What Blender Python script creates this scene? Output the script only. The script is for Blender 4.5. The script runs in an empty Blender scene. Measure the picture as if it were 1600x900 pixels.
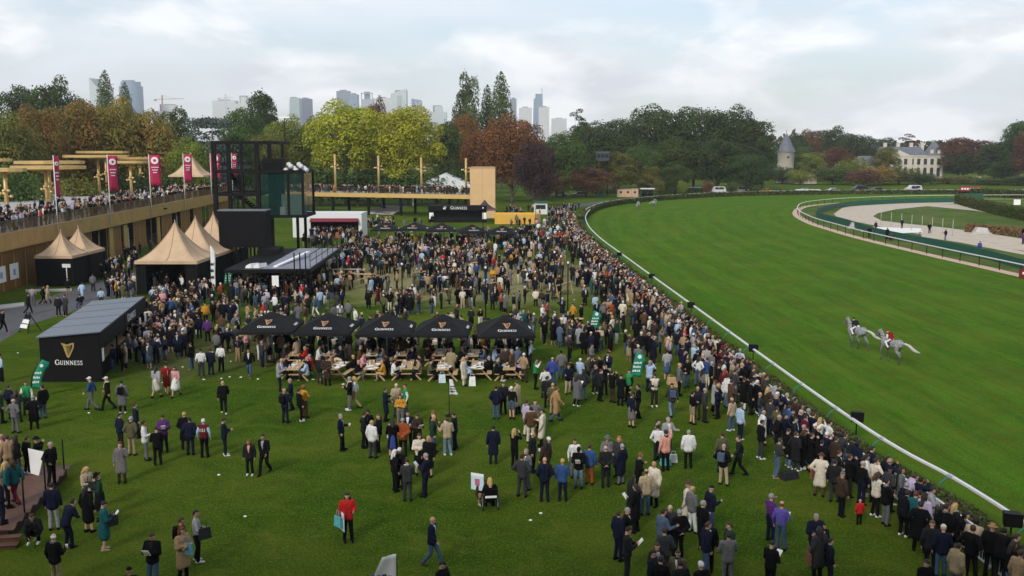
import bpy, math, random
import numpy as np
from mathutils import Vector, Matrix, Euler
from mathutils.bvhtree import BVHTree
R = math.radians
rng = random.Random(7)
S = bpy.context.scene
# ---------------------------------------------------------------- camera
CAM_H = 13.5; FPX = 1500.0; PITCH = math.atan(215/1500)
cd = bpy.data.cameras.new('camera'); cam = bpy.data.objects.new('camera', cd)
S.collection.objects.link(cam)
cam.location = (0, 0, CAM_H); cam.rotation_euler = (math.pi/2-PITCH, 0, 0)
cd.sensor_width = 36; cd.lens = 36*FPX/1600; cd.clip_end = 12000; cd.clip_start = .5
S.camera = cam
# ---------------------------------------------------------------- sky, sun, exposure
SUN_EL, SUN_AZ = 34, 205          # azimuth clockwise from +Y: behind the camera, a little to the left
w = bpy.data.worlds.new('World'); S.world = w; w.use_nodes = True
nt = w.node_tree; nt.nodes.clear()
def N(t, **k):
    n = nt.nodes.new(t)
    for a, v in k.items(): setattr(n, a, v)
    return n
out = N('ShaderNodeOutputWorld'); bg = N('ShaderNodeBackground')
sky = N('ShaderNodeTexSky', sky_type='NISHITA'); sky.sun_disc = False
sky.sun_elevation = R(SUN_EL); sky.sun_rotation = R(SUN_AZ)
sky.air_density = 1.0; sky.dust_density = 1.5; sky.ozone_density = 1.0
tc = N('ShaderNodeTexCoord'); sep = N('ShaderNodeSeparateXYZ')
nt.links.new(tc.outputs['Generated'], sep.inputs[0])
mz = N('ShaderNodeMath', operation='ADD'); nt.links.new(sep.outputs['Z'], mz.inputs[0]); mz.inputs[1].default_value = .12
dx = N('ShaderNodeMath', operation='DIVIDE'); nt.links.new(sep.outputs['X'], dx.inputs[0]); nt.links.new(mz.outputs[0], dx.inputs[1])
dy = N('ShaderNodeMath', operation='DIVIDE'); nt.links.new(sep.outputs['Y'], dy.inputs[0]); nt.links.new(mz.outputs[0], dy.inputs[1])
cmb = N('ShaderNodeCombineXYZ'); nt.links.new(dx.outputs[0], cmb.inputs[0]); nt.links.new(dy.outputs[0], cmb.inputs[1])
def noise(vec, scale, detail=6, rough=.55, dist=0.0):
    n = N('ShaderNodeTexNoise'); n.inputs['Scale'].default_value = scale; n.inputs['Detail'].default_value = detail
    n.inputs['Roughness'].default_value = rough; n.inputs['Distortion'].default_value = dist
    nt.links.new(vec, n.inputs['Vector']); return n.outputs['Fac']
def ramp(fac, stops):
    r = N('ShaderNodeValToRGB'); e = r.color_ramp.elements
    while len(e) < len(stops): e.new(.5)
    for q, (p, c) in zip(e, stops): q.position = p; q.color = (c[0], c[1], c[2], 1)
    nt.links.new(fac, r.inputs[0]); return r.outputs['Color']
def mix(f, a, b):
    m = N('ShaderNodeMix', data_type='RGBA')
    if isinstance(f, float): m.inputs[0].default_value = f
    else: nt.links.new(f, m.inputs[0])
    for s, v in ((6, a), (7, b)):
        if isinstance(v, tuple): m.inputs[s].default_value = (*v, 1)
        else: nt.links.new(v, m.inputs[s])
    return m.outputs[2]
SKYK = 0.10
veil = ramp(noise(cmb.outputs[0], .55, 5, .5, .4), [(.38, (.30,)*3), (.64, (.95,)*3)])          # high thin cloud sheet
c1 = mix(veil, sky.outputs[0], (6.6, 6.95, 7.4))
mp = N('ShaderNodeMapping'); nt.links.new(tc.outputs['Generated'], mp.inputs[0]); mp.inputs['Scale'].default_value = (1, 1, 2.6)
mp.inputs['Location'].default_value = (.37, .1, .07)
puff = noise(mp.outputs[0], 5.5, 8, .55, .25)
shade = ramp(noise(mp.outputs[0], 7.5, 6, .55, .3), [(.40, (5.8, 6.05, 6.5)), (.56, (8.3, 8.35, 8.4))])
low = ramp(sep.outputs['Z'], [(.0, (1,)*3), (.10, (.9,)*3), (.22, (.0,)*3)])
pm = ramp(puff, [(.47, (0,)*3), (.58, (1,)*3)])
mul = N('ShaderNodeMix', data_type='RGBA', blend_type='MULTIPLY'); mul.inputs[0].default_value = 1
nt.links.new(pm, mul.inputs[6]); nt.links.new(low, mul.inputs[7])
c2 = mix(mul.outputs[2], c1, shade)
nt.links.new(c2, bg.inputs[0]); bg.inputs[1].default_value = SKYK
nt.links.new(bg.outputs[0], out.inputs[0])
sl = bpy.data.lights.new('sun', 'SUN'); sun = bpy.data.objects.new('sun', sl); S.collection.objects.link(sun)
sl.energy = 1.5; sl.angle = R(10); sl.color = (1, .95, .87)
a = R(SUN_AZ); e_ = R(SUN_EL)
sun.rotation_euler = Vector((-math.sin(a)*math.cos(e_), -math.cos(a)*math.cos(e_), -math.sin(e_))).to_track_quat('-Z', 'Y').to_euler()
vs = S.view_settings; S.display_settings.display_device = 'sRGB'
vs.view_transform = 'Standard'; vs.look = 'None'; vs.gamma = 1; vs.use_curve_mapping = False
vs.exposure = 0.66
S.cycles.use_denoising = True; S.cycles.max_bounces = 6; S.cycles.diffuse_bounces = 3; S.cycles.transparent_max_bounces = 8
S.cycles.volume_bounces = 0
# ---------------------------------------------------------------- helpers
COL = S.collection
_c, _s = math.cos(PITCH), math.sin(PITCH)
def _ray(x, y):
    u = (x-800)/FPX; v = (450-y)/FPX
    return u, _c+v*_s, v*_c-_s
def gp(x, y, z=0.0):                      # survey: photograph point -> place on the level z
    d = _ray(x, y); t = (z-CAM_H)/d[2]; return Vector((d[0]*t, d[1]*t, z))
def aty(x, y, Y):                         # survey: photograph point -> place at distance Y
    d = _ray(x, y); t = Y/d[1]; return Vector((d[0]*t, Y, CAM_H+d[2]*t))
def link(o, parent=None):
    COL.objects.link(o)
    if parent is not None: o.parent = parent
    return o
def tag(o, label=None, cat=None, group=None, kind=None):
    if label: o['label'] = label
    if cat: o['category'] = cat
    if group: o['group'] = group
    if kind: o['kind'] = kind
    return o
def empty(name, loc=(0, 0, 0), rz=0.0, label=None, cat=None, group=None):
    o = bpy.data.objects.new(name, None); o.empty_display_size = .2; link(o)
    o.location = loc; o.rotation_euler = (0, 0, rz)
    return tag(o, label, cat, group)
def copy_tree(o, parent=None):
    c = o.copy(); COL.objects.link(c); c.parent = parent
    for ch in o.children: copy_tree(ch, c)
    return c
class MB:
    def __init__(s): s.v = []; s.f = []; s.m = []; s.cur = 0; s.sm = []; s.smooth = False
    def _add(s, vs, fs, smooth=None):
        b = len(s.v); s.v.extend([tuple(q) for q in vs])
        for q in fs:
            s.f.append(tuple(b+i for i in q)); s.m.append(s.cur); s.sm.append(s.smooth if smooth is None else smooth)
        return s
    def box(s, x0, x1, y0, y1, z0, z1):
        vs = [(x, y, z) for z in (z0, z1) for y in (y0, y1) for x in (x0, x1)]
        return s._add(vs, [(0, 2, 3, 1), (4, 5, 7, 6), (0, 1, 5, 4), (2, 6, 7, 3), (0, 4, 6, 2), (1, 3, 7, 5)])
    def hexa(s, lo, hi):                   # 4 lower points + 4 upper points, same winding (ccw from above)
        return s._add(list(lo)+list(hi), [(3, 2, 1, 0), (4, 5, 6, 7), (0, 1, 5, 4), (1, 2, 6, 5), (2, 3, 7, 6), (3, 0, 4, 7)])
    def bar(s, a, b, w, h=None, up=(0, 0, 1)):   # rectangular bar between two points
        a, b = Vector(a), Vector(b); h = w if h is None else h
        d = (b-a).normalized(); u = Vector(up)
        if abs(d.dot(u)) > .98: u = Vector((0, 1, 0))
        x = d.cross(u).normalized()*w/2; y = x.cross(d).normalized()*h/2
        vs = [p+i*x+j*y for p in (a, b) for i, j in ((-1, -1), (1, -1), (1, 1), (-1, 1))]
        return s._add(vs, [(0, 1, 2, 3), (7, 6, 5, 4), (0, 4, 5, 1), (1, 5, 6, 2), (2, 6, 7, 3), (3, 7, 4, 0)])
    def tube(s, pts, rad, n=8, cap=True, smooth=True):
        pts = [Vector(p) for p in pts]
        if not hasattr(rad, '__len__'): rad = [rad]*len(pts)
        vs = []; fs = []; prev = None
        for i, p in enumerate(pts):
            d = (pts[min(i+1, len(pts)-1)]-pts[max(i-1, 0)]).normalized()
            u = prev if prev is not None else (Vector((0, 0, 1)) if abs(d.z) < .9 else Vector((1, 0, 0)))
            x = d.cross(u).normalized(); y = x.cross(d).normalized(); prev = y
            for k in range(n):
                a = 2*math.pi*k/n; vs.append(p+rad[i]*(math.cos(a)*x+math.sin(a)*y))
        for i in range(len(pts)-1):
            for k in range(n):
                k2 = (k+1) % n; fs.append((i*n+k, i*n+k2, (i+1)*n+k2, (i+1)*n+k))
        s._add(vs, fs, smooth)
        if cap:
            b = len(s.v)-len(vs)
            s.f.append(tuple(b+k for k in reversed(range(n)))); s.m.append(s.cur); s.sm.append(False)
            s.f.append(tuple(b+(len(pts)-1)*n+k for k in range(n))); s.m.append(s.cur); s.sm.append(False)
        return s
    def lathe(s, prof, c=(0, 0, 0), n=12, smooth=True):     # prof: (r, z)
        vs = []; fs = []; m = len(prof)
        for r, z in prof:
            for k in range(n):
                a = 2*math.pi*k/n; vs.append((c[0]+r*math.cos(a), c[1]+r*math.sin(a), c[2]+z))
        for i in range(m-1):
            for k in range(n):
                k2 = (k+1) % n; fs.append((i*n+k, i*n+k2, (i+1)*n+k2, (i+1)*n+k))
        return s._add(vs, fs, smooth)
    def prism(s, poly, z0, z1):             # poly ccw xy
        n = len(poly); vs = [(x, y, z0) for x, y in poly]+[(x, y, z1) for x, y in poly]
        fs = [tuple(reversed(range(n))), tuple(range(n, 2*n))]+[(i, (i+1) % n, n+(i+1) % n, n+i) for i in range(n)]
        return s._add(vs, fs)
    def slabpoly(s, pts, d):                # planar polygon of 3-D points given thickness vector d
        n = len(pts); d = Vector(d); vs = [Vector(p) for p in pts]+[Vector(p)+d for p in pts]
        fs = [tuple(reversed(range(n))), tuple(range(n, 2*n))]+[(i, (i+1) % n, n+(i+1) % n, n+i) for i in range(n)]
        return s._add(vs, fs)
    def poly(s, pts): return s._add(pts, [tuple(range(len(pts)))])
    def cap(s, p0, p1, r0, r1, n=10, fx=1.0, fy=1.0):       # tapered capsule, cross-section scaled by fx, fy in world x, y
        p0, p1 = Vector(p0), Vector(p1); d = p1-p0; L = d.length
        d = d/L if L > 1e-6 else Vector((0, 0, 1))
        u = Vector((0, 1, 0)) if abs(d.y) < .9 else Vector((1, 0, 0))
        x = d.cross(u).normalized(); y = d.cross(x).normalized(); vs = []; fs = []; rows = []
        for a in (-75, -50, -25, 0): rows.append((p0, math.sin(R(a))*r0, math.cos(R(a))*r0))
        for a in (0, 25, 50, 75): rows.append((p1, math.sin(R(a))*r1, math.cos(R(a))*r1))
        for c0, ax, rr in rows:
            for k in range(n):
                q = 2*math.pi*k/n; o = rr*(math.cos(q)*x+math.sin(q)*y); o = Vector((o.x*fx, o.y*fy, o.z)); vs.append(c0+ax*d+o)
        for i in range(len(rows)-1):
            for k in range(n):
                k2 = (k+1) % n; fs.append((i*n+k, (i+1)*n+k, (i+1)*n+k2, i*n+k2))
        m = (len(rows)-1)*n
        fs.append(tuple(range(n))); fs.append(tuple(m+k for k in reversed(range(n))))
        return s._add(vs, fs, True)
    def ell(s, c, rx, ry, rz, n=12, m=8, M=None):
        c = Vector(c); vs = []; fs = []
        for i in range(m+1):
            t = math.pi*(i+.02)/(m+.04)
            for k in range(n):
                q = 2*math.pi*k/n; o = Vector((rx*math.sin(t)*math.cos(q), ry*math.sin(t)*math.sin(q), rz*math.cos(t)))
                if M is not None: o = M @ o
                vs.append(c+o)
        for i in range(m):
            for k in range(n):
                k2 = (k+1) % n; fs.append((i*n+k, (i+1)*n+k, (i+1)*n+k2, i*n+k2))
        fs.append(tuple(range(n))); fs.append(tuple(m*n+k for k in reversed(range(n))))
        return s._add(vs, fs, True)
    def grid(s, rows, smooth=True):         # rows of equal length of points
        n = len(rows[0]); vs = [p for r in rows for p in r]
        return s._add(vs, [(i*n+k, i*n+k+1, (i+1)*n+k+1, (i+1)*n+k) for i in range(len(rows)-1) for k in range(n-1)], smooth)
    def mesh(s, name):
        me = bpy.data.meshes.new(name); me.from_pydata(s.v, [], s.f)
        if s.f:
            me.polygons.foreach_set('material_index', s.m); me.polygons.foreach_set('use_smooth', s.sm)
        me.update(); return me
    def build(s, name, mat=None, parent=None, loc=None, label=None, cat=None, group=None, kind=None):
        me = s.mesh(name); o = bpy.data.objects.new(name, me)
        for m in (mat if isinstance(mat, (list, tuple)) else [mat]):
            if m is not None: me.materials.append(m)
        link(o, parent)
        if loc is not None: o.location = loc
        return tag(o, label, cat, group, kind)
# ---------------------------------------------------------------- materials
class NT:
    def __init__(s, m): s.t = m.node_tree; s.n = s.t.nodes
    def node(s, t, ins=None, **k):
        n = s.n.new(t)
        for a, v in k.items(): setattr(n, a, v)
        for a, v in (ins or {}).items():
            if hasattr(v, 'node'): s.t.links.new(v, n.inputs[a])
            else: n.inputs[a].default_value = v
        return n
    def noise(s, scale, detail=4, rough=.55, vec=None, dist=0):
        i = {'Scale': scale, 'Detail': detail, 'Roughness': rough, 'Distortion': dist}
        if vec is not None: i['Vector'] = vec
        return s.node('ShaderNodeTexNoise', i).outputs['Fac']
    def ramp(s, fac, stops, interp='LINEAR'):
        r = s.node('ShaderNodeValToRGB', {0: fac}); r.color_ramp.interpolation = interp; e = r.color_ramp.elements
        while len(e) < len(stops): e.new(.5)
        for q, (p, c) in zip(e, stops):
            q.position = p; q.color = (*c, 1) if hasattr(c, '__len__') else (c, c, c, 1)
        return r.outputs['Color']
    def mix(s, f, a, b, blend='MIX'):
        m = s.node('ShaderNodeMix', data_type='RGBA', blend_type=blend)
        for i, v in ((0, f), (6, a), (7, b)):
            if hasattr(v, 'node'): s.t.links.new(v, m.inputs[i])
            elif i == 0: m.inputs[0].default_value = v
            else: m.inputs[i].default_value = (*v[:3], 1)
        return m.outputs[2]
_M = {}
def mat(name, col=(.5, .5, .5), rough=.7, var=.12, scale=6.0, bump=0.0, metal=0.0, spec=.3, coord='Object', sheen=0):
    if name in _M: return _M[name]
    m = bpy.data.materials.new(name); m.use_nodes = True; t = NT(m); b = t.n['Principled BSDF']
    b.inputs['Roughness'].default_value = rough; b.inputs['Metallic'].default_value = metal
    b.inputs['Specular IOR Level'].default_value = spec
    vec = t.node('ShaderNodeTexCoord').outputs[coord]
    f = t.noise(scale, 5, .6, vec)
    lo = tuple(c*(1-var) for c in col); hi = tuple(min(1, c*(1+var)) for c in col)
    t.t.links.new(t.ramp(f, [(.3, lo), (.7, hi)]), b.inputs['Base Color'])
    if bump:
        bn = t.node('ShaderNodeBump', {'Height': t.noise(scale*4, 4, .6, vec), 'Strength': bump, 'Distance': .05})
        t.t.links.new(bn.outputs[0], b.inputs['Normal'])
    _M[name] = m; return m
def matx(name):                              # empty principled material to be wired by hand
    m = bpy.data.materials.new(name); m.use_nodes = True; _M[name] = m
    return m, NT(m), m.node_tree.nodes['Principled BSDF']
def glass(name, col=(.8, .9, .88), rough=.05, alpha=.35):
    if name in _M: return _M[name]
    m, t, b = matx(name); b.inputs['Base Color'].default_value = (*col, 1); b.inputs['Roughness'].default_value = rough
    b.inputs['Alpha'].default_value = alpha; b.inputs['Specular IOR Level'].default_value = .6
    return m
def text_mesh(txt, size, name='lettering'):
    cu = bpy.data.curves.new('t', 'FONT'); cu.body = txt; cu.size = size; cu.align_x = 'CENTER'; cu.align_y = 'CENTER'; cu.extrude = .004
    o = bpy.data.objects.new('t', cu); COL.objects.link(o); bpy.context.view_layer.update()
    me = bpy.data.meshes.new_from_object(o.evaluated_get(bpy.context.evaluated_depsgraph_get()))
    bpy.data.objects.remove(o); bpy.data.curves.remove(cu); me.name = name; return me
# serif capitals drawn as strokes on a 0..1 high cell: list of polygons
def _st(x0, y0, x1, y1, w): 
    dx, dy = x1-x0, y1-y0; L = math.hypot(dx, dy); nx, ny = -dy/L*w/2, dx/L*w/2
    return [(x0-nx, y0-ny), (x1-nx, y1-ny), (x1+nx, y1+ny), (x0+nx, y0+ny)]
def _arc(cx, cy, rx, ry, a0, a1, w0, w1=None, n=10):
    w1 = w0 if w1 is None else w1; ps = []
    for k in range(n):
        t0, t1 = R(a0+(a1-a0)*k/n), R(a0+(a1-a0)*(k+1)/n)
        def wd(t): return w1+(w0-w1)*abs(math.cos(t))
        a, b, c, d = t0, t1, wd(t0)/2, wd(t1)/2
        ps.append([(cx+(rx-c)*math.cos(a), cy+(ry-c)*math.sin(a)), (cx+(rx+c)*math.cos(a), cy+(ry+c)*math.sin(a)),
                   (cx+(rx+d)*math.cos(b), cy+(ry+d)*math.sin(b)), (cx+(rx-d)*math.cos(b), cy+(ry-d)*math.sin(b))])
    return ps
def _sf(x, y, w=.26, h=.06): return [(x-w/2, y-h/2), (x+w/2, y-h/2), (x+w/2, y+h/2), (x-w/2, y+h/2)]
GLY = {
 'G': (.82, _arc(.42, .5, .34, .45, 45, 330, .17, .08, 14)+[_st(.72, .08, .72, .42, .15), _sf(.70, .44, .32), _st(.67, .70, .67, .95, .07)]),
 'U': (.80, [_st(.17, .95, .17, .38, .16), _st(.63, .95, .63, .38, .09), _sf(.17, .96), _sf(.63, .96)]+_arc(.40, .36, .23, .31, 180, 360, .15, .08, 8)),
 'I': (.38, [_st(.19, .03, .19, .97, .16), _sf(.19, .03), _sf(.19, .97)]),
 'N': (.88, [_st(.17, .03, .17, .97, .09), _st(.71, .03, .71, .97, .09), _st(.17, .95, .71, .07, .17), _sf(.17, .03), _sf(.71, .97), _sf(.12, .97, .2)]),
 'E': (.66, [_st(.19, .03, .19, .97, .16), _st(.08, .97, .58, .97, .07), _st(.08, .03, .60, .03, .07), _st(.19, .5, .46, .5, .07), _st(.57, .8, .57, .99, .06), _st(.59, .01, .59, .22, .06), _st(.46, .4, .46, .6, .05)]),
 'S': (.60, _arc(.30, .74, .19, .21, 20, 260, .12, .11, 8)+_arc(.30, .27, .20, .23, 80, -160, .12, .11, 8)+[_st(.49, .76, .49, .97, .06), _st(.09, .03, .09, .25, .06)]),
}
def word_mb(word, h, mb=None, big=1.25):      # small-cap word centred on x, in the x-z plane facing -y
    mb = mb or MB(); W = 0; items = []
    for i, ch in enumerate(word):
        k = h*(big if i == 0 else 1.0); wd, polys = GLY[ch]; items.append((W, k, polys)); W += wd*k+.06*h
    for x0, k, polys in items:
        for p in polys:
            q = [(x0-W/2+a*k, b*k) for a, b in p]
            ar = sum(q[i][0]*q[(i+1) % len(q)][1]-q[(i+1) % len(q)][0]*q[i][1] for i in range(len(q)))
            if ar < 0: q = q[::-1]
            mb.slabpoly([(a, 0, b) for a, b in q], (0, -.006, 0))
    return mb
def harp_mb(h, mb=None):                      # a small harp in the x-z plane facing -y, h high, base at z=0
    mb = mb or MB(); k = h
    def st(x0, y0, x1, y1, w):
        q = _st(x0*k, y0*k, x1*k, y1*k, w*k); mb.slabpoly([(a, 0, b) for a, b in q], (0, -.008, 0))
    body = [(-.36, .93), (-.10, .06), (.0, .0), (.03, .07), (-.20, .93)]
    mb.slabpoly([(a*k, 0, b*k) for a, b in body], (0, -.01, 0))
    neck = [(-.42, .98), (-.25, .90), (-.02, .86), (.20, .95), (.40, .97), (.38, .88), (.22, .84), (.0, .76), (-.26, .80), (-.40, .88)]
    mb.slabpoly([(a*k, 0, b*k) for a, b in neck[::-1]], (0, -.012, 0))
    pts = [(.36, .94), (.33, .70), (.22, .45), (.08, .18), (0, .02)]
    for (a, b), (c, d) in zip(pts, pts[1:]): st(a, b, c, d, .09)
    for i in range(5):
        t = (i+1)/6; st(-.20+.46*t, .80, -.16+.16*t+.06, .62-.5*t, .022)
    return mb
# ---------------------------------------------------------------- setting: ground, turf, paths
def crom(pts, step):                        # smooth sampled curve through xy points
    P = [Vector((*p, 0)) for p in pts]; P = [P[0]*2-P[1]]+P+[P[-1]*2-P[-2]]; o = []
    for i in range(1, len(P)-2):
        n = max(1, int((P[i+1]-P[i]).length/step))
        for k in range(n):
            t = k/n; a, b, c, d = P[i-1], P[i], P[i+1], P[i+2]
            o.append(.5*((2*b)+(c-a)*t+(2*a-5*b+4*c-d)*t*t+(3*b-a-3*c+d)*t**3))
    o.append(P[-2].copy()); return o
def offset(c, d):                           # offset a curve to its left (d>0) in the xy plane
    o = []
    for i, p in enumerate(c):
        t = (c[min(i+1, len(c)-1)]-c[max(i-1, 0)]).normalized(); o.append(p+Vector((-t.y, t.x, 0))*d)
    return o
def resample(c, n):
    L = [0]
    for p, q in zip(c, c[1:]): L.append(L[-1]+(q-p).length)
    o = []; j = 0
    for k in range(n):
        s = L[-1]*k/(n-1)
        while j < len(L)-2 and L[j+1] < s: j += 1
        f = (s-L[j])/max(1e-9, L[j+1]-L[j]); o.append(c[j].lerp(c[j+1], min(1, f)))
    return o
RAILP = [(19.0, 6), (17.5, 24), (16.85, 34), (15.7, 43.4), (14.5, 75.7), (13.15, 114.5), (12.5, 136), (12.6, 158), (14.0, 182), (17.4, 207), (23.5, 231), (33, 250), (48, 270), (67, 286), (92, 296), (130, 301), (190, 302)]
INNERP = [(55.6, 6), (55, 60), (54.6, 101), (53.7, 123), (53.2, 145), (53.7, 161), (55.4, 182), (61, 209), (72, 236), (92, 256), (124, 269), (190, 272)]
RAIL = crom(RAILP, 1.0); INNER = crom(INNERP, 1.5)

def grass_mat(name, dark, lite, dry, stripes=False, worn=False):
    m, t, b = matx(name); vec = t.node('ShaderNodeTexCoord').outputs['Object']
    n1 = t.noise(.09, 4, .6, vec); n2 = t.noise(1.1, 5, .65, vec); n3 = t.noise(9, 4, .7, vec)
    mid = tuple((a+c)/2 for a, c in zip(dark, lite))
    c = t.ramp(n2, [(.28, dark), (.5, mid), (.74, lite)])
    c = t.mix(t.ramp(n3, [(.38, 0.0), (.66, .85)]), c, tuple(q*.42 for q in dark))
    c = t.mix(t.ramp(n1, [(.42, 0.0), (.70, .6)]), c, dry)
    c = t.mix(t.ramp(t.noise(.42, 5, .7, vec, .8), [(.52, 0.0), (.64, .6)]), c, tuple(q*.8 for q in dry))
    # fine elongated blade clumps
    mp = t.node('ShaderNodeMapping', {'Vector': vec, 'Scale': (3.5, 1.2, 1)}).outputs[0]
    c = t.mix(t.ramp(t.noise(5.5, 3, .7, mp, .6), [(.50, 0.0), (.68, .75)]), c, tuple(min(1, q*1.55) for q in lite))
    # tiny specks: clover, fallen leaves, bare soil
    c = t.mix(t.ramp(t.noise(3.0, 2, .5, vec), [(.66, 0.0), (.74, .45)]), c, tuple(q*.55 for q in dry))
    if worn:                                 # trampled, sandy part of the lawn in the middle of the enclosure
        sx = t.node('ShaderNodeMapping', {'Vector': vec, 'Location': (.34, -4.95, 0), 'Scale': (1/17, 1/21, 0)}).outputs[0]
        r = t.node('ShaderNodeVectorMath', {0: sx}, operation='LENGTH').outputs['Value']
        r = t.node('ShaderNodeMath', {0: r, 1: t.node('ShaderNodeMath', {0: t.noise(.35, 5, .7, vec), 1: 1.1}, operation='MULTIPLY').outputs[0]}, operation='ADD').outputs[0]
        wf = t.ramp(t.node('ShaderNodeMath', {0: r, 1: .5}, operation='MULTIPLY').outputs[0], [(.56, .9), (.84, 0.0)])
        c = t.mix(wf, c, t.ramp(n3, [(.3, (.17, .16, .065)), (.7, (.36, .32, .17))]))
        s2 = t.node('ShaderNodeMapping', {'Vector': vec, 'Location': (2.9, -6.4, 0), 'Scale': (1/7.0, 1/10.0, 0)}).outputs[0]
        r2 = t.node('ShaderNodeMath', {0: t.node('ShaderNodeVectorMath', {0: s2}, operation='LENGTH').outputs['Value'], 1: t.noise(.6, 5, .7, vec)}, operation='ADD').outputs[0]
        c = t.mix(t.ramp(t.node('ShaderNodeMath', {0: r2, 1: .5}, operation='MULTIPLY').outputs[0], [(.45, .55), (.75, 0.0)]), c, t.ramp(n3, [(.3, (.07, .065, .03)), (.7, (.15, .13, .06))]))
    if stripes:
        uv = t.node('ShaderNodeUVMap').outputs[0]; sp = t.node('ShaderNodeSeparateXYZ', {0: uv})
        wob = t.node('ShaderNodeMath', {0: sp.outputs[1], 1: t.node('ShaderNodeMath', {0: t.noise(.12, 3, .5, vec), 1: .5}, operation='MULTIPLY').outputs[0]}, operation='ADD').outputs[0]
        sn = t.node('ShaderNodeMath', {0: t.node('ShaderNodeMath', {0: wob, 1: 1.55}, operation='MULTIPLY').outputs[0]}, operation='SINE').outputs[0]
        c = t.mix(t.ramp(t.node('ShaderNodeMath', {0: sn, 1: .5, 2: .5}, operation='MULTIPLY_ADD').outputs[0], [(.25, 0.0), (.8, .15)]), c, tuple(min(1, q*1.5) for q in lite))
        ls = t.node('ShaderNodeMapping', {'Vector': uv, 'Scale': (.06, .75, 1)}).outputs[0]
        c = t.mix(t.ramp(t.noise(2.2, 4, .65, ls, .3), [(.46, 0.0), (.66, .5)]), c, tuple(q*.6 for q in dark))
        c = t.mix(t.ramp(t.noise(1.1, 3, .6, ls, .2), [(.48, 0.0), (.66, .45)]), c, dry)
        c = t.mix(t.ramp(t.noise(.22, 6, .7, vec), [(.50, 0.0), (.64, .5)]), c, tuple(q*.62 for q in dry))
    t.t.links.new(c, b.inputs['Base Color'])
    b.inputs['Roughness'].default_value = .95; b.inputs['Specular IOR Level'].default_value = .03
    h = t.node('ShaderNodeMath', {0: t.noise(14, 4, .7, vec), 1: t.noise(2.2, 4, .7, vec)}, operation='ADD').outputs[0]
    bn = t.node('ShaderNodeBump', {'Height': h, 'Strength': .9, 'Distance': .10})
    t.t.links.new(bn.outputs[0], b.inputs['Normal']); return m
M_LAWN = grass_mat('lawn_grass', (.027, .063, .004), (.076, .140, .009), (.130, .142, .018), worn=True)
M_TURF = grass_mat('track_turf', (.038, .108, .005), (.075, .186, .010), (.118, .150, .016), stripes=True)
M_INF = grass_mat('infield_grass', (.045, .095, .016), (.085, .155, .03), (.19, .17, .06))
M_ASPH = mat('asphalt', (.085, .085, .09), .85, .18, 1.5, .3)
M_CONC = mat('concrete', (.42, .41, .39), .8, .12, 1.2, .2)
M_SAND = mat('sand', (.46, .39, .31), .95, .14, .6, .3)
M_SAND2 = mat('pink_sand', (.50, .36, .27), .95, .14, .8, .3)
M_SOIL = mat('soil', (.10, .075, .05), .95, .25, 1.0, .4)

def sheet(name, pts, z, m, kind='structure'):
    mb = MB(); mb.poly([(p[0], p[1], z) for p in pts]); o = mb.build(name, m); o['kind'] = kind; return o
gr = MB(); gr.grid([[(x, y, 0) for x in (-5000, -400, -60, -20, 20, 60, 400, 5000)] for y in (-600, 0, 60, 130, 260, 500, 1500, 6000)], False)
tag(gr.build('ground', M_LAWN), kind='structure')
n = 260; A = resample(RAIL, n); B = resample(INNER, n); rows = []; vv = 22
mb = MB()
for i in range(n):
    rows.append([(*(A[i].lerp(B[i], k/(vv-1))).xy, .012) for k in range(vv)])
mb.grid(rows); o = mb.build('racecourse_turf', M_TURF); o['kind'] = 'structure'
uvl = o.data.uv_layers.new(name='UVMap'); Lr = sum((q-p).length for p, q in zip(A, A[1:]))
arr = np.empty(len(o.data.loops)*2, 'f'); li = np.empty(len(o.data.loops), 'i'); o.data.loops.foreach_get('vertex_index', li)
arr[0::2] = (li//vv)/(n-1)*Lr; arr[1::2] = (li % vv)/(vv-1)*39; uvl.data.foreach_set('uv', arr)
# asphalt path by the terrace building, pale kerb slabs
pp = [gp(*q) for q in ((-160, 615), (0, 535), (45, 508), (112, 487), (170, 466), (252, 446), (300, 428), (330, 412), (345, 396), (300, 396), (260, 408), (205, 425), (160, 437), (98, 457), (45, 474), (0, 483), (-160, 520))]
sheet('path', [p.xy for p in pp], .008, M_ASPH)
kb = MB(); kb.hexa([(p.x, p.y, 0) for p in (gp(-40, 489), gp(38, 479), gp(38, 474), gp(-40, 483))], [(p.x, p.y, .12) for p in (gp(-40, 489), gp(38, 479), gp(38, 474), gp(-40, 483))])
tag(kb.build('kerb', M_CONC), kind='structure')
kb = MB(); kb.hexa([(p.x, p.y, 0) for p in (gp(40, 456.5), gp(112, 455), gp(112, 452.5), gp(40, 454))], [(p.x, p.y, .12) for p in (gp(40, 456.5), gp(112, 455), gp(112, 452.5), gp(40, 454))])
tag(kb.build('kerb', M_CONC), kind='structure')
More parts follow.
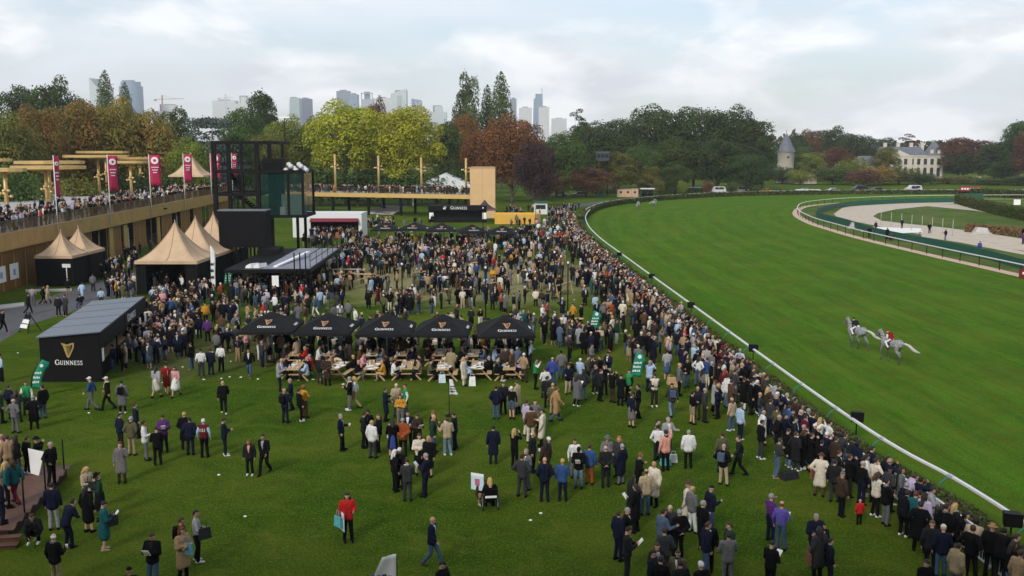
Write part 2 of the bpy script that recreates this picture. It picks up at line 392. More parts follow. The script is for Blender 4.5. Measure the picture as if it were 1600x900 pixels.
# back road along the far bend, infield strips
back = offset(RAIL, 7.0)
bi = [p for p in back if p.y > 205]
mb = MB(); mb.grid([[(*p.xy, .01) for p in bi], [(*p.xy, .01) for p in offset(bi, 5)]], False); tag(mb.build('road', M_ASPH), kind='structure')
fi = [p for p in INNER]
f1 = resample(fi, 200); f2 = resample(offset(fi, -1.6), 200)
mb = MB(); mb.grid([[(*p.xy, .016) for p in f1], [(*p.xy, .016) for p in f2]], False); tag(mb.build('sand_strip', M_SAND2), kind='structure')
f3 = resample(offset(fi, -140), 200)
mb = MB(); mb.grid([[(*p.xy, .006) for p in f2], [(*(p+Vector((150, -6, 0))).xy, .006) for p in f2]], False)
tag(mb.build('infield_lawn', M_INF), kind='structure')
sheet('sand_path', [gp(*q).xy for q in ((1303, 334), (1316, 325), (1345, 319.5), (1420, 316), (1492, 315.5), (1500, 318), (1450, 322), (1400, 327), (1372, 333), (1364, 338), (1378, 345), (1420, 350), (1470, 355), (1540, 364), (1640, 380), (1640, 398), (1560, 386), (1480, 373), (1420, 363), (1375, 354), (1330, 345), (1306, 338))], .014, M_SAND)
sheet('sand_path', [gp(*q).xy for q in ((1448, 322), (1500, 318.5), (1560, 327), (1700, 349), (1700, 352), (1590, 339), (1520, 329), (1470, 324))], .018, M_SAND)
sheet('pale_track', [gp(*q).xy for q in ((1345, 354), (1440, 357), (1442, 363), (1400, 365), (1346, 362))], .022, mat('white_chippings', (.72, .71, .68), .9, .1, 1))
sheet('pale_track', [gp(*q).xy for q in ((1440, 366), (1500, 372), (1640, 402), (1640, 406), (1500, 379), (1440, 370))], .022, M_SAND)
# ---------------------------------------------------------------- rails, hedges, barriers
M_WHITE = mat('white_paint', (.66, .66, .65), .45, .05, 3)
M_TEAL = mat('teal_paint', (.03, .17, .18), .5, .1, 3)
M_DKGREEN = mat('dark_green_fence', (.015, .085, .055), .6, .12, 2)
M_BLACK = mat('black_metal', (.006, .006, .0065), .6, .2, 3, 0, 0, .12)
M_DARK = mat('dark_cloth', (.008, .008, .009), .85, .25, 2, 0, 0, .1)
def strip_bar(curve, w, h, z, mb):          # box-section bar following a curve, centre height z
    L = offset(curve, w/2); Rr = offset(curve, -w/2); rows = [[], [], [], [], []]
    for a_, b_ in zip(L, Rr):
        for r, (p, zz) in zip(rows, ((a_, z-h/2), (a_, z+h/2), (b_, z+h/2), (b_, z-h/2), (a_, z-h/2))): r.append((p.x, p.y, zz))
    mb.grid(rows, False); return mb
near = [p for p in RAIL if 20 < p.y < 202 and p.x < 30]
r_ = empty('running_rail', near[0], 0, 'long white running rail on teal brackets edging the race track', 'rail')
def loc(c, o): return [p-o for p in c]
o0 = near[0].copy()
strip_bar(loc(near, o0), .125, .085, 1.22, MB()).build('top_rail', M_WHITE, r_)
bmb = MB(); bmb.tube([(-.46, 0, 0), (-.46, 0, .6), (-.40, 0, .95), (-.2, 0, 1.13), (0, 0, 1.165)], [.030, .030, .028, .026, .022], 6)
bme = bmb.mesh('bracket'); bme.materials.append(M_TEAL)
q = resample(near, 38)
for i, p in enumerate(q):
    o = bpy.data.objects.new('bracket', bme); link(o, r_); o.location = p-o0
    d = (q[min(i+1, 37)]-q[max(i-1, 0)]).normalized(); MB().bar(p-o0-d*.16+Vector((0, 0, 1.22)), p-o0+d*.16+Vector((0, 0, 1.22)), .15, .11).build('joint_sleeve', mat('sleeve_grey', (.42, .42, .42), .6, .2, 5), r_)
far = [p for p in RAIL if p.y > 200]
r_ = empty('bend_rail', far[0], 0, 'thin white rail on top of the dark hedge along the far bend', 'rail')
strip_bar(loc(offset(far, .9), far[0]), .16, .10, 1.30, MB()).build('top_rail', M_WHITE, r_)
pm_ = MB().box(-.04, .04, -.04, .04, 0, 1.25).mesh('post'); pm_.materials.append(M_WHITE)
for p in resample(offset(far, .9), 40):
    o = bpy.data.objects.new('post', pm_); link(o, r_); o.location = p-far[0]
inn = [p for p in offset(INNER, -1.0) if p.y > 60 and p.x < 160]
r_ = empty('inner_rail', inn[0], 0, 'white rail on dark posts around the inside of the turf', 'rail')
strip_bar(loc(inn, inn[0]), .16, .10, 1.2, MB()).build('top_rail', M_WHITE, r_)
pm_ = MB().box(-.035, .035, -.035, .035, 0, 1.15).mesh('post'); pm_.materials.append(M_DARK)
for p in resample(inn, 64):
    o = bpy.data.objects.new('post', pm_); link(o, r_); o.location = p-inn[0]
gi = [Vector((*gp(x, y).xy, 0)) for x, y in ((1680, 447), (1600, 422), (1520, 400), (1440, 383), (1370, 368), (1320, 352), (1284, 343), (1275, 338), (1283, 332), (1310, 325), (1350, 321), (1420, 317.5), (1500, 316))]
gi = crom([p.xy for p in gi], 2)
r_ = empty('screen_fence', gi[0], 0, 'solid dark green fence curving inside the white inner rail', 'fence')
pan = resample(gi, 61)
for i, (p, q) in enumerate(zip(pan, pan[1:])):
    d = (q-p)*.992; MB().bar(p-gi[0]+Vector((0, 0, .62)), p+d-gi[0]+Vector((0, 0, .62)), .05, 1.16).build('panel', M_DKGREEN, r_)

LEAF = np.random.default_rng(3)
def leaf_quads(P, Nrm, size, jitter=.6):    # P (n,3) centres, Nrm (n,3) normals -> quad verts
    n = len(P); d = Nrm+LEAF.normal(0, jitter, (n, 3)); d /= np.linalg.norm(d, axis=1)[:, None]+1e-9
    a = np.cross(d, LEAF.normal(0, 1, (n, 3))); a /= np.linalg.norm(a, axis=1)[:, None]+1e-9; b = np.cross(d, a)
    s = (size*(.6+.8*LEAF.random(n)))[:, None] if not np.isscalar(size) else size*(.6+.8*LEAF.random(n))[:, None]
    V = np.empty((n, 4, 3)); V[:, 0] = P-a*s*.5; V[:, 1] = P+b*s*.36-d*s*.05; V[:, 2] = P+a*s*.5; V[:, 3] = P-b*s*.36-d*s*.05
    return V.reshape(-1, 3)
def quads_mesh(name, V, tone=None):
    n = len(V)//4; me = bpy.data.meshes.new(name)
    me.vertices.add(4*n); me.vertices.foreach_set('co', V.astype('f').ravel())
    me.loops.add(4*n); me.loops.foreach_set('vertex_index', np.arange(4*n, dtype='i'))
    me.polygons.add(n); me.polygons.foreach_set('loop_start', np.arange(0, 4*n, 4, dtype='i'))
    me.update(calc_edges=True)
    if tone is not None:
        at = me.attributes.new('tone', 'FLOAT', 'FACE'); at.data.foreach_set('value', tone.astype('f'))
    return me
def leaf_mat(name, dark, lite, alt=None, alt_amt=.0):
    if name in _M: return _M[name]
    m, t, b = matx(name)
    at = t.node('ShaderNodeAttribute', attribute_name='tone').outputs['Fac']
    oi = t.node('ShaderNodeObjectInfo').outputs['Random']
    c = t.ramp(at, [(0, dark), (1, lite)])
    if alt:
        vec = t.node('ShaderNodeTexCoord').outputs['Object']
        f = t.ramp(t.noise(.35, 4, .6, vec), [(.55-.25*alt_amt, 0.0), (.75-.2*alt_amt, .9)]); c = t.mix(f, c, alt)
    hs = t.node('ShaderNodeHueSaturation', {'Color': c, 'Hue': t.node('ShaderNodeMath', {0: oi, 1: .03, 2: .485}, operation='MULTIPLY_ADD').outputs[0],
                                            'Value': t.node('ShaderNodeMath', {0: oi, 1: .3, 2: .85}, operation='MULTIPLY_ADD').outputs[0]})
    t.t.links.new(hs.outputs[0], b.inputs['Base Color']); b.inputs['Roughness'].default_value = .6; b.inputs['Specular IOR Level'].default_value = .25
    tr = t.node('ShaderNodeBsdfTranslucent', {'Color': hs.outputs[0]}); ms = t.node('ShaderNodeMixShader', {0: .32})
    t.t.links.new(b.outputs[0], ms.inputs[1]); t.t.links.new(tr.outputs[0], ms.inputs[2])
    t.t.links.new(ms.outputs[0], t.n['Material Output'].inputs['Surface']); return m
M_HEDGE = leaf_mat('hedge_leaf', (.030, .048, .010), (.125, .150, .034))
M_HCORE = mat('hedge_core', (.012, .02, .006), .9, .3, 4)
def hedge(name, curve, half, h, dens, size, label, group=None, m=None):
    o0 = curve[0].copy(); c = loc(curve, o0)
    r = empty(name, o0, 0, label, 'hedge', group)
    strip_bar(c, half*1.7, h*.92, h*.46, MB()).build('stem', M_HCORE, r)
    P = []; Nn = []
    for p, q in zip(c, c[1:]):
        L = (q-p).length; t = (q-p)/max(L, 1e-6); nv = Vector((-t.y, t.x, 0)); per = 2*h+2*half
        dd = dens/(1+((p+o0).y/45)**2)
        for _ in range(int(L*per*dd+LEAF.random())):
            s = LEAF.random()*per; u = LEAF.random()*L
            if s < h: a, z, nn = -half, s, -nv
            elif s < h+2*half: a, z, nn = s-h-half, h, Vector((0, 0, 1))
            else: a, z, nn = half, h-(s-h-2*half), nv
            wob = .05*math.sin(u*2.1+p.y*1.3)+.04*math.sin((p.y+u)*.7)
            x = p+t*u+nv*a; P.append((x.x+nn.x*wob, x.y+nn.y*wob, z+nn.z*wob)); Nn.append(tuple(nn))
    P = np.array(P); Nn = np.array(Nn); sz = size*np.sqrt(1+((P[:, 1]+o0.y)/45)**2)
    quads = quads_mesh('foliage', leaf_quads(P, Nn, sz, .7), LEAF.random(len(P)))
    quads.materials.append(m or M_HEDGE); f = bpy.data.objects.new('foliage', quads); link(f, r); return r
hn = [p for p in offset(RAIL, .95) if 22 < p.y < 178 and p.x < 30]
hedge('hedge', hn[::2], .48, .85, 330, .105, 'low clipped box hedge between the spectators and the running rail')
hedge('hedge', [p for p in offset(RAIL, .9) if p.y > 180][::3], .6, 1.15, 900, .10, 'dark hedge curving along the outside of the far bend')
hedge('hedge', crom([gp(*q).xy for q in ((1498, 318), (1512, 322), (1545, 331), (1600, 344), (1680, 360))], 3), 1.0, 2.2, 900, .1, 'tall dark hedge wedge inside the track beside the red banner')
hedge('hedge', crom([gp(*q).xy for q in ((1520, 306), (1560, 308), (1620, 311), (1700, 315))], 3), 1.2, 2.0, 900, .12, 'dark hedge beyond the green screen below the wooded hill')
# crowd barrier along the hedge: white framed panels
fl = [p for p in offset(RAIL, 1.62) if 23 < p.y < 176 and p.x < 30]
r_ = empty('crowd_barrier', fl[0], 0, 'white panelled crowd barrier that the spectators lean on', 'barrier')
pb = MB(); 
pb.box(-.035, .035, 0, 2.16, 1.04, 1.10); pb.box(-.03, .03, 0, 2.16, .10, .15); pb.box(-.03, .03, .0, .05, 0, 1.04); pb.box(-.03, .03, 2.11, 2.16, 0, 1.04)
for k in range(1, 14): pb.box(-.008, .008, k*.154-.01, k*.154+.01, .15, 1.04)
pbm = pb.mesh('panel'); pbm.materials.append(M_WHITE)
q = resample(fl, int(sum((b_-a_).length for a_, b_ in zip(fl, fl[1:]))/2.2))
for p, p2 in zip(q, q[1:]):
    o = bpy.data.objects.new('panel', pbm); link(o, r_); o.location = p-fl[0]; d = p2-p; o.rotation_euler = (0, 0, math.atan2(-d.x, d.y))
BARRIER = fl
# ---------------------------------------------------------------- the grandstand the view is taken from (behind and below the camera)
M_STAND = mat('stand_concrete', (.30, .27, .22), .8, .1, .5, .1)
gs = empty('grandstand', (0, 0, 0)); gs['kind'] = 'structure'  # out of view, added so that it shades the near lawn
for k, z_ in enumerate((3.6, 7.6, 11.6)): MB().box(-75, 75, -34, -1.2+.2*k, z_-.4, z_).build('floor_slab', M_STAND, gs)
MB().box(-75, 75, -36, -1.0, 23.4, 24.2).build('roof', M_STAND, gs); MB().box(-75, 75, -36, -35, 0, 23.4).build('back_wall', M_STAND, gs)
for k in range(11): MB().box(-70.4+k*14, -69.6+k*14, -4.6, -3.8, 0, 23.4).build('column', M_STAND, gs)
for k in range(14): MB().box(-75, 75, -8-k*1.6, -6.4-k*1.6, 11.6+k*.5, 12.1+k*.5).build('seating_tier', M_STAND, gs)
MB().box(-75, 75, -9, -8.6, 0, 11.2).build('front_wall', M_STAND, gs)
# ---------------------------------------------------------------- terrace building
M_GOLD = mat('gold_cladding', (.42, .27, .10), .45, .12, .8, 0, .35)
M_GOLD2 = mat('gold_paint', (.50, .34, .13), .4, .08, 2, 0, .3)
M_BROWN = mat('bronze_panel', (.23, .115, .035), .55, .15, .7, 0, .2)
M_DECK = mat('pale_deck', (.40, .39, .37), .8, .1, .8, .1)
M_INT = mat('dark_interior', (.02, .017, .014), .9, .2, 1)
M_PAPER = mat('white_paper', (.80, .80, .78), .6, .03, 2)
M_INK = mat('dark_print', (.03, .03, .05), .6, .1, 4)
def EX(Y): return -47.9-(Y-89)*.0656         # front edge of the terrace building
ED = Vector((-.0656, 1, 0)).normalized(); EN = Vector((ED.y, -ED.x, 0))   # along, outward (towards the lawn)
TZ = 5.7; TH = math.atan2(-ED.x, ED.y)
T0 = Vector((EX(50), 50, 0)); tb = empty('terrace_building', T0, TH, 'long gold clad building with a roof terrace of spectators and open doorways', 'building')
LN = 137.0                                   # local y along the front, local x outward
MB().box(-42, -.05, 0, LN, TZ-.35, TZ-.02).build('terrace_floor', M_DECK, tb)
fw = 2.6
for k in range(int(LN/fw)):
    MB().box(0, .12, k*fw+.012, (k+1)*fw-.012, 4.15, TZ+.05).build('fascia_panel', M_GOLD, tb)
MB().box(-.9, .0, 0, LN, 4.05, 4.16).build('soffit', M_GOLD2, tb)
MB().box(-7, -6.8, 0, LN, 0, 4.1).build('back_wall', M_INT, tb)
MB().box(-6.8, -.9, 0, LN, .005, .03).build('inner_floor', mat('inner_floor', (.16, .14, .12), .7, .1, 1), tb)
opens = [(114, 119), (125.3, 130), (137, 143), (150, 153.5), (158, 161), (168, 171), (176, 179)]
y = 0.0; k = 0
while y < LN-.1:
    yc = y+fw/2+50
    if not any(a_ < yc < b_ for a_, b_ in opens):
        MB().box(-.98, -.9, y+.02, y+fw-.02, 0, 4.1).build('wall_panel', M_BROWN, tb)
    MB().box(-.9, -.82, y-.05, y+.05, 0, 4.08).build('batten', M_GOLD2, tb)
    y += fw
for (a_, b_) in opens[:5]:                     # pale strips in the doorway reveals
    MB().box(-1.3, -1.2, b_-50.5, b_-50.35, .3, 3.2).build('door_jamb', mat('pale_strip', (.75, .70, .6), .5, .02), tb)
for yy, hh in ((41.2, 1.55), (44.0, 1.55)):
    p = MB().box(-.82, -.80, yy-.95, yy+.95, .95, 2.5).build('poster', M_PAPER, tb)
    MB().box(-.795, -.79, yy-.25, yy+.25, 1.35, 1.95).build('emblem', mat('pale_blue_print', (.25, .32, .55), .6), p)
for yy in (71, 76.5, 91.0):
    p = MB().box(-.7, -.55, yy-.7, yy+.7, 0, 3.8).build('totem_board', M_GOLD2, tb)
# railing of the terrace: posts and rods
rail_me = MB()
for k in range(20): rail_me.box(-.012, .012, k*.13-.022, k*.13+.022, .05, 1.10)
rail_me.box(-.03, .03, 0, 2.58, 1.10, 1.15); rail_me = rail_me.mesh('railing'); rail_me.materials.append(mat('bronze_rod', (.14, .095, .05), .5, .1, 3, 0, .4))
for k in range(int(LN/fw)):
    o = bpy.data.objects.new('railing', rail_me); link(o, tb); o.location = (-.15, k*fw, TZ)
MB().box(-30, -29.7, 20, LN+20, TZ-.3, TZ+1.3).build('rear_parapet', M_GOLD, tb)
for yy in (25.0, 38.0, 92):
    MB().box(.12, .45, yy-.3, yy+.3, 4.9, 5.1).build('floodlight', M_BLACK, tb)
# ---------------------------------------------------------------- magenta feather banners on the terrace edge
M_MAG = mat('magenta_cloth', (.42, .018, .075), .7, .12, 2)
M_PINKP = mat('pale_print', (.70, .55, .60), .7, .05, 3)
for i, (Y, fl_) in enumerate(((102.4, .55), (118.6, 1.0), (135, 1.25), (152.5, 1.1), (169.8, 1.35), (186.5, .9))):
    r = empty('flag_pole', (EX(Y)+.28, Y, 4.3), R((70, 48, 25, 35, 12, 40)[i]), ('magenta banner on white pole nearest the bar booth end of the terrace', 'magenta banner on white pole, second along the terrace from the booth end', 'magenta banner on white pole, third along the terrace edge', 'magenta banner on white pole in front of the terrace tent peak', 'magenta banner on white pole just beyond the terrace tent', 'magenta banner on white pole seen through the black tower')[i], 'flag', 'magenta banners along the terrace edge')
    MB().tube([(0, 0, 0), (0, 0, 8.7)], [.06, .045], 8).build('pole', M_WHITE, r)
    rows = []
    for a_ in range(9):
        z = 8.55-4.2*a_/8; rows.append([(.06+1.15*fl_*u/4, .10*math.sin(u*1.3+a_*.5)*(u/4), z-.10*u/4*a_/4) for u in range(5)])
    f = MB(); f.grid(rows); fo = f.build('banner', M_MAG, r); s_ = fo.modifiers.new('thickness', 'SOLIDIFY'); s_.thickness = .012
    d = MB(); d.tube([(.60*fl_, -.13, 7.80), (.60*fl_, .17, 7.80)], .40*fl_, 16).build('roundel', M_PAPER, fo)
    d = MB(); d.tube([(.60*fl_, -.14, 7.80), (.60*fl_, .18, 7.80)], .17*fl_, 6).build('emblem', M_MAG, fo)
    for kk in range(3):
        MB().box((.22+.08*kk)*fl_, (1.0-.1*kk)*fl_, -.12, .16, 6.78-kk*.36, 6.92-kk*.36).build('lettering', M_PINKP, fo)
# ---------------------------------------------------------------- gold leaf-shaped canopies on the terrace
def lamps(mb, z, n, rr=.55):
    for k in range(n):
        a = k*2.4; zz = z+(k % 3)*.35
        mb.tube([(0, 0, zz), (rr*math.cos(a), rr*math.sin(a), zz+.05)], .04, 5); mb.ell((rr*1.1*math.cos(a), rr*1.1*math.sin(a), zz+.05), .22, .22, .2, 8, 5)
M_LAMP = mat('gold_lamp', (.62, .45, .20), .3, .1, 3, 0, .6)
can = [(-5, 252, 262, 52, 115, 'behind the banner nearest the booth, cut by the picture edge'), (75, 264, 326, 115, 0, 'lower one beside the first banner'), (80, 256, 322, 104, 0, 'upper one beside the first banner'), (156, 246, 305, 97, 0, 'tall one between the first two banners'), (168, 239.5, 301, 80, 0, 'thin upper one behind the second banner'), (206, 255, 306, 60, 0, 'low one between the second and third banners'), (221, 249, 297, 66, 0, 'slim one behind the third banner'), (267, 240.5, 292, 54, 0, 'one nearest the terrace tent'), (12, 268, 336, 64, 0, 'lowest one at the booth end')]
for i, (px, ty, fy, wpx, _, tail) in enumerate(can):
    base = gp(px, fy, TZ) if i else gp(px, 318, TZ)
    sc = base.y/FPX; W = wpx*sc/2; top = aty(px, ty, base.y).z
    r = empty('terrace_canopy', base, 0, 'flat gold terrace canopy, '+tail, 'canopy', 'gold canopies on the terrace')
    hz = top-TZ
    MB().tube([(0, 0, 0), (0, 0, hz)], [.26, .22], 10).build('pole', M_GOLD2, r)
    po = [(W*(1.0+.10*math.sin(3*a_+i))*math.cos(a_), W*.62*(1+.10*math.cos(2*a_+i*1.7))*math.sin(a_)) for a_ in [2*math.pi*k/18 for k in range(18)]]
    MB().prism(po, hz, hz+.42).build('roof', M_GOLD2, r)
    for k in range(6):
        a_ = k*math.pi/3+.3; MB().bar((0, 0, hz-.25), (W*.7*math.cos(a_), W*.43*math.sin(a_), hz-.02), .10).build('strut', M_GOLD2, r)
    lm = MB(); lamps(lm, hz*.42, 6); lm.build('lamp_cluster', M_LAMP, r)
# ---------------------------------------------------------------- pagoda tents
M_TAN = mat('tan_canvas', (.50, .355, .225), .8, .12, .9, .15)
M_BWALL = mat('black_cabin_wall', (.0065, .0065, .007), .7, .15, 2, 0, 0, .1)
def pagoda(x, y, z0, w_, eave, apex, label, group, front=True, sides=True, rz=0):
    r = empty('pagoda_tent', (x, y, z0), rz, label, 'tent', group); h = w_/2
    rows = []; m = 10
    for i in range(m+1):
        t = i/m; k = (1-t)**1.0; zz = eave+(apex-eave)*(t**2.0*.72+t*.28); kk = max(.02, k)
        ring = []
        for sx, sy in ((-1, -1), (1, -1), (1, 1), (-1, 1)):
            nx, ny = {(-1, -1): (1, -1), (1, -1): (1, 1), (1, 1): (-1, 1), (-1, 1): (-1, -1)}[(sx, sy)]
            for u in range(6):
                f = u/6; px_, py_ = sx+(nx-sx)*f, sy+(ny-sy)*f; sag = 1-.05*math.sin(math.pi*f)*(1 if i else .3)
                ring.append((px_*h*kk*sag, py_*h*kk*sag, zz))
        ring.append(ring[0]); rows.append(ring)
    b = MB(); b.grid(rows); b.box(-h, h, -h-.02, -h+.01, eave-.28, eave+.01); b.box(-h, h, h-.01, h+.02, eave-.28, eave+.01)
    b.box(-h-.02, -h+.01, -h, h, eave-.28, eave+.01); b.box(h-.01, h+.02, -h, h, eave-.28, eave+.01)
    ro_ = b.build('roof', M_TAN, r)
    for c_ in (0, 6, 12, 18, 3, 9, 15, 21): MB().tube([Vector(rows[i][c_])*1.004+Vector((0, 0, .012)) for i in range(m+1)], .022, 4).build('seam', mat('tan_seam', (.36, .25, .16), .8), ro_)
    MB().tube([(0, 0, apex-.05), (0, 0, apex+.3)], [.06, .03], 6).build('finial', M_TAN, r)
    for sx in (-1, 1):
        for sy in (-1, 1): MB().box(sx*h*.96-.06, sx*h*.96+.06, sy*h*.96-.06, sy*h*.96+.06, 0, eave-.1).build('post', M_BLACK, r)
    if sides:
        for sx in (-1, 1): MB().box(sx*h*.93-.03, sx*h*.93+.03, -h*.93, h*.93, 0, eave-.3).build('side_wall', M_BWALL, r)
    if front: MB().box(-h*.93, h*.93, -h*.92-.03, -h*.92+.03, 0, eave-.3).build('front_wall', M_BWALL, r)
    return r
g_ = 'tan pagoda tents'
pagoda(-45.7, 97, 0, 3.75, 3.1, 5.3, 'small tan pagoda tent with closed black front beside the wall posters', g_)
t = pagoda(-45.7, 101, 0, 3.75, 3.1, 5.4, 'small tan pagoda tent directly behind the closed black one', g_, front=False)
t1 = pagoda(-32.5, 92.5, 0, 5.9, 3.2, 6.6, 'large tan pagoda tent with open front, first of three by the screen', g_, front=False, sides=False)
MB().box(1.75, 2.78, -2.72, -2.66, 0, 2.9).build('front_wall', M_BWALL, t1); MB().box(-2.78, -2.0, -2.72, -2.66, 0, 2.9).build('front_wall', M_BWALL, t1)
MB().box(2.70, 2.76, -2.66, 2.7, 0, 2.9).build('side_wall', M_BWALL, t1); MB().box(-2.76, -2.70, -2.66, 2.7, 0, 2.9).build('side_wall', M_BWALL, t1)
MB().box(-2.6, 2.6, 2.2, 2.3, 0, 2.9).build('back_wall', M_BWALL, t1)
pagoda(-32.5, 98.5, 0, 5.9, 3.2, 6.6, 'large tan pagoda tent, middle of three by the black screen', g_, front=False)
pagoda(-32.5, 104.5, 0, 5.9, 3.2, 6.6, 'large tan pagoda tent partly hidden by the black screen', g_, front=False)
pt = gp(300, 291, TZ); pagoda(-63, 190, TZ, 6.8, 3.0, 7.2, 'tan pagoda tent up on the terrace behind the banners', g_, front=False, sides=False)
# ---------------------------------------------------------------- bar booth
M_ROOF = mat('grey_roof_sheet', (.125, .145, .175), .35, .10, .8, 0, .1)
M_GOLDH = mat('gold_emblem', (.62, .42, .16), .35, .12, 4, 0, .5)
M_LOGO = mat('white_lettering', (.80, .80, .79), .5, .02, 3)
bo = empty('bar_booth', (-25.9, 55.2, 0), 0, 'black bar booth with a gold harp emblem and a grey pitched roof', 'kiosk')
# plan runs away from the camera and drifts to the viewer's side
def bl(x, y): return Vector((x+(-.19)*y, y, 0))
LB = 13.4
def quadbox(mb, x0, x1, y0, y1, z0, z1, za=None):
    lo = [bl(x0, y0), bl(x1, y0), bl(x1, y1), bl(x0, y1)]
    mb.hexa([(p.x, p.y, z0) for p in lo], [(p.x, p.y, z1) for p in lo]); return mb
quadbox(MB(), -1.8, 1.75, 0, .06, 0, 2.62).build('end_wall', M_BWALL, bo)
quadbox(MB(), -1.8, -1.74, .06, LB, 0, 2.55).build('side_wall', M_BWALL, bo)
quadbox(MB(), -1.74, 1.7, LB-.06, LB, 0, 2.6).build('end_wall', M_BWALL, bo)
rf = MB(); a_, b_, c_, d_ = bl(-1.95, -.12), bl(1.86, -.12), bl(1.86, LB+.1), bl(-1.95, LB+.1)
rf.hexa([(a_.x, a_.y, 2.63), (b_.x, b_.y, 2.98), (c_.x, c_.y, 2.98), (d_.x, d_.y, 2.63)], [(a_.x, a_.y, 2.70), (b_.x, b_.y, 3.05), (c_.x, c_.y, 3.05), (d_.x, d_.y, 2.70)])
ro = rf.build('roof', M_ROOF, bo)
for k in range(1, 5):
    y_ = k*2.8; p, q = bl(-1.9, y_), bl(1.84, y_); MB().bar((p.x, p.y, 2.71), (q.x, q.y, 3.06), .05, .03).build('seam', M_ROOF, ro)
gb = MB(); p, q, s2 = bl(-1.8, 0), bl(1.75, 0), bl(1.75, 0); gb.slabpoly([(-1.8, .03, 2.62), (1.75, .03, 2.62), (1.75, .03, 2.97)], (0, .03, 0)); gb.build('gable', M_BWALL, bo)
quadbox(MB(), 1.80, 1.92, -.1, LB+.1, 2.05, 2.97).build('awning_fascia', M_BLACK, bo)
for y_ in (0.1, 4.4, 8.8, 13.2): quadbox(MB(), 1.70, 1.80, y_-.05, y_+.05, 0, 2.6).build('post', M_BLACK, bo)
quadbox(MB(), .95, 1.5, .3, LB-.4, .0, 1.08).build('counter', M_BLACK, bo)
quadbox(MB(), .9, 1.6, .25, LB-.35, 1.08, 1.13).build('counter_top', mat('wood_top', (.30, .19, .10), .5, .2, 2), bo)
quadbox(MB(), -1.70, -1.30, .5, LB-.5, .9, 2.2).build('back_shelf', M_INT, bo)
for i in range(10):
    y_ = .9+i*1.2; p = bl(-1.2, y_); MB().lathe([(.0, 0), (.12, 0), (.12, .5), (.05, .62), (0, .62)], (p.x, p.y, .9), 8).build('beer_font', M_GOLDH, bo)
hm = harp_mb(.92).build('emblem', M_GOLDH, bo); hm.location = (-.12, -.02, 1.45)
wm = word_mb('GUINNESS', .26).build('lettering', M_LOGO, bo); wm.location = (-.12, -.01, 1.02)
sg = quadbox(MB(), 1.925, 1.96, 6.2, 10.2, 2.12, 2.9).build('sign_board', M_BLACK, bo)
wm = word_mb('GUINNESS', .42).build('lettering', M_LOGO, sg); p = bl(1.965, 8.2); wm.location = (p.x+.01, p.y, 2.33); wm.rotation_euler = (0, 0, R(90+10.76))
for y_ in (11.0, 12.9):
    quadbox(MB(), 1.94, 1.97, y_-.25, y_+.25, .9, 1.9).build('price_board', M_PAPER, bo)
quadbox(MB(), 1.81, 1.84, .12, .55, 1.2, 2.0).build('price_board', M_PAPER, bo)
# ---------------------------------------------------------------- black scaffold tower, screen, canopy bar
tw = empty('scaffold_tower', (-32.6, 106, 0), 0, 'tall black steel tower with stairs, open decks and a glazed cabin', 'tower')
M_GREENG = glass('green_glass', (.010, .045, .04), .08, .40)
xs = (0, 1.9, 3.1, 4.7); W2 = 9.6
for x_ in (0, 4.7):
    for y_ in (0, 5.5): MB().box(x_-.22, x_+.22, y_-.22, y_+.22, 0, 14.5).build('column', M_BLACK, tw)
for x_, y_, z1 in ((1.6, 0, 14.3), (3.0, 0, 14.3), (W2, 0, 11.1), (W2, 5.5, 11.1), (8.0, 0, 11.1), (6.2, 5.5, 14.3)):
    MB().box(x_-.13, x_+.13, y_-.13, y_+.13, 6.3, z1).build('column', M_BLACK, tw)
for x_, y_ in ((4.7, 2.8), (8.7, 1), (8.7, 5)): MB().box(x_-.14, x_+.14, y_-.14, y_+.14, 0, 6.3).build('column', M_BLACK, tw)
for z_, x1 in ((14.35, 7.0), (11.2, W2+.2), (8.7, 4.7), (6.3, W2+.2)):
    MB().box(-.2, x1, -.2, -.04, z_-.16, z_+.16).build('beam', M_BLACK, tw); MB().box(-.2, x1, 5.54, 5.7, z_-.16, z_+.16).build('beam', M_BLACK, tw)
    MB().box(-.22, -.04, -.0, 5.5, z_-.16, z_+.16).build('beam', M_BLACK, tw); MB().box(x1-.16, x1+.02, 0, 5.5, z_-.16, z_+.16).build('beam', M_BLACK, tw)
MB().box(0, W2, 0, 5.5, 11.02, 11.12).build('upper_deck', M_BLACK, tw); MB().box(4.9, W2, 0, 5.5, 6.2, 6.28).build('cabin_floor', M_BLACK, tw)
MB().box(0, 4.6, 2.9, 5.5, 8.6, 8.68).build('middle_deck', M_BLACK, tw)
MB().box(0, 1.8, .1, 2.8, 8.6, 8.68).build('middle_deck', M_BLACK, tw)
for (xa, za, xb, zb, y_) in ((2.9, 8.7, 1.2, 11.1, .9), (1.9, 8.7, 4.9, 6.3, 1.0)):     # two stair flights
    for dy in (0, 1.0): MB().bar((xa, y_+dy, za), (xb, y_+dy, zb), .06, .28).build('stair_stringer', M_BLACK, tw)
    nst = 11
    for k in range(nst):
        f = (k+.5)/nst; x_ = xa+(xb-xa)*f; z_ = za+(zb-za)*f; MB().box(x_-.14, x_+.14, y_+.03, y_+.97, z_-.02, z_+.02).build('stair_tread', mat('grey_tread', (.25, .25, .26), .6, .1), tw)
    MB().bar((xa, y_, za+1), (xb, y_, zb+1), .05).build('handrail', M_BLACK, tw)
for x0, x1, z_ in ((0, 4.7, 11.12), (4.9, 7.6, 11.12), (0, 4.7, 8.7)):
    rb = MB(); rb.box(x0, x1, -.03, .03, z_+1.05, z_+1.1)
    for k in range(int((x1-x0)/.22)): rb.box(x0+k*.22, x0+k*.22+.025, -.012, .012, z_, z_+1.05)
    rb.build('railing', M_BLACK, tw)
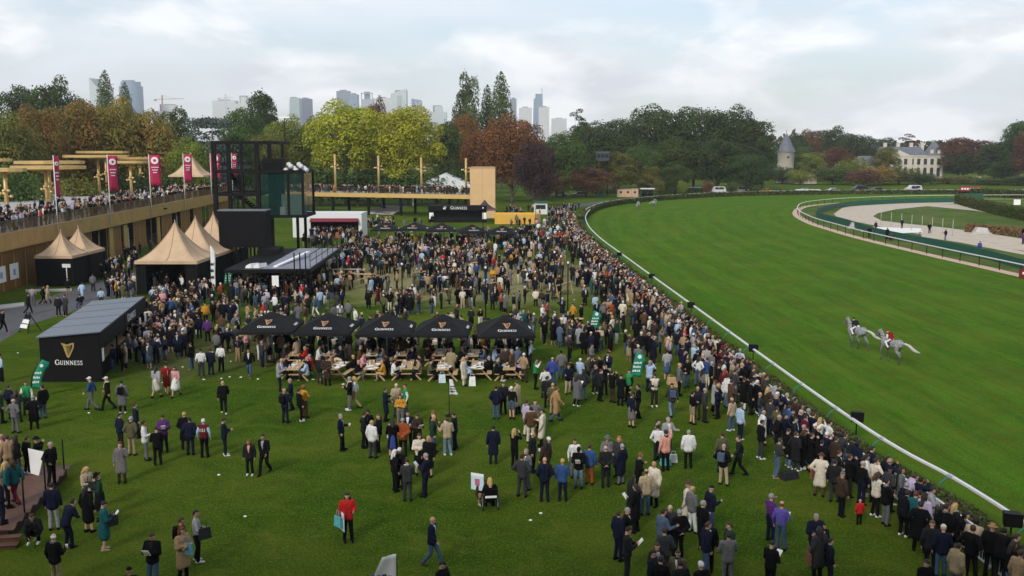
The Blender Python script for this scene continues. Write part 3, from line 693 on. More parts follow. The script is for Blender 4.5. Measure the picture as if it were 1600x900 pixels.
for x0, x1 in ((5.0, 6.5), (6.55, 7.95), (8.05, 9.5)): MB().box(x0, x1, -.03, .0, 6.45, 11.0).build('glass_pane', M_GREENG, tw)
for y0, y1 in ((.1, 2.7), (2.8, 5.4)): MB().box(W2-.0, W2+.03, y0, y1, 6.45, 11.0).build('glass_pane', M_GREENG, tw)
MB().box(4.95, 6.4, 4.9, 5.3, 6.4, 10.9).build('cabin_wall', M_BLACK, tw)
MB().box(6.6, 9.2, 2.6, 3.6, 6.3, 8.6).build('lift_box', mat('pale_green_box', (.35, .50, .42), .6, .1), tw)
MB().box(6.9, 7.5, .5, 1.0, 6.3, 7.3).build('desk', M_PAPER, tw)
MB().box(5.2, 7.4, .2, 1.4, 11.12, 12.6).build('equipment_case', M_BLACK, tw)
gz = MB()
for k in range(9): gz.ell((7.7+.28*k, .5+.3*(k % 2), 11.35+.2*((k*7) % 4)), .3, .35, .28, 8, 5)
gz.build('plastic_sheet', mat('pale_plastic', (.55, .56, .58), .3, .2, 5), tw)
MB().tube([(6.9, 4, 14.3), (6.9, 4, 17.2)], .05, 6).build('mast', M_BLACK, tw)
MB().box(6.3, 7.5, 3.9, 4.1, 17.1, 17.3).build('mast_lamp', M_PAPER, tw)
scn = empty('video_screen', (-30.6, 100, 0), 0, 'big black video screen box seen from behind on steel legs', 'screen')
MB().box(0, 5.0, 0, 1.9, 3.45, 7.25).build('housing', M_BLACK, scn)
MB().box(.12, 4.88, -.04, 0, 3.6, 7.12).build('back_panel', M_DARK, scn)
MB().box(-.05, 5.05, -.06, 1.95, 7.25, 7.36).build('cap_sheet', mat('grey_sheet', (.16, .165, .175), .5, .1), scn)
for x_ in (.3, 1.7, 3.2, 4.7):
    for y_ in (.15, 1.7): MB().box(x_-.09, x_+.09, y_-.09, y_+.09, 0, 3.45).build('leg', M_BLACK, scn)
for x_ in (.3, 3.2): MB().bar((x_, .15, .3), (x_+1.4, .15, 3.3), .09).build('brace', M_BLACK, scn)
cb = empty('canopy_bar', (-24.8, 85.5, -.15), R(2), 'black canopy bar with a flat grey blue roof deck, people queueing below', 'bar')
M_LAV = mat('grey_blue_deck', (.22, .225, .27), .75, .2, .6, .15)
MB().hexa([(-1, 0, 2.74), (6.7, 0, 2.74), (6.7, 19, 2.74), (-1, 19, 2.74)], [(-1, 0, 3.05), (6.7, 0, 3.05), (6.7, 19, 3.05), (-1, 19, 3.05)]).build('roof', M_BLACK, cb)
rd = MB().box(2.2, 6.5, .5, 18.8, 3.054, 3.075).build('roof_sheet', M_LAV, cb)
for k in range(1, 9): MB().box(2.2, 6.5, .5+k*2.03, .54+k*2.03, 3.075, 3.085).build('seam', M_LAV, rd)
MB().bar((3.2, 1.5, 3.12), (4.6, 11, 3.5), .35, .12).build('folded_ramp', M_PAPER, cb)
MB().box(-.8, 1.1, 12, 16, 3.06, 3.6).build('store_box', M_BLACK, cb)
for k in range(2): MB().hexa([(.6+k*.7, 1.0, 3.06), (1.2+k*.7, 1.0, 3.06), (1.6+k*.7, 2.5, 3.06), (1.0+k*.7, 2.5, 3.06)], [(.7+k*.7, 1.0, 3.3), (1.1+k*.7, 1.0, 3.5), (1.5+k*.7, 2.5, 3.4), (1.1+k*.7, 2.5, 3.3)]).build('folded_panel', M_PAPER, cb)
for x_ in (-.8, 1.7, 4.2, 6.55):
    for y_ in (.15, 9, 18.8): MB().box(x_-.07, x_+.07, y_-.07, y_+.07, 0, 2.74).build('post', M_BLACK, cb)
MB().box(-.8, 6.4, 4.2, 4.9, 0, 1.1).build('counter', M_BLACK, cb); MB().box(-.8, 6.4, 7.0, 7.1, 0, 2.5).build('back_wall', M_INT, cb)
MB().box(3.2, 3.8, -.02, -.0, 1.5, 2.5).build('menu_board', M_PAPER, cb)
for k in range(6):
    x_ = 6.45; y_ = 1+k*3.4; MB().box(x_, x_+.05, y_, y_+.05, 3.06, 4.3).build('guard_post', M_BLACK, cb)
MB().box(6.45, 6.5, 1, 18.1, 4.25, 4.31).build('guard_rail', M_BLACK, cb); MB().box(6.45, 6.5, 1, 18.1, 3.65, 3.7).build('guard_rail', M_BLACK, cb)
for k in range(3): MB().bar((6.3-.5*k, -.3, 0), (6.3-.5*k, -.3, 4.6), .1).build('lamp_post', M_BLACK, cb)
# ---------------------------------------------------------------- footbridge with spectators, gold lamp poles
BA = Vector((-40.5, 206, 0)); BB = Vector((-8.2, 195, 0)); bd = (BB-BA).normalized(); bL = (BB-BA).length
BZ = 4.55
br = empty('footbridge', BA, math.atan2(bd.y, bd.x), 'raised gold edged footbridge packed with spectators behind the lawn', 'bridge')
MB().box(-14, bL, 0, 9, BZ-.35, BZ).build('bridge_deck', M_DECK, br)
for k in range(12): MB().box(-14+k*4.0+.01, -14+(k+1)*4.0-.01, -.12, 0, BZ-.80, BZ+.05).build('fascia_panel', mat('bright_gold', (.60, .40, .14), .45, .08, 1, 0, .25), br)
MB().box(-14, bL, .1, 9, BZ-.85, BZ-.36).build('underside', M_BLACK, br)
rme = MB()
for k in range(14): rme.box(k*.28-.02, k*.28+.02, -.02, .02, 0, 1.15)
rme.box(0, 3.95, -.03, .03, 1.15, 1.2); rme = rme.mesh('railing'); rme.materials.append(mat('bronze_rod'))
for k in range(12):
    o = bpy.data.objects.new('railing', rme); link(o, br); o.location = (-14+k*4, .05, BZ)
for x_ in (2, 10.5, 18, 26, 32.5):
    for y_ in (.8, 8): MB().box(x_-.22, x_+.22, y_-.22, y_+.22, 0, BZ-.85).build('pier', M_BLACK, br)
st = MB()                                     # broad pale steps under the bridge
for k in range(9): 
    MB().box(7+k*.25, 15, 3+k*.8, 3+(k+1)*.8-.06, .0+k*.16, .16+k*.16).build('step', M_CONC, br)
MB().bar((4, 1.5, BZ-.9), (14, 1.5, 1.6), .8, .25).build('stair_beam', M_BLACK, br)
for px, ty, d_ in ((523, 241, 'first from the black tower'), (591, 243, 'second from the black tower'), (658, 246, 'third, in front of the yellow plane tree'), (728, 247, 'last, beside the beige tower')):
    t_ = (px-490)/245; b0 = BA+bd*(bL*t_+.5)+Vector((-bd.y, bd.x, 0))*4; top = aty(px, ty, b0.y).z
    b0.x = aty(px, ty, b0.y).x
    r = empty('lamp_pole', (b0.x, b0.y, BZ), 0, 'gold globe lamp pole on the footbridge, '+d_, 'lamp pole', 'gold lamp poles on the footbridge')
    MB().tube([(0, 0, 0), (0, 0, top-BZ)], .24, 10).build('pole', M_GOLD2, r); lm = MB(); lamps(lm, (top-BZ)*.62, 7, .75); lm.build('lamp_cluster', M_LAMP, r)
# beige tower with rounded top corners
bt = empty('beige_tower', (-5.9, 193.5, 0), 0, 'smooth beige panelled tower block with rounded corners at the footbridge end', 'tower')
def rrect(w_, h_, r_, n=5):
    return [(w_/2-r_+r_*math.cos(a), h_-r_+r_*math.sin(a)) for a in [math.pi/2*k/n for k in range(n+1)]]+[(-w_/2+r_-r_*math.sin(a), h_-r_+r_*math.cos(a)) for a in [math.pi/2*k/n for k in range(n+1)]]
M_BEIGE = mat('beige_panel', (.60, .40, .20), .6, .05, .5)
po = [(-2.55, 0), (2.55, 0)]+rrect(5.1, 10.25, .35)
MB().slabpoly([(a, .0, b) for a, b in po][::-1], (0, 3.5, 0)).build('core', mat('beige_joint', (.40, .27, .14), .7), bt)
for k, (z0, z1) in enumerate(((0, 3.3), (3.33, 6.6), (6.63, 9.85))):
    for x0, x1 in ((-2.5, -.02), (.02, 2.5)): MB().box(x0, x1, -.05, .0, z0, z1).build('panel', M_BEIGE, bt)
sb = empty('small_tent', (-5.3, 186.5, 0), 0, 'small dark peaked tent with pink valance at the foot of the beige tower', 'tent')
MB().lathe([(2.3, 2.25), (1.5, 2.6), (.7, 3.2), (.05, 4.0)], (0, 0, 0), 4).build('roof', mat('dark_taupe_cloth', (.06, .045, .045), .8), sb)
MB().lathe([(2.3, 1.95), (2.32, 2.27)], (0, 0, 0), 4).build('valance', mat('pink_cloth', (.45, .2, .22), .8), sb)
for a_ in range(4): MB().box(2.25*math.cos(a_*math.pi/2)-.05, 2.25*math.cos(a_*math.pi/2)+.05, 2.25*math.sin(a_*math.pi/2)-.05, 2.25*math.sin(a_*math.pi/2)+.05, 0, 2.2).build('post', M_BLACK, sb)
lb = empty('low_bar', (-10.2, 181, 0), 0, 'long low black bar counter with white lettering below the footbridge', 'bar')
MB().box(-5.6, 5.4, 0, 2.6, 2.3, 3.2).build('fascia', M_BLACK, lb); MB().box(-5.6, 5.4, .6, 1.2, 0, 1.1).build('counter', M_BLACK, lb)
for x_ in (-5.5, 0, 5.3):
    for y_ in (.1, 2.5): MB().box(x_-.08, x_+.08, y_-.08, y_+.08, 0, 2.3).build('post', M_BLACK, lb)
MB().box(-5.5, 5.3, 2.3, 2.4, 0, 2.3).build('back_wall', M_INT, lb)
wm = word_mb('GUINNESS', .5).build('lettering', M_LOGO, lb); wm.location = (.2, -.01, 2.5)
hm = harp_mb(.6).build('emblem', M_LOGO, lb); hm.location = (-2.4, -.01, 2.45)
for x_ in (-5.0, 5.0): MB().box(x_-.4, x_+.4, -.05, 0, .7, 1.9).build('price_board', M_PAPER, lb)
yb = empty('yellow_platform', (1.0, 177.5, 0), 0, 'low yellow ochre platform box beside the beige tower', 'platform')
M_OCHRE = mat('ochre_panel', (.62, .36, .06), .6, .08, .8)
MB().box(-4.2, 3.4, 0, .12, 0, 1.75).build('front_panel', M_OCHRE, yb); MB().slabpoly([(3.4, 0, 0), (4.3, 3.8, 0), (4.3, 3.8, 1.75), (3.4, 0, 1.75)][::-1], (.08, 0, 0)).build('side_panel', mat('beige_panel'), yb)
MB().box(-4.2, 3.5, .12, 3.8, 1.55, 1.7).build('platform_top', M_OCHRE, yb); MB().box(-4.2, 4.3, 3.7, 3.8, 0, 1.9).build('rear_panel', M_OCHRE, yb)
# white hospitality pavilion with red awning
wp = empty('white_pavilion', (-28.9, 150, 0), 0, 'white open fronted pavilion with dark red awning and guests inside', 'pavilion')
MB().box(-5.4, 5.4, .0, .18, 3.0, 3.75).build('fascia', M_WHITE, wp); MB().box(-5.4, -2.6, 0, .18, 0, 3.0).build('front_wall', M_WHITE, wp); MB().box(4.9, 5.4, 0, .18, 0, 3).build('front_wall', M_WHITE, wp)
MB().box(-5.4, 5.4, .18, 6, 3.55, 3.75).build('roof', M_WHITE, wp); MB().box(-5.4, 5.4, 5.8, 6, 0, 3.55).build('back_wall', mat('dark_red_cloth', (.05, .012, .014), .8), wp)
MB().box(-5.4, -5.2, .18, 5.8, 0, 3.55).build('side_wall', M_WHITE, wp); MB().box(5.2, 5.4, .18, 5.8, 0, 3.55).build('side_wall', M_WHITE, wp)
MB().hexa([(-2.6, -.9, 2.5), (4.9, -.9, 2.5), (4.9, 0, 2.85), (-2.6, 0, 2.85)], [(-2.6, -.9, 2.58), (4.9, -.9, 2.58), (4.9, 0, 3.0), (-2.6, 0, 3.0)]).build('awning', mat('burgundy_cloth', (.16, .02, .035), .8), wp)
MB().box(-1.5, 2.6, -1.2, -.9, 0, .9).build('flower_box', mat('brick_orange', (.30, .10, .04), .8), wp)
# striped white marquee behind the bridge
mq = empty('marquee', (-16.5, 236, 0), 0, 'white marquee roof with dark stripes behind the footbridge', 'marquee')
M_MQ = mat('marquee_cloth', (.62, .64, .66), .6, .05, 1)
for k, (x0, x1, zc) in enumerate(((-8, 0, 1), (0, 8, -1))):
    rows = []
    for i in range(7):
        f = i/6; x_ = x0+(x1-x0)*f; z_ = 4.6+3.4*(f if k == 0 else 1-f); rows.append([(x_, y_, z_) for y_ in (0, 3, 6, 9)])
    MB().grid(rows, False).build('roof_slope', M_MQ, mq)
for f in (.25, .5, .75):
    for sgn in (-1, 1): MB().bar((sgn*8*(1-f), -.02, 4.62+3.4*f), (sgn*8*(1-f), 9, 4.62+3.4*f), .5, .05).build('stripe', M_DARK, mq)
MB().slabpoly([(-8, 0, 4.5), (8, 0, 4.5), (0, 0, 7.95)], (0, .05, 0)).build('gable', M_MQ, mq)
for x_ in (-7.8, 7.8):
    for y_ in (.2, 8.8): MB().box(x_-.1, x_+.1, y_-.1, y_+.1, 0, 4.6).build('post', M_WHITE, mq)
# ---------------------------------------------------------------- trees
M_BARK = mat('bark', (.085, .065, .048), .9, .3, 1.5, .4); M_PALEBARK = mat('pale_bark', (.27, .24, .18), .85, .3, .8, .3)
LM = {
 'brown': leaf_mat('autumn_brown_leaf', (.125, .076, .014), (.37, .225, .045), (.18, .19, .034), .45),
 'olive': leaf_mat('olive_leaf', (.060, .075, .013), (.20, .215, .038), (.20, .13, .028), .25),
 'yellow': leaf_mat('yellow_plane_leaf', (.20, .215, .010), (.52, .52, .030), (.26, .31, .022), .2),
 'lime': leaf_mat('yellow_green_leaf', (.080, .110, .013), (.245, .275, .036)),
 'green': leaf_mat('mid_green_leaf', (.028, .054, .010), (.10, .15, .027)),
 'dark': leaf_mat('dark_green_leaf', (.018, .040, .009), (.066, .112, .024), (.09, .085, .020), .12),
 'poplar': leaf_mat('poplar_leaf', (.042, .072, .022), (.145, .195, .058)),
 'cedar': leaf_mat('cedar_needle', (.040, .064, .050), (.13, .170, .135)),
 'russet': leaf_mat('russet_leaf', (.105, .042, .013), (.30, .130, .042), (.15, .09, .024), .2),
 'copper': leaf_mat('copper_beech_leaf', (.022, .013, .014), (.080, .042, .043)),
 'maroon': leaf_mat('maroon_brown_leaf', (.065, .032, .017), (.19, .092, .045)),
}
TR = np.random.default_rng(11)
def crown_mesh(shape, seed, r, h, leaf, n):
    g = np.random.default_rng(seed); P = []; Nn = []; T = []
    if shape == 'poplar':
        nl = 46
        for k in range(nl):
            f = (k+.5)/nl; rr = r*(.35+.95*math.sin(math.pi*min(1, .12+f*.9))**.8); a = k*2.4
            P.append((rr*.5*math.cos(a), rr*.5*math.sin(a), h*f)); T.append(rr*.62)
        C = np.array(P); Rr = np.array(T); sq = 1.7
    elif shape == 'cedar':
        C = []; Rr = []
        for k in range(60):
            f = g.random(); rr = r*(1-.55*f)*math.sqrt(g.random()); a = g.random()*6.28; C.append((rr*math.cos(a), rr*math.sin(a), h*(.08+.88*round(f*7)/7))); Rr.append(r*.34)
        C = np.array(C); Rr = np.array(Rr); sq = .46
    elif shape == 'pine':
        C = []; Rr = []
        for k in range(26):
            f = g.random(); rr = r*.62*math.sqrt(g.random()); a = g.random()*6.28; C.append((rr*math.cos(a), rr*math.sin(a), h*(.05+.85*f))); Rr.append(r*.42*(1.1-.4*f))
        C = np.array(C); Rr = np.array(Rr); sq = .72
    else:
        C = []; Rr = []; nl = {'round': 40, 'oval': 40, 'bush': 22, 'loose': 34}[shape]
        for k in range(nl):
            z = 1-2*(k+.5)/nl; z = max(-.82, z); a = k*2.39996+g.normal(0, .25); q = math.sqrt(max(0, 1-z*z)); s = (.55+.28*g.random())
            if shape == 'round' and z < -.2: q *= 1.0
            wd = 1.0 if shape != 'oval' else (1.05-.25*z)
            C.append((r*s*wd*q*math.cos(a), r*s*wd*q*math.sin(a), h*.5*(1+z*s*1.12))); Rr.append(r*(.24+.18*g.random())*(1.15 if shape == 'bush' else 1))
        for k in range(6): C.append(tuple(g.normal(0, .2, 3)*np.array([r, r, h*.5])+np.array([0, 0, h*.5]))); Rr.append(r*.45)
        C = np.array(C); Rr = np.array(Rr); sq = .95
    wts = Rr**2; idx = g.choice(len(C), n, p=wts/wts.sum())
    d = g.normal(0, 1, (n, 3)); d /= np.linalg.norm(d, axis=1)[:, None]; d[:, 2] = np.where(d[:, 2] < -.35, -d[:, 2], d[:, 2])
    rad = Rr[idx]*(.72+.34*g.random(n)**.7+(g.random(n) < .05)*.22)
    D = d*rad[:, None]; D[:, 2] *= sq; Pt = C[idx]+D
    lt = g.random(len(C))*.6; tone = np.clip(lt[idx]+.34*g.random(n)+.05, 0, 1)
    nn = d.copy(); nn[:, 2] += .3
    me = quads_mesh('crown', leaf_quads(Pt, nn, np.full(n, leaf)*(.8+.5*g.random(n)), .5), tone); me.materials.append(None); return me, C, Rr
PROTO = {}
for nm, shape, seed, r, h, leaf, n in (('round1', 'round', 1, 8, 18, .42, 21000), ('round2', 'round', 2, 8, 18, .42, 21000), ('round3', 'loose', 3, 8, 18, .42, 17000), ('oval1', 'oval', 4, 6, 18, .41, 16500), ('oval2', 'oval', 5, 6, 18, .41, 16500),
                                      ('poplar', 'poplar', 6, 2.6, 22, .42, 7500), ('cedar', 'cedar', 7, 8, 16, .50, 11000), ('pine', 'pine', 8, 5, 14, .42, 5200), ('bush1', 'bush', 9, 3, 4, .26, 3600), ('bush2', 'bush', 10, 3, 4, .26, 3600)):
    PROTO[nm] = (*crown_mesh(shape, seed, r, h, leaf, n), r, h)
def trunk_mesh(C, Rr, r, h, base, seed, thick):
    g = random.Random(seed); mb = MB(); top = base+h*.72
    mb.tube([(0, 0, -.3), (.05, .02, base*.5), (.1*r*.2, 0, base+h*.15), (-.03*r, .02*r, base+h*.42), (0, 0, top)], [thick*1.25, thick, thick*.8, thick*.5, thick*.14], 8)
    for i in g.sample(range(len(C)), min(12, len(C))):
        z0 = base*.75+g.random()*h*.35; e = C[i]; e = (e[0]*.92, e[1]*.92, e[2]+base)
        if e[2] < z0: z0 = e[2]*.7
        m = ((e[0])*.45, (e[1])*.45, z0+(e[2]-z0)*.55); mb.tube([(0, 0, z0), m, e], [thick*.42, thick*.24, thick*.05], 6)
    return mb.mesh('trunk')
TRK = {}
def tree(px, ty, Y, wpx, shape, lm, label, base_f=.16, name='tree', group='trees behind the course', pale=False, z0=0.0):
    me, C, Rr, r, h = PROTO[shape]
    X = (px-800)/FPX*(Y*_c+CAM_H*_s); top = aty(px, ty, Y).z-z0; wid = wpx/FPX*Y
    base = top*base_f; sxy = wid/2/(r*1.06); sz = (top-base)/(h*1.04)
    o = empty(name, (X, Y, z0), TR.random()*6.28 if shape not in ('poplar',) else 0, label, 'tree' if 'bush' not in shape else 'shrub', group)
    c = bpy.data.objects.new('crown', me); link(c, o); c.location = (0, 0, base); c.scale = (sxy, sxy, sz)
    c.material_slots[0].link = 'OBJECT'; c.material_slots[0].material = LM[lm]
    key = (shape, round(base_f, 2))
    if key not in TRK: TRK[key] = trunk_mesh(C, Rr, r, h, h*base_f/(1-base_f), 5, (.019*h if shape != 'poplar' else .012*h) if 'bush' not in shape else .03*h); TRK[key].materials.append(None)
    t = bpy.data.objects.new('trunk', TRK[key]); link(t, o); t.scale = (sxy, sxy, sz)
    t.material_slots[0].link = 'OBJECT'; t.material_slots[0].material = M_PALEBARK if pale else M_BARK
    return o
TREES = [
 (18, 176, 172, 118, 'round1', 'olive', 'yellowish olive tree at the booth end of the terrace'),
 (62, 156, 185, 96, 'round3', 'brown', 'thin brown green tree above the first gold canopies'),
 (-12, 118, 260, 44, 'oval1', 'dark', 'dark narrow tree cut by the picture edge above the terrace'),
 (40, 130, 262, 84, 'round2', 'dark', 'dark tree behind the brown ones, second from the picture edge'),
 (98, 120, 255, 96, 'round1', 'dark', 'tall dark tree standing left of the two slim poplars'),
 (128, 152, 200, 118, 'round2', 'brown', 'large brown autumn tree behind the first two magenta banners'),
 (188, 152, 205, 112, 'round1', 'brown', 'large brown autumn tree below the two slim poplars'),
 (238, 163, 208, 98, 'round3', 'brown', 'brown tree above the third magenta banner'),
 (173, 107, 420, 27, 'poplar', 'poplar', 'taller of two slim poplars beside the pale slanted skyscraper'),
 (203, 126, 420, 22, 'poplar', 'poplar', 'shorter of two slim poplars in front of the rounded glass tower'),
 (283, 167, 225, 84, 'oval2', 'green', 'green tree between the brown trees and the blue cedar'),
 (335, 166, 215, 108, 'cedar', 'cedar', 'grey blue cedar with flat layered branches behind the banners'),
 (300, 214, 200, 76, 'round1', 'lime', 'low light green tree behind the terrace tent'),
 (385, 166, 262, 84, 'round2', 'green', 'green tree just left of the tall dark oak by the tower'),
 (415, 137, 290, 64, 'oval1', 'dark', 'tall dark tree rising behind the black scaffold tower'),
 (372, 200, 225, 80, 'round3', 'green', 'low green tree behind the scaffold tower top'),
 (455, 180, 250, 92, 'round1', 'lime', 'pale green tree between scaffold tower and yellow plane'),
 (425, 205, 232, 90, 'round2', 'olive', 'olive tree directly behind the scaffold tower mast'),
 (492, 178, 282, 64, 'round3', 'green', 'green tree at the shoulder of the bright yellow plane'),
 (541, 156, 240, 128, 'round1', 'yellow', 'big bright yellow green plane tree behind the footbridge'),
 (638, 163, 240, 126, 'round2', 'yellow', 'big yellow green plane tree with pale forked trunk behind the footbridge'),
 (585, 176, 262, 60, 'round3', 'lime', 'narrow tree filling the gap between the two yellow planes'),
 (592, 152, 330, 44, 'round1', 'maroon', 'reddish brown treetop peeping between the two yellow planes'),
 (700, 186, 272, 62, 'oval1', 'green', 'green tree at the edge of the second yellow plane'),
 (730, 110, 330, 50, 'oval2', 'poplar', 'broad tall poplar, stoutest of the three above the beige tower'),
 (762, 130, 345, 24, 'poplar', 'poplar', 'slim middle poplar of the three above the beige tower'),
 (783, 109, 340, 32, 'poplar', 'poplar', 'tall slim poplar above the russet tree'),
 (728, 176, 292, 60, 'round2', 'russet', 'russet tree under the stout poplar'),
 (800, 178, 250, 112, 'round1', 'russet', 'big russet tree behind the beige tower'),
 (755, 200, 262, 70, 'round2', 'russet', 'russet tree directly above the beige tower'),
 (836, 219, 226, 74, 'round2', 'copper', 'dark purple copper beech beside the beige tower'),
 (880, 200, 282, 84, 'round3', 'green', 'green tree between the copper beech and the dark wood'),
 (905, 164, 345, 42, 'pine', 'dark', 'lone open crowned pine above the dark wood'),
 (926, 190, 310, 90, 'round1', 'dark', 'dark tree below the lone pine'),
 (966, 184, 330, 94, 'round2', 'dark', 'dark tree at the start of the tall dark wood'),
 (1022, 163, 340, 116, 'round1', 'dark', 'highest dark tree of the wood, over the wooden sheds'),
 (1083, 164, 342, 108, 'round2', 'dark', 'dark tree at the middle of the wood, over the shelter'),
 (1140, 165, 340, 104, 'round1', 'dark', 'dark tree of the wood above the two white vans'),
 (1172, 182, 330, 84, 'oval1', 'dark', 'dark tree sloping down towards the round tower'),
 (1190, 210, 318, 42, 'oval2', 'dark', 'last dark tree beside the round slate roofed tower'),
 (1052, 210, 318, 92, 'round3', 'green', 'mid green tree in front of the dark wood over the shrubs'),
 (1120, 212, 316, 96, 'round3', 'dark', 'dark loose tree in front of the wood over the white vans'),
 (1000, 222, 310, 76, 'round3', 'green', 'mid green tree in front of the wood above the sheds'),
 (960, 232, 305, 80, 'round3', 'olive', 'olive tree beside the commentary box at the wood edge'),
 (1166, 240, 306, 70, 'round2', 'dark', 'low dark tree by the yellow car'),
 (916, 258, 282, 92, 'round3', 'maroon', 'low spreading brown tree over parked cars at the lawn end'),
 (870, 262, 280, 60, 'round2', 'olive', 'low olive tree behind the copper beech'),
 (1012, 258, 300, 44, 'oval2', 'olive', 'small golden olive tree above the wooden sheds'),
 (1055, 256, 302, 56, 'round2', 'green', 'small green tree above the flat shelter'),
 (1238, 204, 470, 60, 'round3', 'dark', 'dark tree behind the round slate roofed tower'),
 (1262, 198, 480, 56, 'round3', 'maroon', 'brownish bare topped tree behind the round tower'),
 (1300, 197, 500, 72, 'round1', 'dark', 'broad dark tree between round tower and chateau'),
 (1336, 208, 470, 70, 'round2', 'dark', 'dark tree just left of the chateau'),
 (1268, 236, 430, 48, 'oval1', 'lime', 'yellow green tree beside the ruined wall'),
 (1308, 226, 440, 60, 'round3', 'maroon', 'reddish tree between round tower and chateau'),
 (1250, 228, 452, 60, 'round2', 'green', 'green tree above the ruined wall'),
 (1383, 228, 432, 46, 'oval1', 'olive', 'olive tree standing in front of the chateau'),
 (1420, 206, 560, 44, 'pine', 'maroon', 'open brown treetop above the chateau roof'),
 (1380, 212, 560, 64, 'round3', 'dark', 'dark tree behind the chateau chimneys'),
 (1460, 220, 560, 70, 'round1', 'dark', 'dark tree behind the chateau corner pavilion'),
 (1505, 214, 470, 112, 'round2', 'maroon', 'broad red brown tree right of the chateau'),
 (1497, 236, 462, 60, 'round1', 'dark', 'dark tree touching the chateau side'),
 (1552, 222, 440, 66, 'oval2', 'dark', 'dark green tree between red brown tree and picture edge'),
 (1588, 186, 410, 64, 'oval1', 'dark', 'tallest dark tree at the wooded hill above the red banner'),
 (1612, 200, 380, 70, 'round1', 'maroon', 'brown tree cut by the picture edge above the white sign'),
 (1566, 250, 425, 56, 'round3', 'green', 'green tree below the tall dark tree on the hill'),
]
for px, ty, Y, wp_, sh, lm, lab in TREES:
    bf = .05 if (Y > 290 or lm in ('dark', 'maroon')) else .09
    if lm == 'yellow' and Y == 240: bf = .22
    if sh == 'pine': bf = .45
    if sh == 'poplar': bf = .06
    lab = lab.replace('left of', 'beside').replace('right of', 'beyond')
    tree(px, ty, Y, wp_, sh, lm, lab, bf, 'tree', None, pale=(lm == 'yellow'))
SHR = [(1028, 282, 292, 22, 'olive', 'clipped olive shrub, first beside the flat shelter'), (1066, 284, 292, 18, 'lime', 'clipped light green shrub, second beside the shelter'), (1106, 284, 292, 20, 'maroon', 'clipped brown shrub beside the first white van'), (1144, 285, 292, 18, 'green', 'clipped green shrub between the two white vans'),
 (1300, 262, 385, 70, 'green', 'bush mass below the ruined wall'), (1330, 250, 398, 62, 'lime', 'light green bush between ruined wall and chateau'), (1348, 266, 372, 58, 'maroon', 'reddish bush in front of the chateau lawn'), (1372, 262, 378, 60, 'brown', 'brown bush beside the reddish bush below the chateau'), (1404, 263, 388, 80, 'olive', 'wide olive bush below the chateau front'), (1436, 271, 380, 60, 'dark', 'dark bush at the chateau corner'),
 (1222, 262, 396, 60, 'dark', 'dark bush at the foot of the round tower'), (1250, 268, 382, 50, 'lime', 'ivy coloured bush on the ruined wall'), (1480, 276, 392, 70, 'olive', 'low olive bush beyond the chateau corner'), (1520, 274, 392, 66, 'lime', 'low light green bush above the red banner'), (1560, 280, 380, 76, 'green', 'low green bush by the white sign'), (1600, 276, 372, 60, 'dark', 'low dark bush at the picture edge above the sign'),
 (30, 272, 152, 110, 'green', 'green bush behind the terrace at the booth end'), (120, 280, 168, 90, 'olive', 'olive bush behind the terrace second from the booth end'), (200, 276, 178, 90, 'dark', 'dark bush behind the terrace lamp poles'), (250, 274, 192, 80, 'green', 'green bush behind the terrace near the tent'), (350, 276, 222, 70, 'dark', 'dark bush beside the terrace tent'),
 (-20, 278, 150, 90, 'lime', 'light green bush at the picture edge behind the terrace'), (560, 268, 236, 120, 'dark', 'dark undergrowth bush under the first yellow plane'), (650, 272, 238, 110, 'dark', 'dark undergrowth bush under the second yellow plane'), (500, 262, 236, 80, 'green', 'green bush behind the footbridge near the tower'), (715, 262, 245, 60, 'dark', 'dark bush behind the marquee'), (850, 268, 262, 60, 'maroon', 'brown bush under the copper beech')]
for px, ty, Y, wp_, lm, lab in SHR: tree(px, ty, Y, wp_, 'bush1' if px % 4 else 'bush2', lm, lab, .04, 'shrub', None)
# distant wooded belt (one mass) closing the horizon
P = []; Nn = []
g = np.random.default_rng(21); nb = 26000
X = g.random(nb)*2600-1300; Y = 640+g.random(nb)*260
top = 12+5*np.sin(X*.013)+4*np.sin(X*.041+1)+3*np.sin(X*.11)+np.where(X > 120, 6, 0)
Z = top*g.random(nb)**.55
bq = quads_mesh('distant_wood', leaf_quads(np.stack([X, Y, Z], 1), np.tile([0, -.6, .6], (nb, 1)), np.full(nb, 4.6), .6), g.random(nb))
bq.materials.append(leaf_mat('far_wood_leaf', (.018, .026, .010), (.07, .075, .025), (.09, .05, .02), .2))
ow = bpy.data.objects.new('distant_wood', bq); link(ow); tag(ow, 'distant mixed woodland closing the view behind the park trees', 'woodland', None, 'stuff')
# ---------------------------------------------------------------- chateau, round tower, ruin
M_LIME = mat('limestone', (.52, .475, .40), .8, .08, .5, .1); M_SLATE = mat('slate', (.115, .125, .15), .5, .2, .8, .1); M_WIN = mat('dark_window', (.03, .035, .045), .15, .2, 2)
ch = empty('chateau', (191, 470, 0), R(-14), 'pale stone chateau with slate hip roof, pediment and chimneys among trees', 'house')
MB().box(-17, 17, 0, 13, 0, 10.5).build('wall', M_LIME, ch); MB().box(-17.4, 17.4, -.4, 13.4, 10.5, 11.1).build('cornice', M_LIME, ch); MB().box(-17.1, 17.1, -.15, 13.1, 5.7, 6.0).build('string_course', M_LIME, ch)
def hip(mb, x0, x1, y0, y1, z0, z1, ins):
    mb.hexa([(x0, y0, z0), (x1, y0, z0), (x1, y1, z0), (x0, y1, z0)], [(x0+ins, y0+ins, z1), (x1-ins, y0+ins, z1), (x1-ins, y1-ins, z1), (x0+ins, y1-ins, z1)]); return mb
rf = hip(MB(), -17.2, 10, -.2, 13.2, 11.1, 15.2, 3.2).build('roof', M_SLATE, ch)
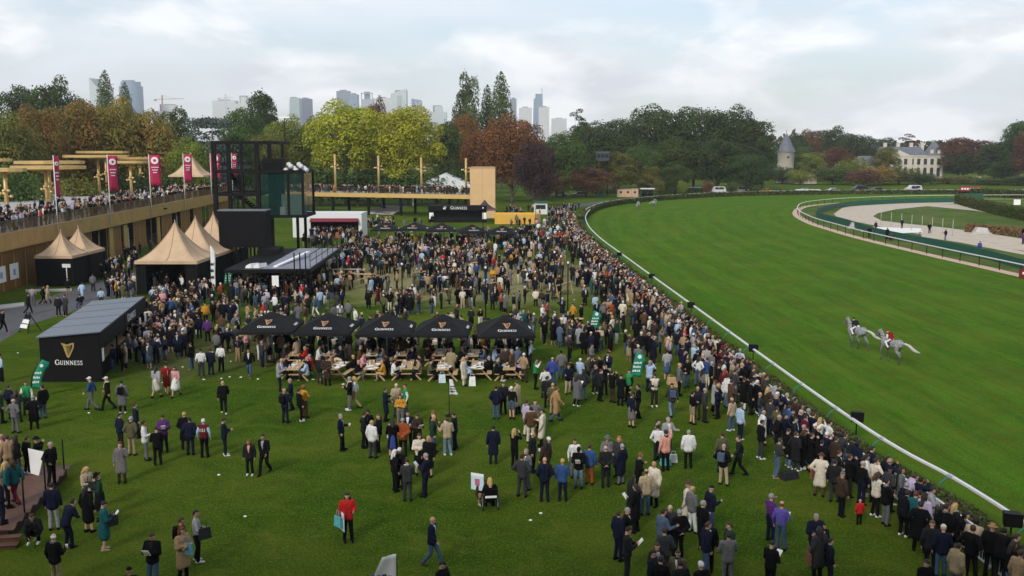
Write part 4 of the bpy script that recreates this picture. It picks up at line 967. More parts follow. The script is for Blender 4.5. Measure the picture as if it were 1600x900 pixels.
hip(MB(), 9.5, 17.4, -.6, 13.4, 11.12, 17.6, 3.7).build('corner_roof', M_SLATE, ch); hip(MB(), -17.4, -11, -.6, 13.4, 11.12, 17.8, 3.0).build('corner_roof', M_SLATE, ch)
for x_ in (-9, -3, 3, 8): MB().box(x_-.8, x_+.8, 5, 7, 13.5, 17.2).build('chimney', M_LIME, rf)
MB().slabpoly([(-9, -.8, 10.6), (3, -.8, 10.6), (-3, -.8, 13.6)], (0, 1.5, 0)).build('pediment', M_LIME, ch); MB().box(-9, 3, -.6, 0, 0, 10.6).build('central_bay', M_LIME, ch)
for k in range(11):
    x_ = -15+k*3.0; yy = -.62 if -9 < x_ < 3 else -.03
    for z0, z1, arch in ((1.0, 4.6, 1), (6.7, 9.5, 0)):
        f = MB(); f.box(x_-.75, x_+.75, yy-.05, yy, z0, z1)
        if arch: f.tube([(x_, yy-.05, z1), (x_, yy, z1)], .75, 12)
        f.build('window', M_WIN, ch); MB().box(x_-.95, x_+.95, yy-.14, yy-.0, z0-.3, z0-.05).build('sill', M_LIME, ch)
for x_ in (11.7, 14.8): MB().box(x_-.7, x_+.7, -.4, .9, 12.0, 13.8).build('dormer', M_LIME, ch)
rt = empty('round_tower', aty(1228, 268, 405)*Vector((1, 1, 0)) if False else (aty(1228, 240, 405).x, 405, 0), 0, 'round pale stone tower with a conical slate roof and spike', 'tower')
MB().lathe([(3.4, 0), (3.35, 12.6), (3.55, 12.7), (3.55, 13.0)], n=20).build('wall', M_LIME, rt); MB().lathe([(3.9, 12.9), (2.6, 15.4), (1.2, 18.6), (.12, 20.4), (.04, 22.3)], n=16).build('roof', M_SLATE, rt)
MB().box(-.35, .35, -3.5, -3.2, 10.3, 11.1).build('window', M_WIN, rt)
ru = empty('ruined_wall', (aty(1256, 280, 395).x, 395, 0), R(-8), 'broken low stone ruin overgrown below the round tower', 'ruin')
rw = MB(); top_ = [2.6, 3.9, 3.5, 4.3, 4.0, 3.0, 3.6, 3.9, 2.2]
for k in range(8): rw.hexa([(-5.2+k*1.3, 0, 0), (-3.9+k*1.3, 0, 0), (-3.9+k*1.3, 1, 0), (-5.2+k*1.3, 1, 0)], [(-5.2+k*1.3, 0, top_[k]), (-3.9+k*1.3, 0, top_[k+1]), (-3.9+k*1.3, 1, top_[k+1]), (-5.2+k*1.3, 1, top_[k])])
rw.build('wall', mat('ruin_stone', (.40, .36, .30), .9, .25, .8, .5), ru); MB().box(1.8, 2.8, -.03, 0, 2.0, 2.8).build('opening', M_WIN, ru)
gl = empty('gable_house', (aty(1360, 260, 440).x, 440, 0), R(20), 'small slate roofed outbuilding half hidden beside the chateau', 'house')
MB().box(-5, 5, 0, 8, 0, 7).build('wall', M_LIME, gl); MB().slabpoly([(-5.4, -.4, 7), (5.4, -.4, 7), (0, -.4, 11)], (0, 8.8, 0)).build('roof', M_SLATE, gl); MB().box(-.7, .7, -.05, 0, 3.5, 5.2).build('window', M_WIN, gl)
# ---------------------------------------------------------------- city skyline, some 3 km away
def facade(name, col, band, sc=.045, rough=.4):
    if name in _M: return _M[name]
    m, t, b = matx(name); vec = t.node('ShaderNodeTexCoord').outputs['Object']
    br_ = t.node('ShaderNodeTexBrick', {'Vector': t.node('ShaderNodeMapping', {'Vector': vec, 'Rotation': (math.pi/2, 0, 0)}).outputs[0], 'Color1': (*col, 1), 'Color2': (*(q*.9 for q in col), 1), 'Mortar': (*band, 1), 'Scale': .12, 'Mortar Size': .05, 'Brick Width': .6, 'Row Height': .45})
    t.t.links.new(br_.outputs[0], b.inputs['Base Color']); b.inputs['Roughness'].default_value = rough; return m
SK = [(146, 163, 121, 'pale', 'slant', 'pale sail topped skyscraper beside the taller slim poplar'), (186, 223, 127, 'blue', 'round', 'rounded blue glass tower behind the shorter slim poplar'), (240, 288, 164, 'white', 'step', 'low pale blocks beneath the long jibbed crane'), (335, 371, 157, 'white', 'box', 'pale flat block beside a crane left of the tall dark tree'), (371, 393, 151, 'white', 'step', 'stepped pale block next to the tall dark tree'),
 (451, 470, 153, 'greeng', 'curve', 'pale green curved office tower'), (470, 487, 154, 'navy', 'box', 'dark blue box tower beside the pale green curved one'), (528, 548, 142, 'grey', 'box', 'grey blue box tower above the yellow plane'), (548, 560, 147, 'blue', 'box', 'narrow blue tower against the grey box tower'), (566, 584, 145, 'frame', 'frame', 'open framed tower top above the yellow planes'), (584, 612, 153, 'white', 'box', 'low white office block between framed and slanted towers'), (612, 637, 139, 'pale', 'slant2', 'pale slanted tower with a recessed square panel'), (644, 659, 154, 'blue', 'tri', 'small blue tower with triangular bracing'), (670, 698, 166, 'pale', 'step', 'low pale tower block beside the stout poplar'),
 (797, 807, 154, 'grey', 'box', 'narrow grey tower beside the tall slim poplar'), (811, 831, 168, 'white', 'box', 'low white block above the russet tree'), (832, 850, 145, 'blue', 'spire', 'pointed blue glass tower above the copper beech'), (842, 858, 167, 'white', 'box', 'white slab in front of the pointed blue tower'), (862, 885, 185, 'white', 'box', 'plain white slab block beside the lone pine')]
FC = {'pale': facade('pale_facade', (.55, .60, .60), (.42, .48, .50)), 'blue': facade('blue_facade', (.14, .22, .34), (.30, .36, .44)), 'white': facade('white_facade', (.66, .65, .63), (.42, .44, .47)), 'greeng': facade('green_facade', (.30, .38, .38), (.42, .48, .48)), 'navy': facade('navy_facade', (.06, .08, .14), (.14, .17, .23)), 'grey': facade('grey_facade', (.14, .17, .22), (.26, .29, .33)), 'frame': facade('frame_facade', (.42, .45, .48), (.3, .33, .36))}
for i, (x0, x1, ty, fc, kd, lab) in enumerate(SK):
    Y = 2900+(i*137) % 500 if x0 != 842 else 2700; sc = (Y*_c+CAM_H*_s)/FPX; W = (x1-x0)*sc; h = aty((x0+x1)/2, ty, Y).z; X = ((x0+x1)/2-800)*sc
    r = empty('office_tower', (X, Y, 0), 0, lab.replace('left of', 'before'), 'skyscraper', 'city skyline'); mb = MB(); a_ = W/2
    if kd == 'slant': mb.hexa([(-a_, 0, 0), (a_, 0, 0), (a_, 40, 0), (-a_, 40, 0)], [(-a_, 0, h), (a_, 0, h*.82), (a_, 40, h*.82), (-a_, 40, h)])
    elif kd == 'slant2': mb.hexa([(-a_, 0, 0), (a_, 0, 0), (a_, 40, 0), (-a_, 40, 0)], [(-a_, 0, h*.93), (a_*.92, 0, h), (a_*.92, 40, h), (-a_, 40, h*.93)])
    elif kd == 'round': mb.prism([(a_*math.cos(q)*(1 if abs(math.cos(q)) < .8 else .98), 30+30*math.sin(q)) for q in [2*math.pi*k/20 for k in range(20)]], 0, h*.94); mb.prism([(a_*.82*math.cos(q), 30+26*math.sin(q)) for q in [2*math.pi*k/20 for k in range(20)]], h*.94, h)
    elif kd == 'step': mb.box(-a_, a_, 0, 40, 0, h*.88); mb.box(-a_*.3, a_*.5, 3, 38, h*.88, h)
    elif kd == 'curve': mb.hexa([(-a_, 0, 0), (a_, 0, 0), (a_, 40, 0), (-a_, 40, 0)], [(-a_*.55, 0, h), (a_, 0, h), (a_, 40, h), (-a_*.55, 40, h)])
    elif kd == 'frame':
        mb.box(-a_, a_, 0, 30, 0, h*.9)
        for q in (-a_, a_-3): mb.box(q, q+3, 0, 3, h*.9, h)
        mb.box(-a_, a_, 0, 3, h-3, h)
    elif kd == 'tri': mb.hexa([(-a_, 0, 0), (a_, 0, 0), (a_, 40, 0), (-a_, 40, 0)], [(-a_, 0, h), (a_, 0, h*.97), (a_, 40, h*.97), (-a_, 40, h)]); 
    elif kd == 'spire': mb.hexa([(-a_, 0, 0), (a_, 0, 0), (a_, 40, 0), (-a_, 40, 0)], [(-a_*.8, 0, h*.90), (a_*.7, 0, h), (a_*.7, 30, h), (-a_*.8, 30, h*.90)]); mb.tube([(a_*.6, 10, h), (a_*.6, 10, h+16)], 1.2, 5)
    else: mb.box(-a_, a_, 0, 40, 0, h)
    mb.build('facade', FC[fc], r)
    MB().box(-a_*.5, a_*.4, 8, 28, h*.8, h*(.985 if kd in ('slant', 'spire', 'slant2', 'tri') else 1.02)).build('plant_room', FC['grey'], r)
    if kd == 'slant2': MB().box(-a_*.2, a_*.35, -1, 0, h*.62, h*.9).build('panel', FC['greeng'], r)
    if kd == 'tri': MB().bar((-a_, -1, h*.7), (a_, -1, h*.95), 3).build('brace', FC['pale'], r); MB().bar((a_, -1, h*.7), (-a_*.2, -1, h*.95), 3).build('brace', FC['pale'], r)
M_CRANE = mat('crane_paint', (.36, .20, .17), .6)
for px, ty, jx, lab in ((253, 149, 34, 'tower crane with long pale red jib on the skyline beside the white cumulus'), (352, 147, 12, 'thin pale tower crane above the flat pale block')):
    Y = 2600; sc = Y/FPX; b0 = aty(px, ty, Y); r = empty('tower_crane', (b0.x, Y, 0), 0, lab, 'crane', 'city skyline')
    m_ = M_CRANE if jx > 20 else FC['pale']
    MB().box(-1.5, 1.5, -1.5, 1.5, 0, b0.z).build('mast', m_, r); MB().bar((-12*sc, 0, b0.z-6*sc), (jx*sc, 0, b0.z-5*sc), 1.3).build('jib', m_, r); MB().bar((0, 0, b0.z), (jx*sc*.6, 0, b0.z-5*sc), .7).build('tie', m_, r); MB().box(-12*sc, -9*sc, -2, 2, b0.z-7*sc-3, b0.z-6*sc).build('counterweight', m_, r)
# ---------------------------------------------------------------- black parasols with harp emblem
M_CANV = mat('black_canvas', (.0125, .0125, .014), .85, .25, 1.5, .15, 0, .12)
def make_parasol(detail=True):
    r = empty('parasol', (0, 0, 0)); hx, hy, e, t = 1.80, 2.05, 2.32, 2.99
    rows = []
    for i in range(6):
        f = i/5; k = 1-f*.72; z = e+(t-e)*(f**.85)
        ring = []
        for sx, sy, nx, ny in ((-1, -1, 1, -1), (1, -1, 1, 1), (1, 1, -1, 1), (-1, 1, -1, -1)):
            for u in range(4):
                g_ = u/4; ring.append(((sx+(nx-sx)*g_)*hx*k, (sy+(ny-sy)*g_)*hy*k, z-.05*math.sin(math.pi*g_)*(1 if i < 5 else 0)))
        ring.append(ring[0]); rows.append(ring)
    MB().grid(rows, False).build('canopy', M_CANV, r)
    v = MB(); k = .34
    v.hexa([(-hx*k, -hy*k, t-.06), (hx*k, -hy*k, t-.06), (hx*k, hy*k, t-.06), (-hx*k, hy*k, t-.06)], [(-.12, -.12, t+.26), (.12, -.12, t+.26), (.12, .12, t+.26), (-.12, .12, t+.26)]); v.build('vent_cap', M_CANV, r)
    for x0, x1, y0, y1 in ((-hx, hx, -hy-.01, -hy+.01), (-hx, hx, hy-.01, hy+.01), (-hx-.01, -hx+.01, -hy, hy), (hx-.01, hx+.01, -hy, hy)):
        MB().box(x0, x1, y0, y1, e-.16, e-.005).build('valance', M_CANV, r)
    MB().tube([(0, 0, 0), (0, 0, t)], .035, 8).build('pole', mat('steel_pole', (.45, .45, .45), .35, .1, 3, 0, .7), r)
    MB().box(-.4, .4, -.4, .4, 0, .08).build('base', M_BLACK, r)
    for sx in (-1, 1):
        for sy in (-1, 1): MB().bar((sx*hx*.97, sy*hy*.97, e-.02), (0, 0, t-.12), .03).build('rib', M_BLACK, r)
    # emblem and lettering lie on the front slope
    ny_ = math.atan2((t-e)*.55, hy*.42)
    hm = harp_mb(.60).build('emblem', mat('copper_emblem', (.50, .27, .14), .4, .1, 4, 0, .3), r); hm.location = (.05, -hy*.70-.02, e+.35); hm.rotation_euler = (-R(65), 0, 0)
    wm = word_mb('GUINNESS', .19).build('lettering', M_LOGO, r); wm.location = (.05, -hy*.84-.02, e+.215); wm.rotation_euler = (-R(64), 0, 0)
    wm = word_mb('GUINNESS', .15).build('lettering', M_LOGO, r); wm.location = (hx*.93+.02, 0, e+.115); wm.rotation_euler = (-R(60), 0, R(90))
    return r
P0 = make_parasol(); first = True
PARX = [(-15.45, 60.7), (-11.75, 60.2), (-7.95, 59.9), (-4.35, 59.7), (-.45, 59.4)]
ORD = ['first', 'second', 'middle', 'fourth', 'last']
for i, (x, y) in enumerate(PARX):
    o = P0 if i == 0 else copy_tree(P0)
    o.location = (x, y, 0); o.rotation_euler = (0, 0, R((2, -1, 1, -2, 4)[i])); o.scale = (.96, 1, 1)
    tag(o, 'black parasol with copper harp, %s of the near row from the bar booth' % ORD[i], 'parasol', 'black parasols over the picnic tables')
for i, (px, py) in enumerate(((603, 362), (648, 361.5), (690, 363), (738, 366), (785, 368))):
    o = copy_tree(P0); b = gp(px, py+21); o.location = (b.x, b.y, 0); o.rotation_euler = (0, 0, R((5, -6, 3, 8, -4)[i])); o.scale = (1.15, 1.1, 1)
    tag(o, 'black parasol in the far row below the footbridge, %s from the white pavilion' % ORD[i], 'parasol', 'far row of black parasols')
# ---------------------------------------------------------------- picnic tables with benches, cups and papers on top
M_PINE = mat('pine_board', (.46, .31, .17), .6, .2, 2.5, .1)
M_CUP = mat('paper_cup', (.72, .70, .68), .6, .1, 5); M_CUPB = mat('stout_glass', (.05, .03, .02), .2, .1, 5); M_BAGC = mat('kraft', (.42, .30, .18), .8, .1, 5)
def make_table():
    r = empty('picnic_table', (0, 0, 0))
    for k in range(4): MB().box(-.37+k*.187, -.19+k*.187, -1.1, 1.1, .72, .755).build('top_board', M_PINE, r)
    for sx in (-1, 1):
        for k in range(2): MB().box(sx*.72-.14+k*.145, sx*.72-.0+k*.145, -1.05, 1.05, .43, .465).build('seat_board', M_PINE, r)
        for y_ in (-.8, .8): MB().bar((sx*.86, y_, 0), (sx*.2, y_, .73), .06, .09).build('leg', M_PINE, r)
    for y_ in (-.8, .8): MB().box(-.84, .84, y_-.03, y_+.03, .36, .43).build('cross_bar', M_PINE, r)
    return r
T0_ = make_table(); TABLES = []
rows_ = [(56.3, (-12.9, -10.45, -8.25, -6.35, -4.1, -2.15, -.2)), (60.0, (-13.8, -11.3, -9.0, -6.9, -4.6, -2.4, -.3)), (63.6, (-14.6, -12.0, -9.6, -7.3, -5.0, -2.6, -.3))]
CO = ['first', 'second', 'third', 'fourth', 'fifth', 'sixth', 'seventh']; RO = ['front row', 'middle row', 'rear row']
cup_me = MB().lathe([(.0, 0), (.033, 0), (.043, .13), (.043, .135), (0, .135)], n=8).mesh('cup'); pap_me = MB().box(-.11, .11, -.15, .15, 0, .012).mesh('paper')
for me_, m_ in ((cup_me, None), (pap_me, None)): me_.materials.append(None)
CUPN = 0
for ri, (y, xs_) in enumerate(rows_):
    for ci, x in enumerate(xs_):
        o = T0_ if (ri == 0 and ci == 0) else copy_tree(T0_)
        o.location = (x+rng.uniform(-.1, .1), y+rng.uniform(-.15, .15), 0); o.rotation_euler = (0, 0, R(rng.uniform(-4, 4)+(-9 if ci == 1 else 0)))
        tag(o, 'pine picnic table, %s, %s from the bar booth' % (RO[ri], CO[ci]), 'table', 'picnic tables'); TABLES.append((o.location.copy(), o.rotation_euler.z, ri, ci))
        ncl = (9, 6, 3)[ri]
        for k in range(ncl):
            kind = rng.random(); u, v = rng.uniform(-.3, .3), rng.uniform(-1.0, 1.0)
            me_ = pap_me if kind > .55 else cup_me
            c = bpy.data.objects.new('paper_sheet' if kind > .55 else 'drink_cup', me_); link(c); c.material_slots[0].link = 'OBJECT'
            c.material_slots[0].material = M_PAPER if kind > .55 else (M_CUP if kind < .4 else M_CUPB if kind < .6 else M_BAGC); s_ = (1.4, 1.4, 1) if kind > .55 else (1.1, 1.1, 1.15)
            c.location = (o.location.x+u*math.cos(o.rotation_euler.z)-v*math.sin(o.rotation_euler.z), o.location.y+v, .756); c.rotation_euler = (0, 0, rng.uniform(0, 6)); c.scale = s_
            nm_ = 'white race paper' if kind > .55 else ('white cup' if kind < .4 else 'dark stout glass' if kind < .6 else 'brown paper cup')
            tag(c, '%s on the %s table of the %s under the parasols' % (nm_, CO[ci], RO[ri]), 'paper' if kind > .55 else 'cup', '%ss on the %s table of the %s' % (nm_, CO[ci], RO[ri]))
# bar-height trestle tables and posts in the middle of the lawn
def make_hightable():
    r = empty('high_table', (0, 0, 0)); MB().lathe([(0, 1.06), (.36, 1.06), (.36, 1.10), (0, 1.10)], n=14).build('top', M_PINE, r); MB().tube([(0, 0, 0), (0, 0, 1.06)], .04, 6).build('leg', M_BLACK, r); MB().lathe([(.28, 0), (.28, .03), (.04, .06)], n=12).build('foot', M_BLACK, r); return r
H0 = make_hightable(); HT = []
for i, (px, py, lab) in enumerate(((700, 470, 'by the third string light mast'), (825, 455, 'beside the cluster of tall masts'), (660, 440, 'on the sandy worn lawn'), (742, 425, 'between near and far parasols'), (590, 415, 'in the thick of the crowd before the pavilion'), (930, 460, 'near the rail crowd at mid lawn'), (905, 520, 'beside the green feather flag'))):
    o = H0 if i == 0 else copy_tree(H0); b = gp(px, py); o.location = b; tag(o, 'round pine standing table '+lab, 'table', 'standing tables on the lawn'); HT.append(b)
for i, (px, py, L_, lab) in enumerate(((545, 437, 3.2, 'before the canopy bar'), (565, 445, 2.6, 'second before the canopy bar'), (880, 462, 3.0, 'leaning by the tall masts'))):
    b = gp(px, py); r = empty('wood_barrier', b, R((3, -12, 60)[i]), 'pale timber trestle barrier '+lab, 'barrier', 'timber barriers')
    for s_ in (-1, 1):
        MB().bar((s_*L_/2, -.3, 0), (s_*L_/2, 0, 1.1), .09).build('leg', M_PINE, r); MB().bar((s_*L_/2, .3, 0), (s_*L_/2, 0, 1.1), .09).build('leg', M_PINE, r)
    MB().box(-L_/2-.2, L_/2+.2, -.05, .05, 1.05, 1.17).build('rail', M_PINE, r); MB().bar((-L_/2, 0, .2), (L_/2, 0, 1.05), .07).build('brace', M_PINE, r)
# slim black masts for string lights
WIRES = []
for i, (px, fy, tyy, lab) in enumerate(((629, 491, 432, 'alone behind the second parasol'), (759, 499, 425, 'behind the last parasol'), (840, 408, 392, 'farthest of the clustered masts'), (856, 433, 382, 'thin one of the clustered masts'), (866, 466, 394, 'third of the clustered masts'), (876, 474, 408, 'fourth of the clustered masts'), (887, 488, 424, 'nearest of the clustered masts'), (694, 402, 326, 'in front of the low black bar'), (755, 400, 325, 'beside the far parasols'), (837, 356, 320, 'by the yellow platform'))):
    b = gp(px, fy); h = max(4.2, aty(px, tyy, b.y).z); r = empty('light_mast', b, 0, 'slim black string light mast on the lawn, '+lab.replace('nearest', 'tallest looking').replace('farthest', 'shortest'), 'mast', 'string light masts')
    MB().tube([(0, 0, 0), (0, 0, h)], .055, 6).build('pole', M_BLACK, r); MB().lathe([(.35, 0), (.35, .08), (.06, .14)], n=10).build('base', M_BLACK, r); MB().ell((0, 0, h), .09, .09, .12, 6, 4).build('lamp', M_PAPER, r); WIRES.append(b+Vector((0, 0, h)))
# ---------------------------------------------------------------- feather flags
M_FGREEN = mat('green_flag_cloth', (.012, .22, .13), .7, .12, 2); M_FWHITE = mat('white_flag_cloth', (.74, .74, .73), .7, .05, 2)
def feather(px, fy, hgt, wid, m_, lab, kind='blade', rz=0, z0=.45, bend=.25):
    b = gp(px, fy); r = empty('feather_flag', b, rz, lab, 'flag', 'feather flags'); n = 10
    def xp(f): return bend*max(0, f-.3)**2
    MB().tube([(xp(k/8), 0, hgt*k/8) for k in range(9)], [.03-.0024*k for k in range(9)], 6).build('pole', M_BLACK, r)
    rows = []
    for i in range(n+1):
        f = i/n; g = z0+(1-z0)*f
        wl = wid*(1-.62*f) if kind == 'pennant' else wid*(.86+.14*f) if f < .72 else wid*(.96-1.9*(f-.72)**1.4)
        rows.append([(xp(g)+.02+wl*u/4, .05*math.sin(u*1.1+f*4), hgt*g-.10*hgt*(u/4)*(1 if kind == 'blade' and f > .7 else .25)) for u in range(5)])
    f = MB(); f.grid(rows); fo = f.build('cloth', m_, r); fo.modifiers.new('thickness', 'SOLIDIFY').thickness = .01
    pr = M_LOGO if m_ is M_FGREEN else M_INK
    for k in range(3):
        g = z0+(1-z0)*(.22+.16*k); hh = hgt*(1-z0)*.035
        for q in range(4): MB().box(xp(g)+wid*(.14+.16*q), xp(g)+wid*(.25+.16*q), -.06, .06, hgt*g-hh, hgt*g+hh*(1 if (q+k) % 2 else .5)).build('lettering', pr, fo)
    g = z0+(1-z0)*.78
    if m_ is M_FGREEN: MB().tube([(xp(g)+wid*.42, -.06, hgt*g), (xp(g)+wid*.42, .07, hgt*g)], wid*.17, 10).build('roundel', pr, fo)
    MB().lathe([(.22, 0), (.22, .05), (.03, .1)], n=8).build('base', M_BLACK, r); return r
feather(50, 622, 2.15, .55, M_FGREEN, 'green feather flag leaning beside the front of the bar booth', rz=R(15), z0=.25, bend=1.3)
feather(350, 466, 2.7, .75, M_FGREEN, 'green feather flag by the canopy bar queue', rz=R(20), z0=.5, bend=.6)
feather(919, 540, 2.5, .72, M_FGREEN, 'green feather flag beside the tall masts at mid lawn', rz=R(10), z0=.5, bend=.8)
feather(984, 616, 2.45, .68, M_FGREEN, 'green feather flag above the photographers on the open lawn', rz=R(5), z0=.42, bend=.7)
feather(330, 458, 4.6, .50, M_FWHITE, 'tall narrow white feather flag beside the large open pagoda tent', z0=.15, bend=.2)
feather(702, 650, 1.95, .42, M_FWHITE, 'white pointed flag on a thin pole below the picnic tables', 'pennant', z0=.58, bend=0)
feather(622, 990, 2.35, 1.0, M_FWHITE, 'white pointed flag top at the lower picture edge', 'pennant', rz=math.pi, z0=.4, bend=0)
# ---------------------------------------------------------------- black loudspeakers beside the rail
for i, (px, py, lab) in enumerate(((1588, 810, 'cut by the picture edge'), (1344, 650, 'second from the picture edge'), (1181, 543, 'third from the picture edge'), (1083, 476, 'fourth from the picture edge'), (1021, 431, 'fifth, level with the far parasols'), (970, 397, 'sixth and smallest'))):
    b = gp(px, py, 1.28); r = empty('loudspeaker', (b.x-.15, b.y, 0), R(-15), 'black loudspeaker box on the white running rail, '+lab, 'loudspeaker', 'loudspeakers along the rail')
    c = MB(); c.hexa([(-.28, -.24, 1.05), (.28, -.24, 1.05), (.22, .26, 1.05), (-.22, .26, 1.05)], [(-.30, -.26, 1.52), (.30, -.26, 1.52), (.24, .26, 1.46), (-.24, .26, 1.46)]); c.build('cabinet', M_BLACK, r)
    MB().box(-.24, .24, -.275, -.26, 1.10, 1.44).build('grille', M_DARK, r); MB().tube([(0, 0, 0), (0, 0, 1.05)], .035, 6).build('stand', M_BLACK, r)
# ---------------------------------------------------------------- timber terrace deck at the lower corner
M_PLANK = mat('brown_decking', (.105, .052, .034), .6, .3, 1.5, .3)
dk = empty('timber_deck', (-19.5, 31.5, 0), R(9), 'reddish brown timber deck with steps at the lower corner of the lawn', 'deck')
for k in range(26): MB().box(-5, 2.2-.05*((k*7) % 3), k*.27, k*.27+.255, .42, .46).build('plank', M_PLANK, dk)
MB().box(-5, 2.0, .02, 6.9, 0, .42).build('frame', mat('dark_frame', (.03, .018, .014), .8), dk)
for k, z in enumerate((.3, .15)):
    for j in range(2): MB().box(-5, 2.5, -.34-k*.34+j*.0+(-.16*j)+.16, -.34-k*.34-.16*j+.31, z-.03, z).build('step_board', M_PLANK, dk)
    MB().box(-5, 2.45, -.30-k*.34, -.28-k*.34, 0, z-.03).build('riser', M_PLANK, dk)
for y_ in (1.6, 4.0, 6.4): MB().tube([(2.05, y_, .46), (2.05, y_, 1.75)], .03, 6).build('rail_post', M_BLACK, dk)
# ---------------------------------------------------------------- vehicles on the back road
M_TYRE = mat('tyre', (.015, .015, .016), .8, .1, 4); M_CARG = mat('car_glass', (.02, .025, .03), .1, .1, 2)
def vehicle(x, y, rz, col, van, lab, cname):
    r = empty('parked_van' if van else 'parked_car', (x, y, 0), rz, lab, 'van' if van else 'car', 'vehicles on the back road')
    m_ = mat('car_paint_'+cname, col, .3, .04, 1, 0, 0, .5); L, Wd = (5.2, 1.95) if van else (4.3, 1.75)
    prof = [(-L/2, .45), (-L/2, 1.0), (-L*.40, 2.15), (L*.20, 2.2), (L*.34, 1.35), (L/2, 1.15), (L/2, .45)] if van else [(-L/2, .4), (-L/2, .85), (-L*.40, 1.0), (-L*.26, 1.45), (L*.10, 1.47), (L*.27, .98), (L/2, .85), (L/2, .4)]
    MB().slabpoly([(a, -Wd/2, b) for a, b in prof][::-1], (0, Wd, 0)).build('body', m_, r)
    wz = (1.3, 1.95) if van else (.98, 1.38); wx = [(-L*.36, -L*.06), (-L*.04, L*.17)]
    for s_ in (-1, 1):
        for a, b in wx: MB().hexa([(a, s_*Wd/2-.012, wz[0]), (b+.12, s_*Wd/2-.012, wz[0]), (b+.12, s_*Wd/2+.012, wz[0]), (a, s_*Wd/2+.012, wz[0])], [(a+.1, s_*Wd/2-.012, wz[1]), (b, s_*Wd/2-.012, wz[1]), (b, s_*Wd/2+.012, wz[1]), (a+.1, s_*Wd/2+.012, wz[1])]).build('window', M_CARG, r)
        for x_ in (-L*.31, L*.31):
            wh = MB().tube([(x_, s_*Wd/2-.2, .33), (x_, s_*Wd/2+.02, .33)], .33, 14).build('wheel', M_TYRE, r); MB().tube([(x_, s_*Wd/2+.0, .33), (x_, s_*Wd/2+.03, .33)], .18, 10).build('rim', mat('rim_grey', (.4, .4, .41), .4, .1, 3, 0, .6), wh)
        MB().box(L/2-.02, L/2+.02, s_*Wd*.36-.18, s_*Wd*.36+.18, .75, .9).build('headlight', M_PAPER, r)
    return r
W_, BK, YE, GY, RD = (.52, .52, .52), (.02, .02, .022), (.55, .33, .03), (.25, .26, .28), (.35, .03, .03)
for px, Y, col, van, lab, cn in ((1121, 306, W_, 1, 'white van at the road below the dark wood, larger of two', 'white'), (1157, 308, W_, 1, 'white van half hidden beyond the clipped shrub', 'white'), (1198, 306, YE, 0, 'yellow and red course car by the road', 'yellow'), (1301, 312, W_, 0, 'long pale car beyond the bend below the ruin', 'white'), (1343, 315, BK, 1, 'black van below the reddish bush', 'black'), (1427, 318, W_, 1, 'white van with purple print below the chateau', 'white'), (1372, 318, BK, 0, 'dark car between the two vans below the chateau', 'black'), (876, 283, W_, 0, 'white car under the low brown tree', 'white'), (905, 284, GY, 0, 'grey car under the low brown tree', 'grey'), (1260, 311, GY, 0, 'grey car behind the white sponsor board', 'grey')):
    X = (px-800)/FPX*(Y*_c+CAM_H*_s); v = vehicle(X, Y, R(180 if px % 2 else 4), col, van, lab, cn)
    if px == 1427: MB().box(-1.2, 1.0, -1.0, -.985, .9, 1.3).build('side_print', mat('purple_print', (.16, .10, .28), .5), v); MB().box(-1.2, 1.0, .985, 1.0, .9, 1.3).build('side_print', mat('purple_print'), v)
def spot(px, Y): return ((px-800)/FPX*(Y*_c+CAM_H*_s), Y, 0)
M_SHED = mat('salmon_shed', (.52, .34, .22), .8, .1, 1)
for k, (px, lab) in enumerate(((970, 'first'), (981, 'middle'), (992, 'last'))):
    r = empty('wooden_shed', spot(px, 282), 0, 'salmon timber shed by the bend road, %s of three' % lab, 'shed', 'sheds by the bend'); MB().box(-1.0, 1.0, 0, 2, 0, 2.1+.1*k).build('wall', M_SHED, r); MB().box(-1.08, 1.08, -.1, 2.1, 2.1+.1*k, 2.22+.1*k).build('roof', mat('shed_roof', (.35, .25, .19), .8), r); MB().box(-.35, .35, -.03, 0, 1.1, 1.7).build('window', M_WIN, r); MB().box(.5, .9, -.03, 0, 0, 1.8).build('door', M_SHED, r)
r = empty('open_shelter', spot(1012, 276), 0, 'flat white roofed open shelter with stewards at the far bend', 'shelter'); MB().box(-2, 2, 0, 2.5, 2.5, 2.75).build('roof', M_WHITE, r)
for x_ in (-1.9, 1.9):
    for y_ in (.1, 2.4): MB().box(x_-.07, x_+.07, y_-.07, y_+.07, 0, 2.5).build('post', M_DKGREEN, r)
MB().box(-1.8, 1.8, 2.3, 2.4, 0, 1.0).build('back_panel', M_DARK, r)
r = empty('open_shelter', spot(1082, 300), 0, 'long low grey roofed shelter below the dark wood', 'shelter'); MB().box(-3, 3, 0, 2, 2.0, 2.2).build('roof', mat('grey_sheet'), r)
for x_ in (-2.8, -1, 1, 2.8): MB().box(x_-.06, x_+.06, .1, .2, 0, 2).build('post', M_DARK, r)
r = empty('steward_hut', spot(939, 281), 0, 'dark green kiosk hut under the low brown tree', 'hut'); MB().box(-.9, .9, 0, 1.5, 0, 2.4).build('wall', M_DKGREEN, r); MB().box(-1.1, 1.1, -.2, 1.7, 2.4, 2.6).build('roof', M_DKGREEN, r); MB().box(-.4, .4, -.03, 0, 1.1, 1.9).build('window', M_WIN, r)
r = empty('commentary_box', spot(941, 296), 0, 'grey commentary cabin on stilts at the dark wood edge', 'cabin'); MB().box(-1.9, 1.9, 0, 2.5, 10.4, 12.9).build('cabin', mat('grey_cabin', (.05, .06, .07), .5), r); MB().box(-2.1, 2.1, -.2, 2.7, 12.9, 13.1).build('roof', mat('grey_sheet'), r)
for x_ in (-1.7, 1.7):
    for y_ in (.2, 2.3): MB().box(x_-.1, x_+.1, y_-.1, y_+.1, 0, 10.4).build('leg', M_DARK, r)
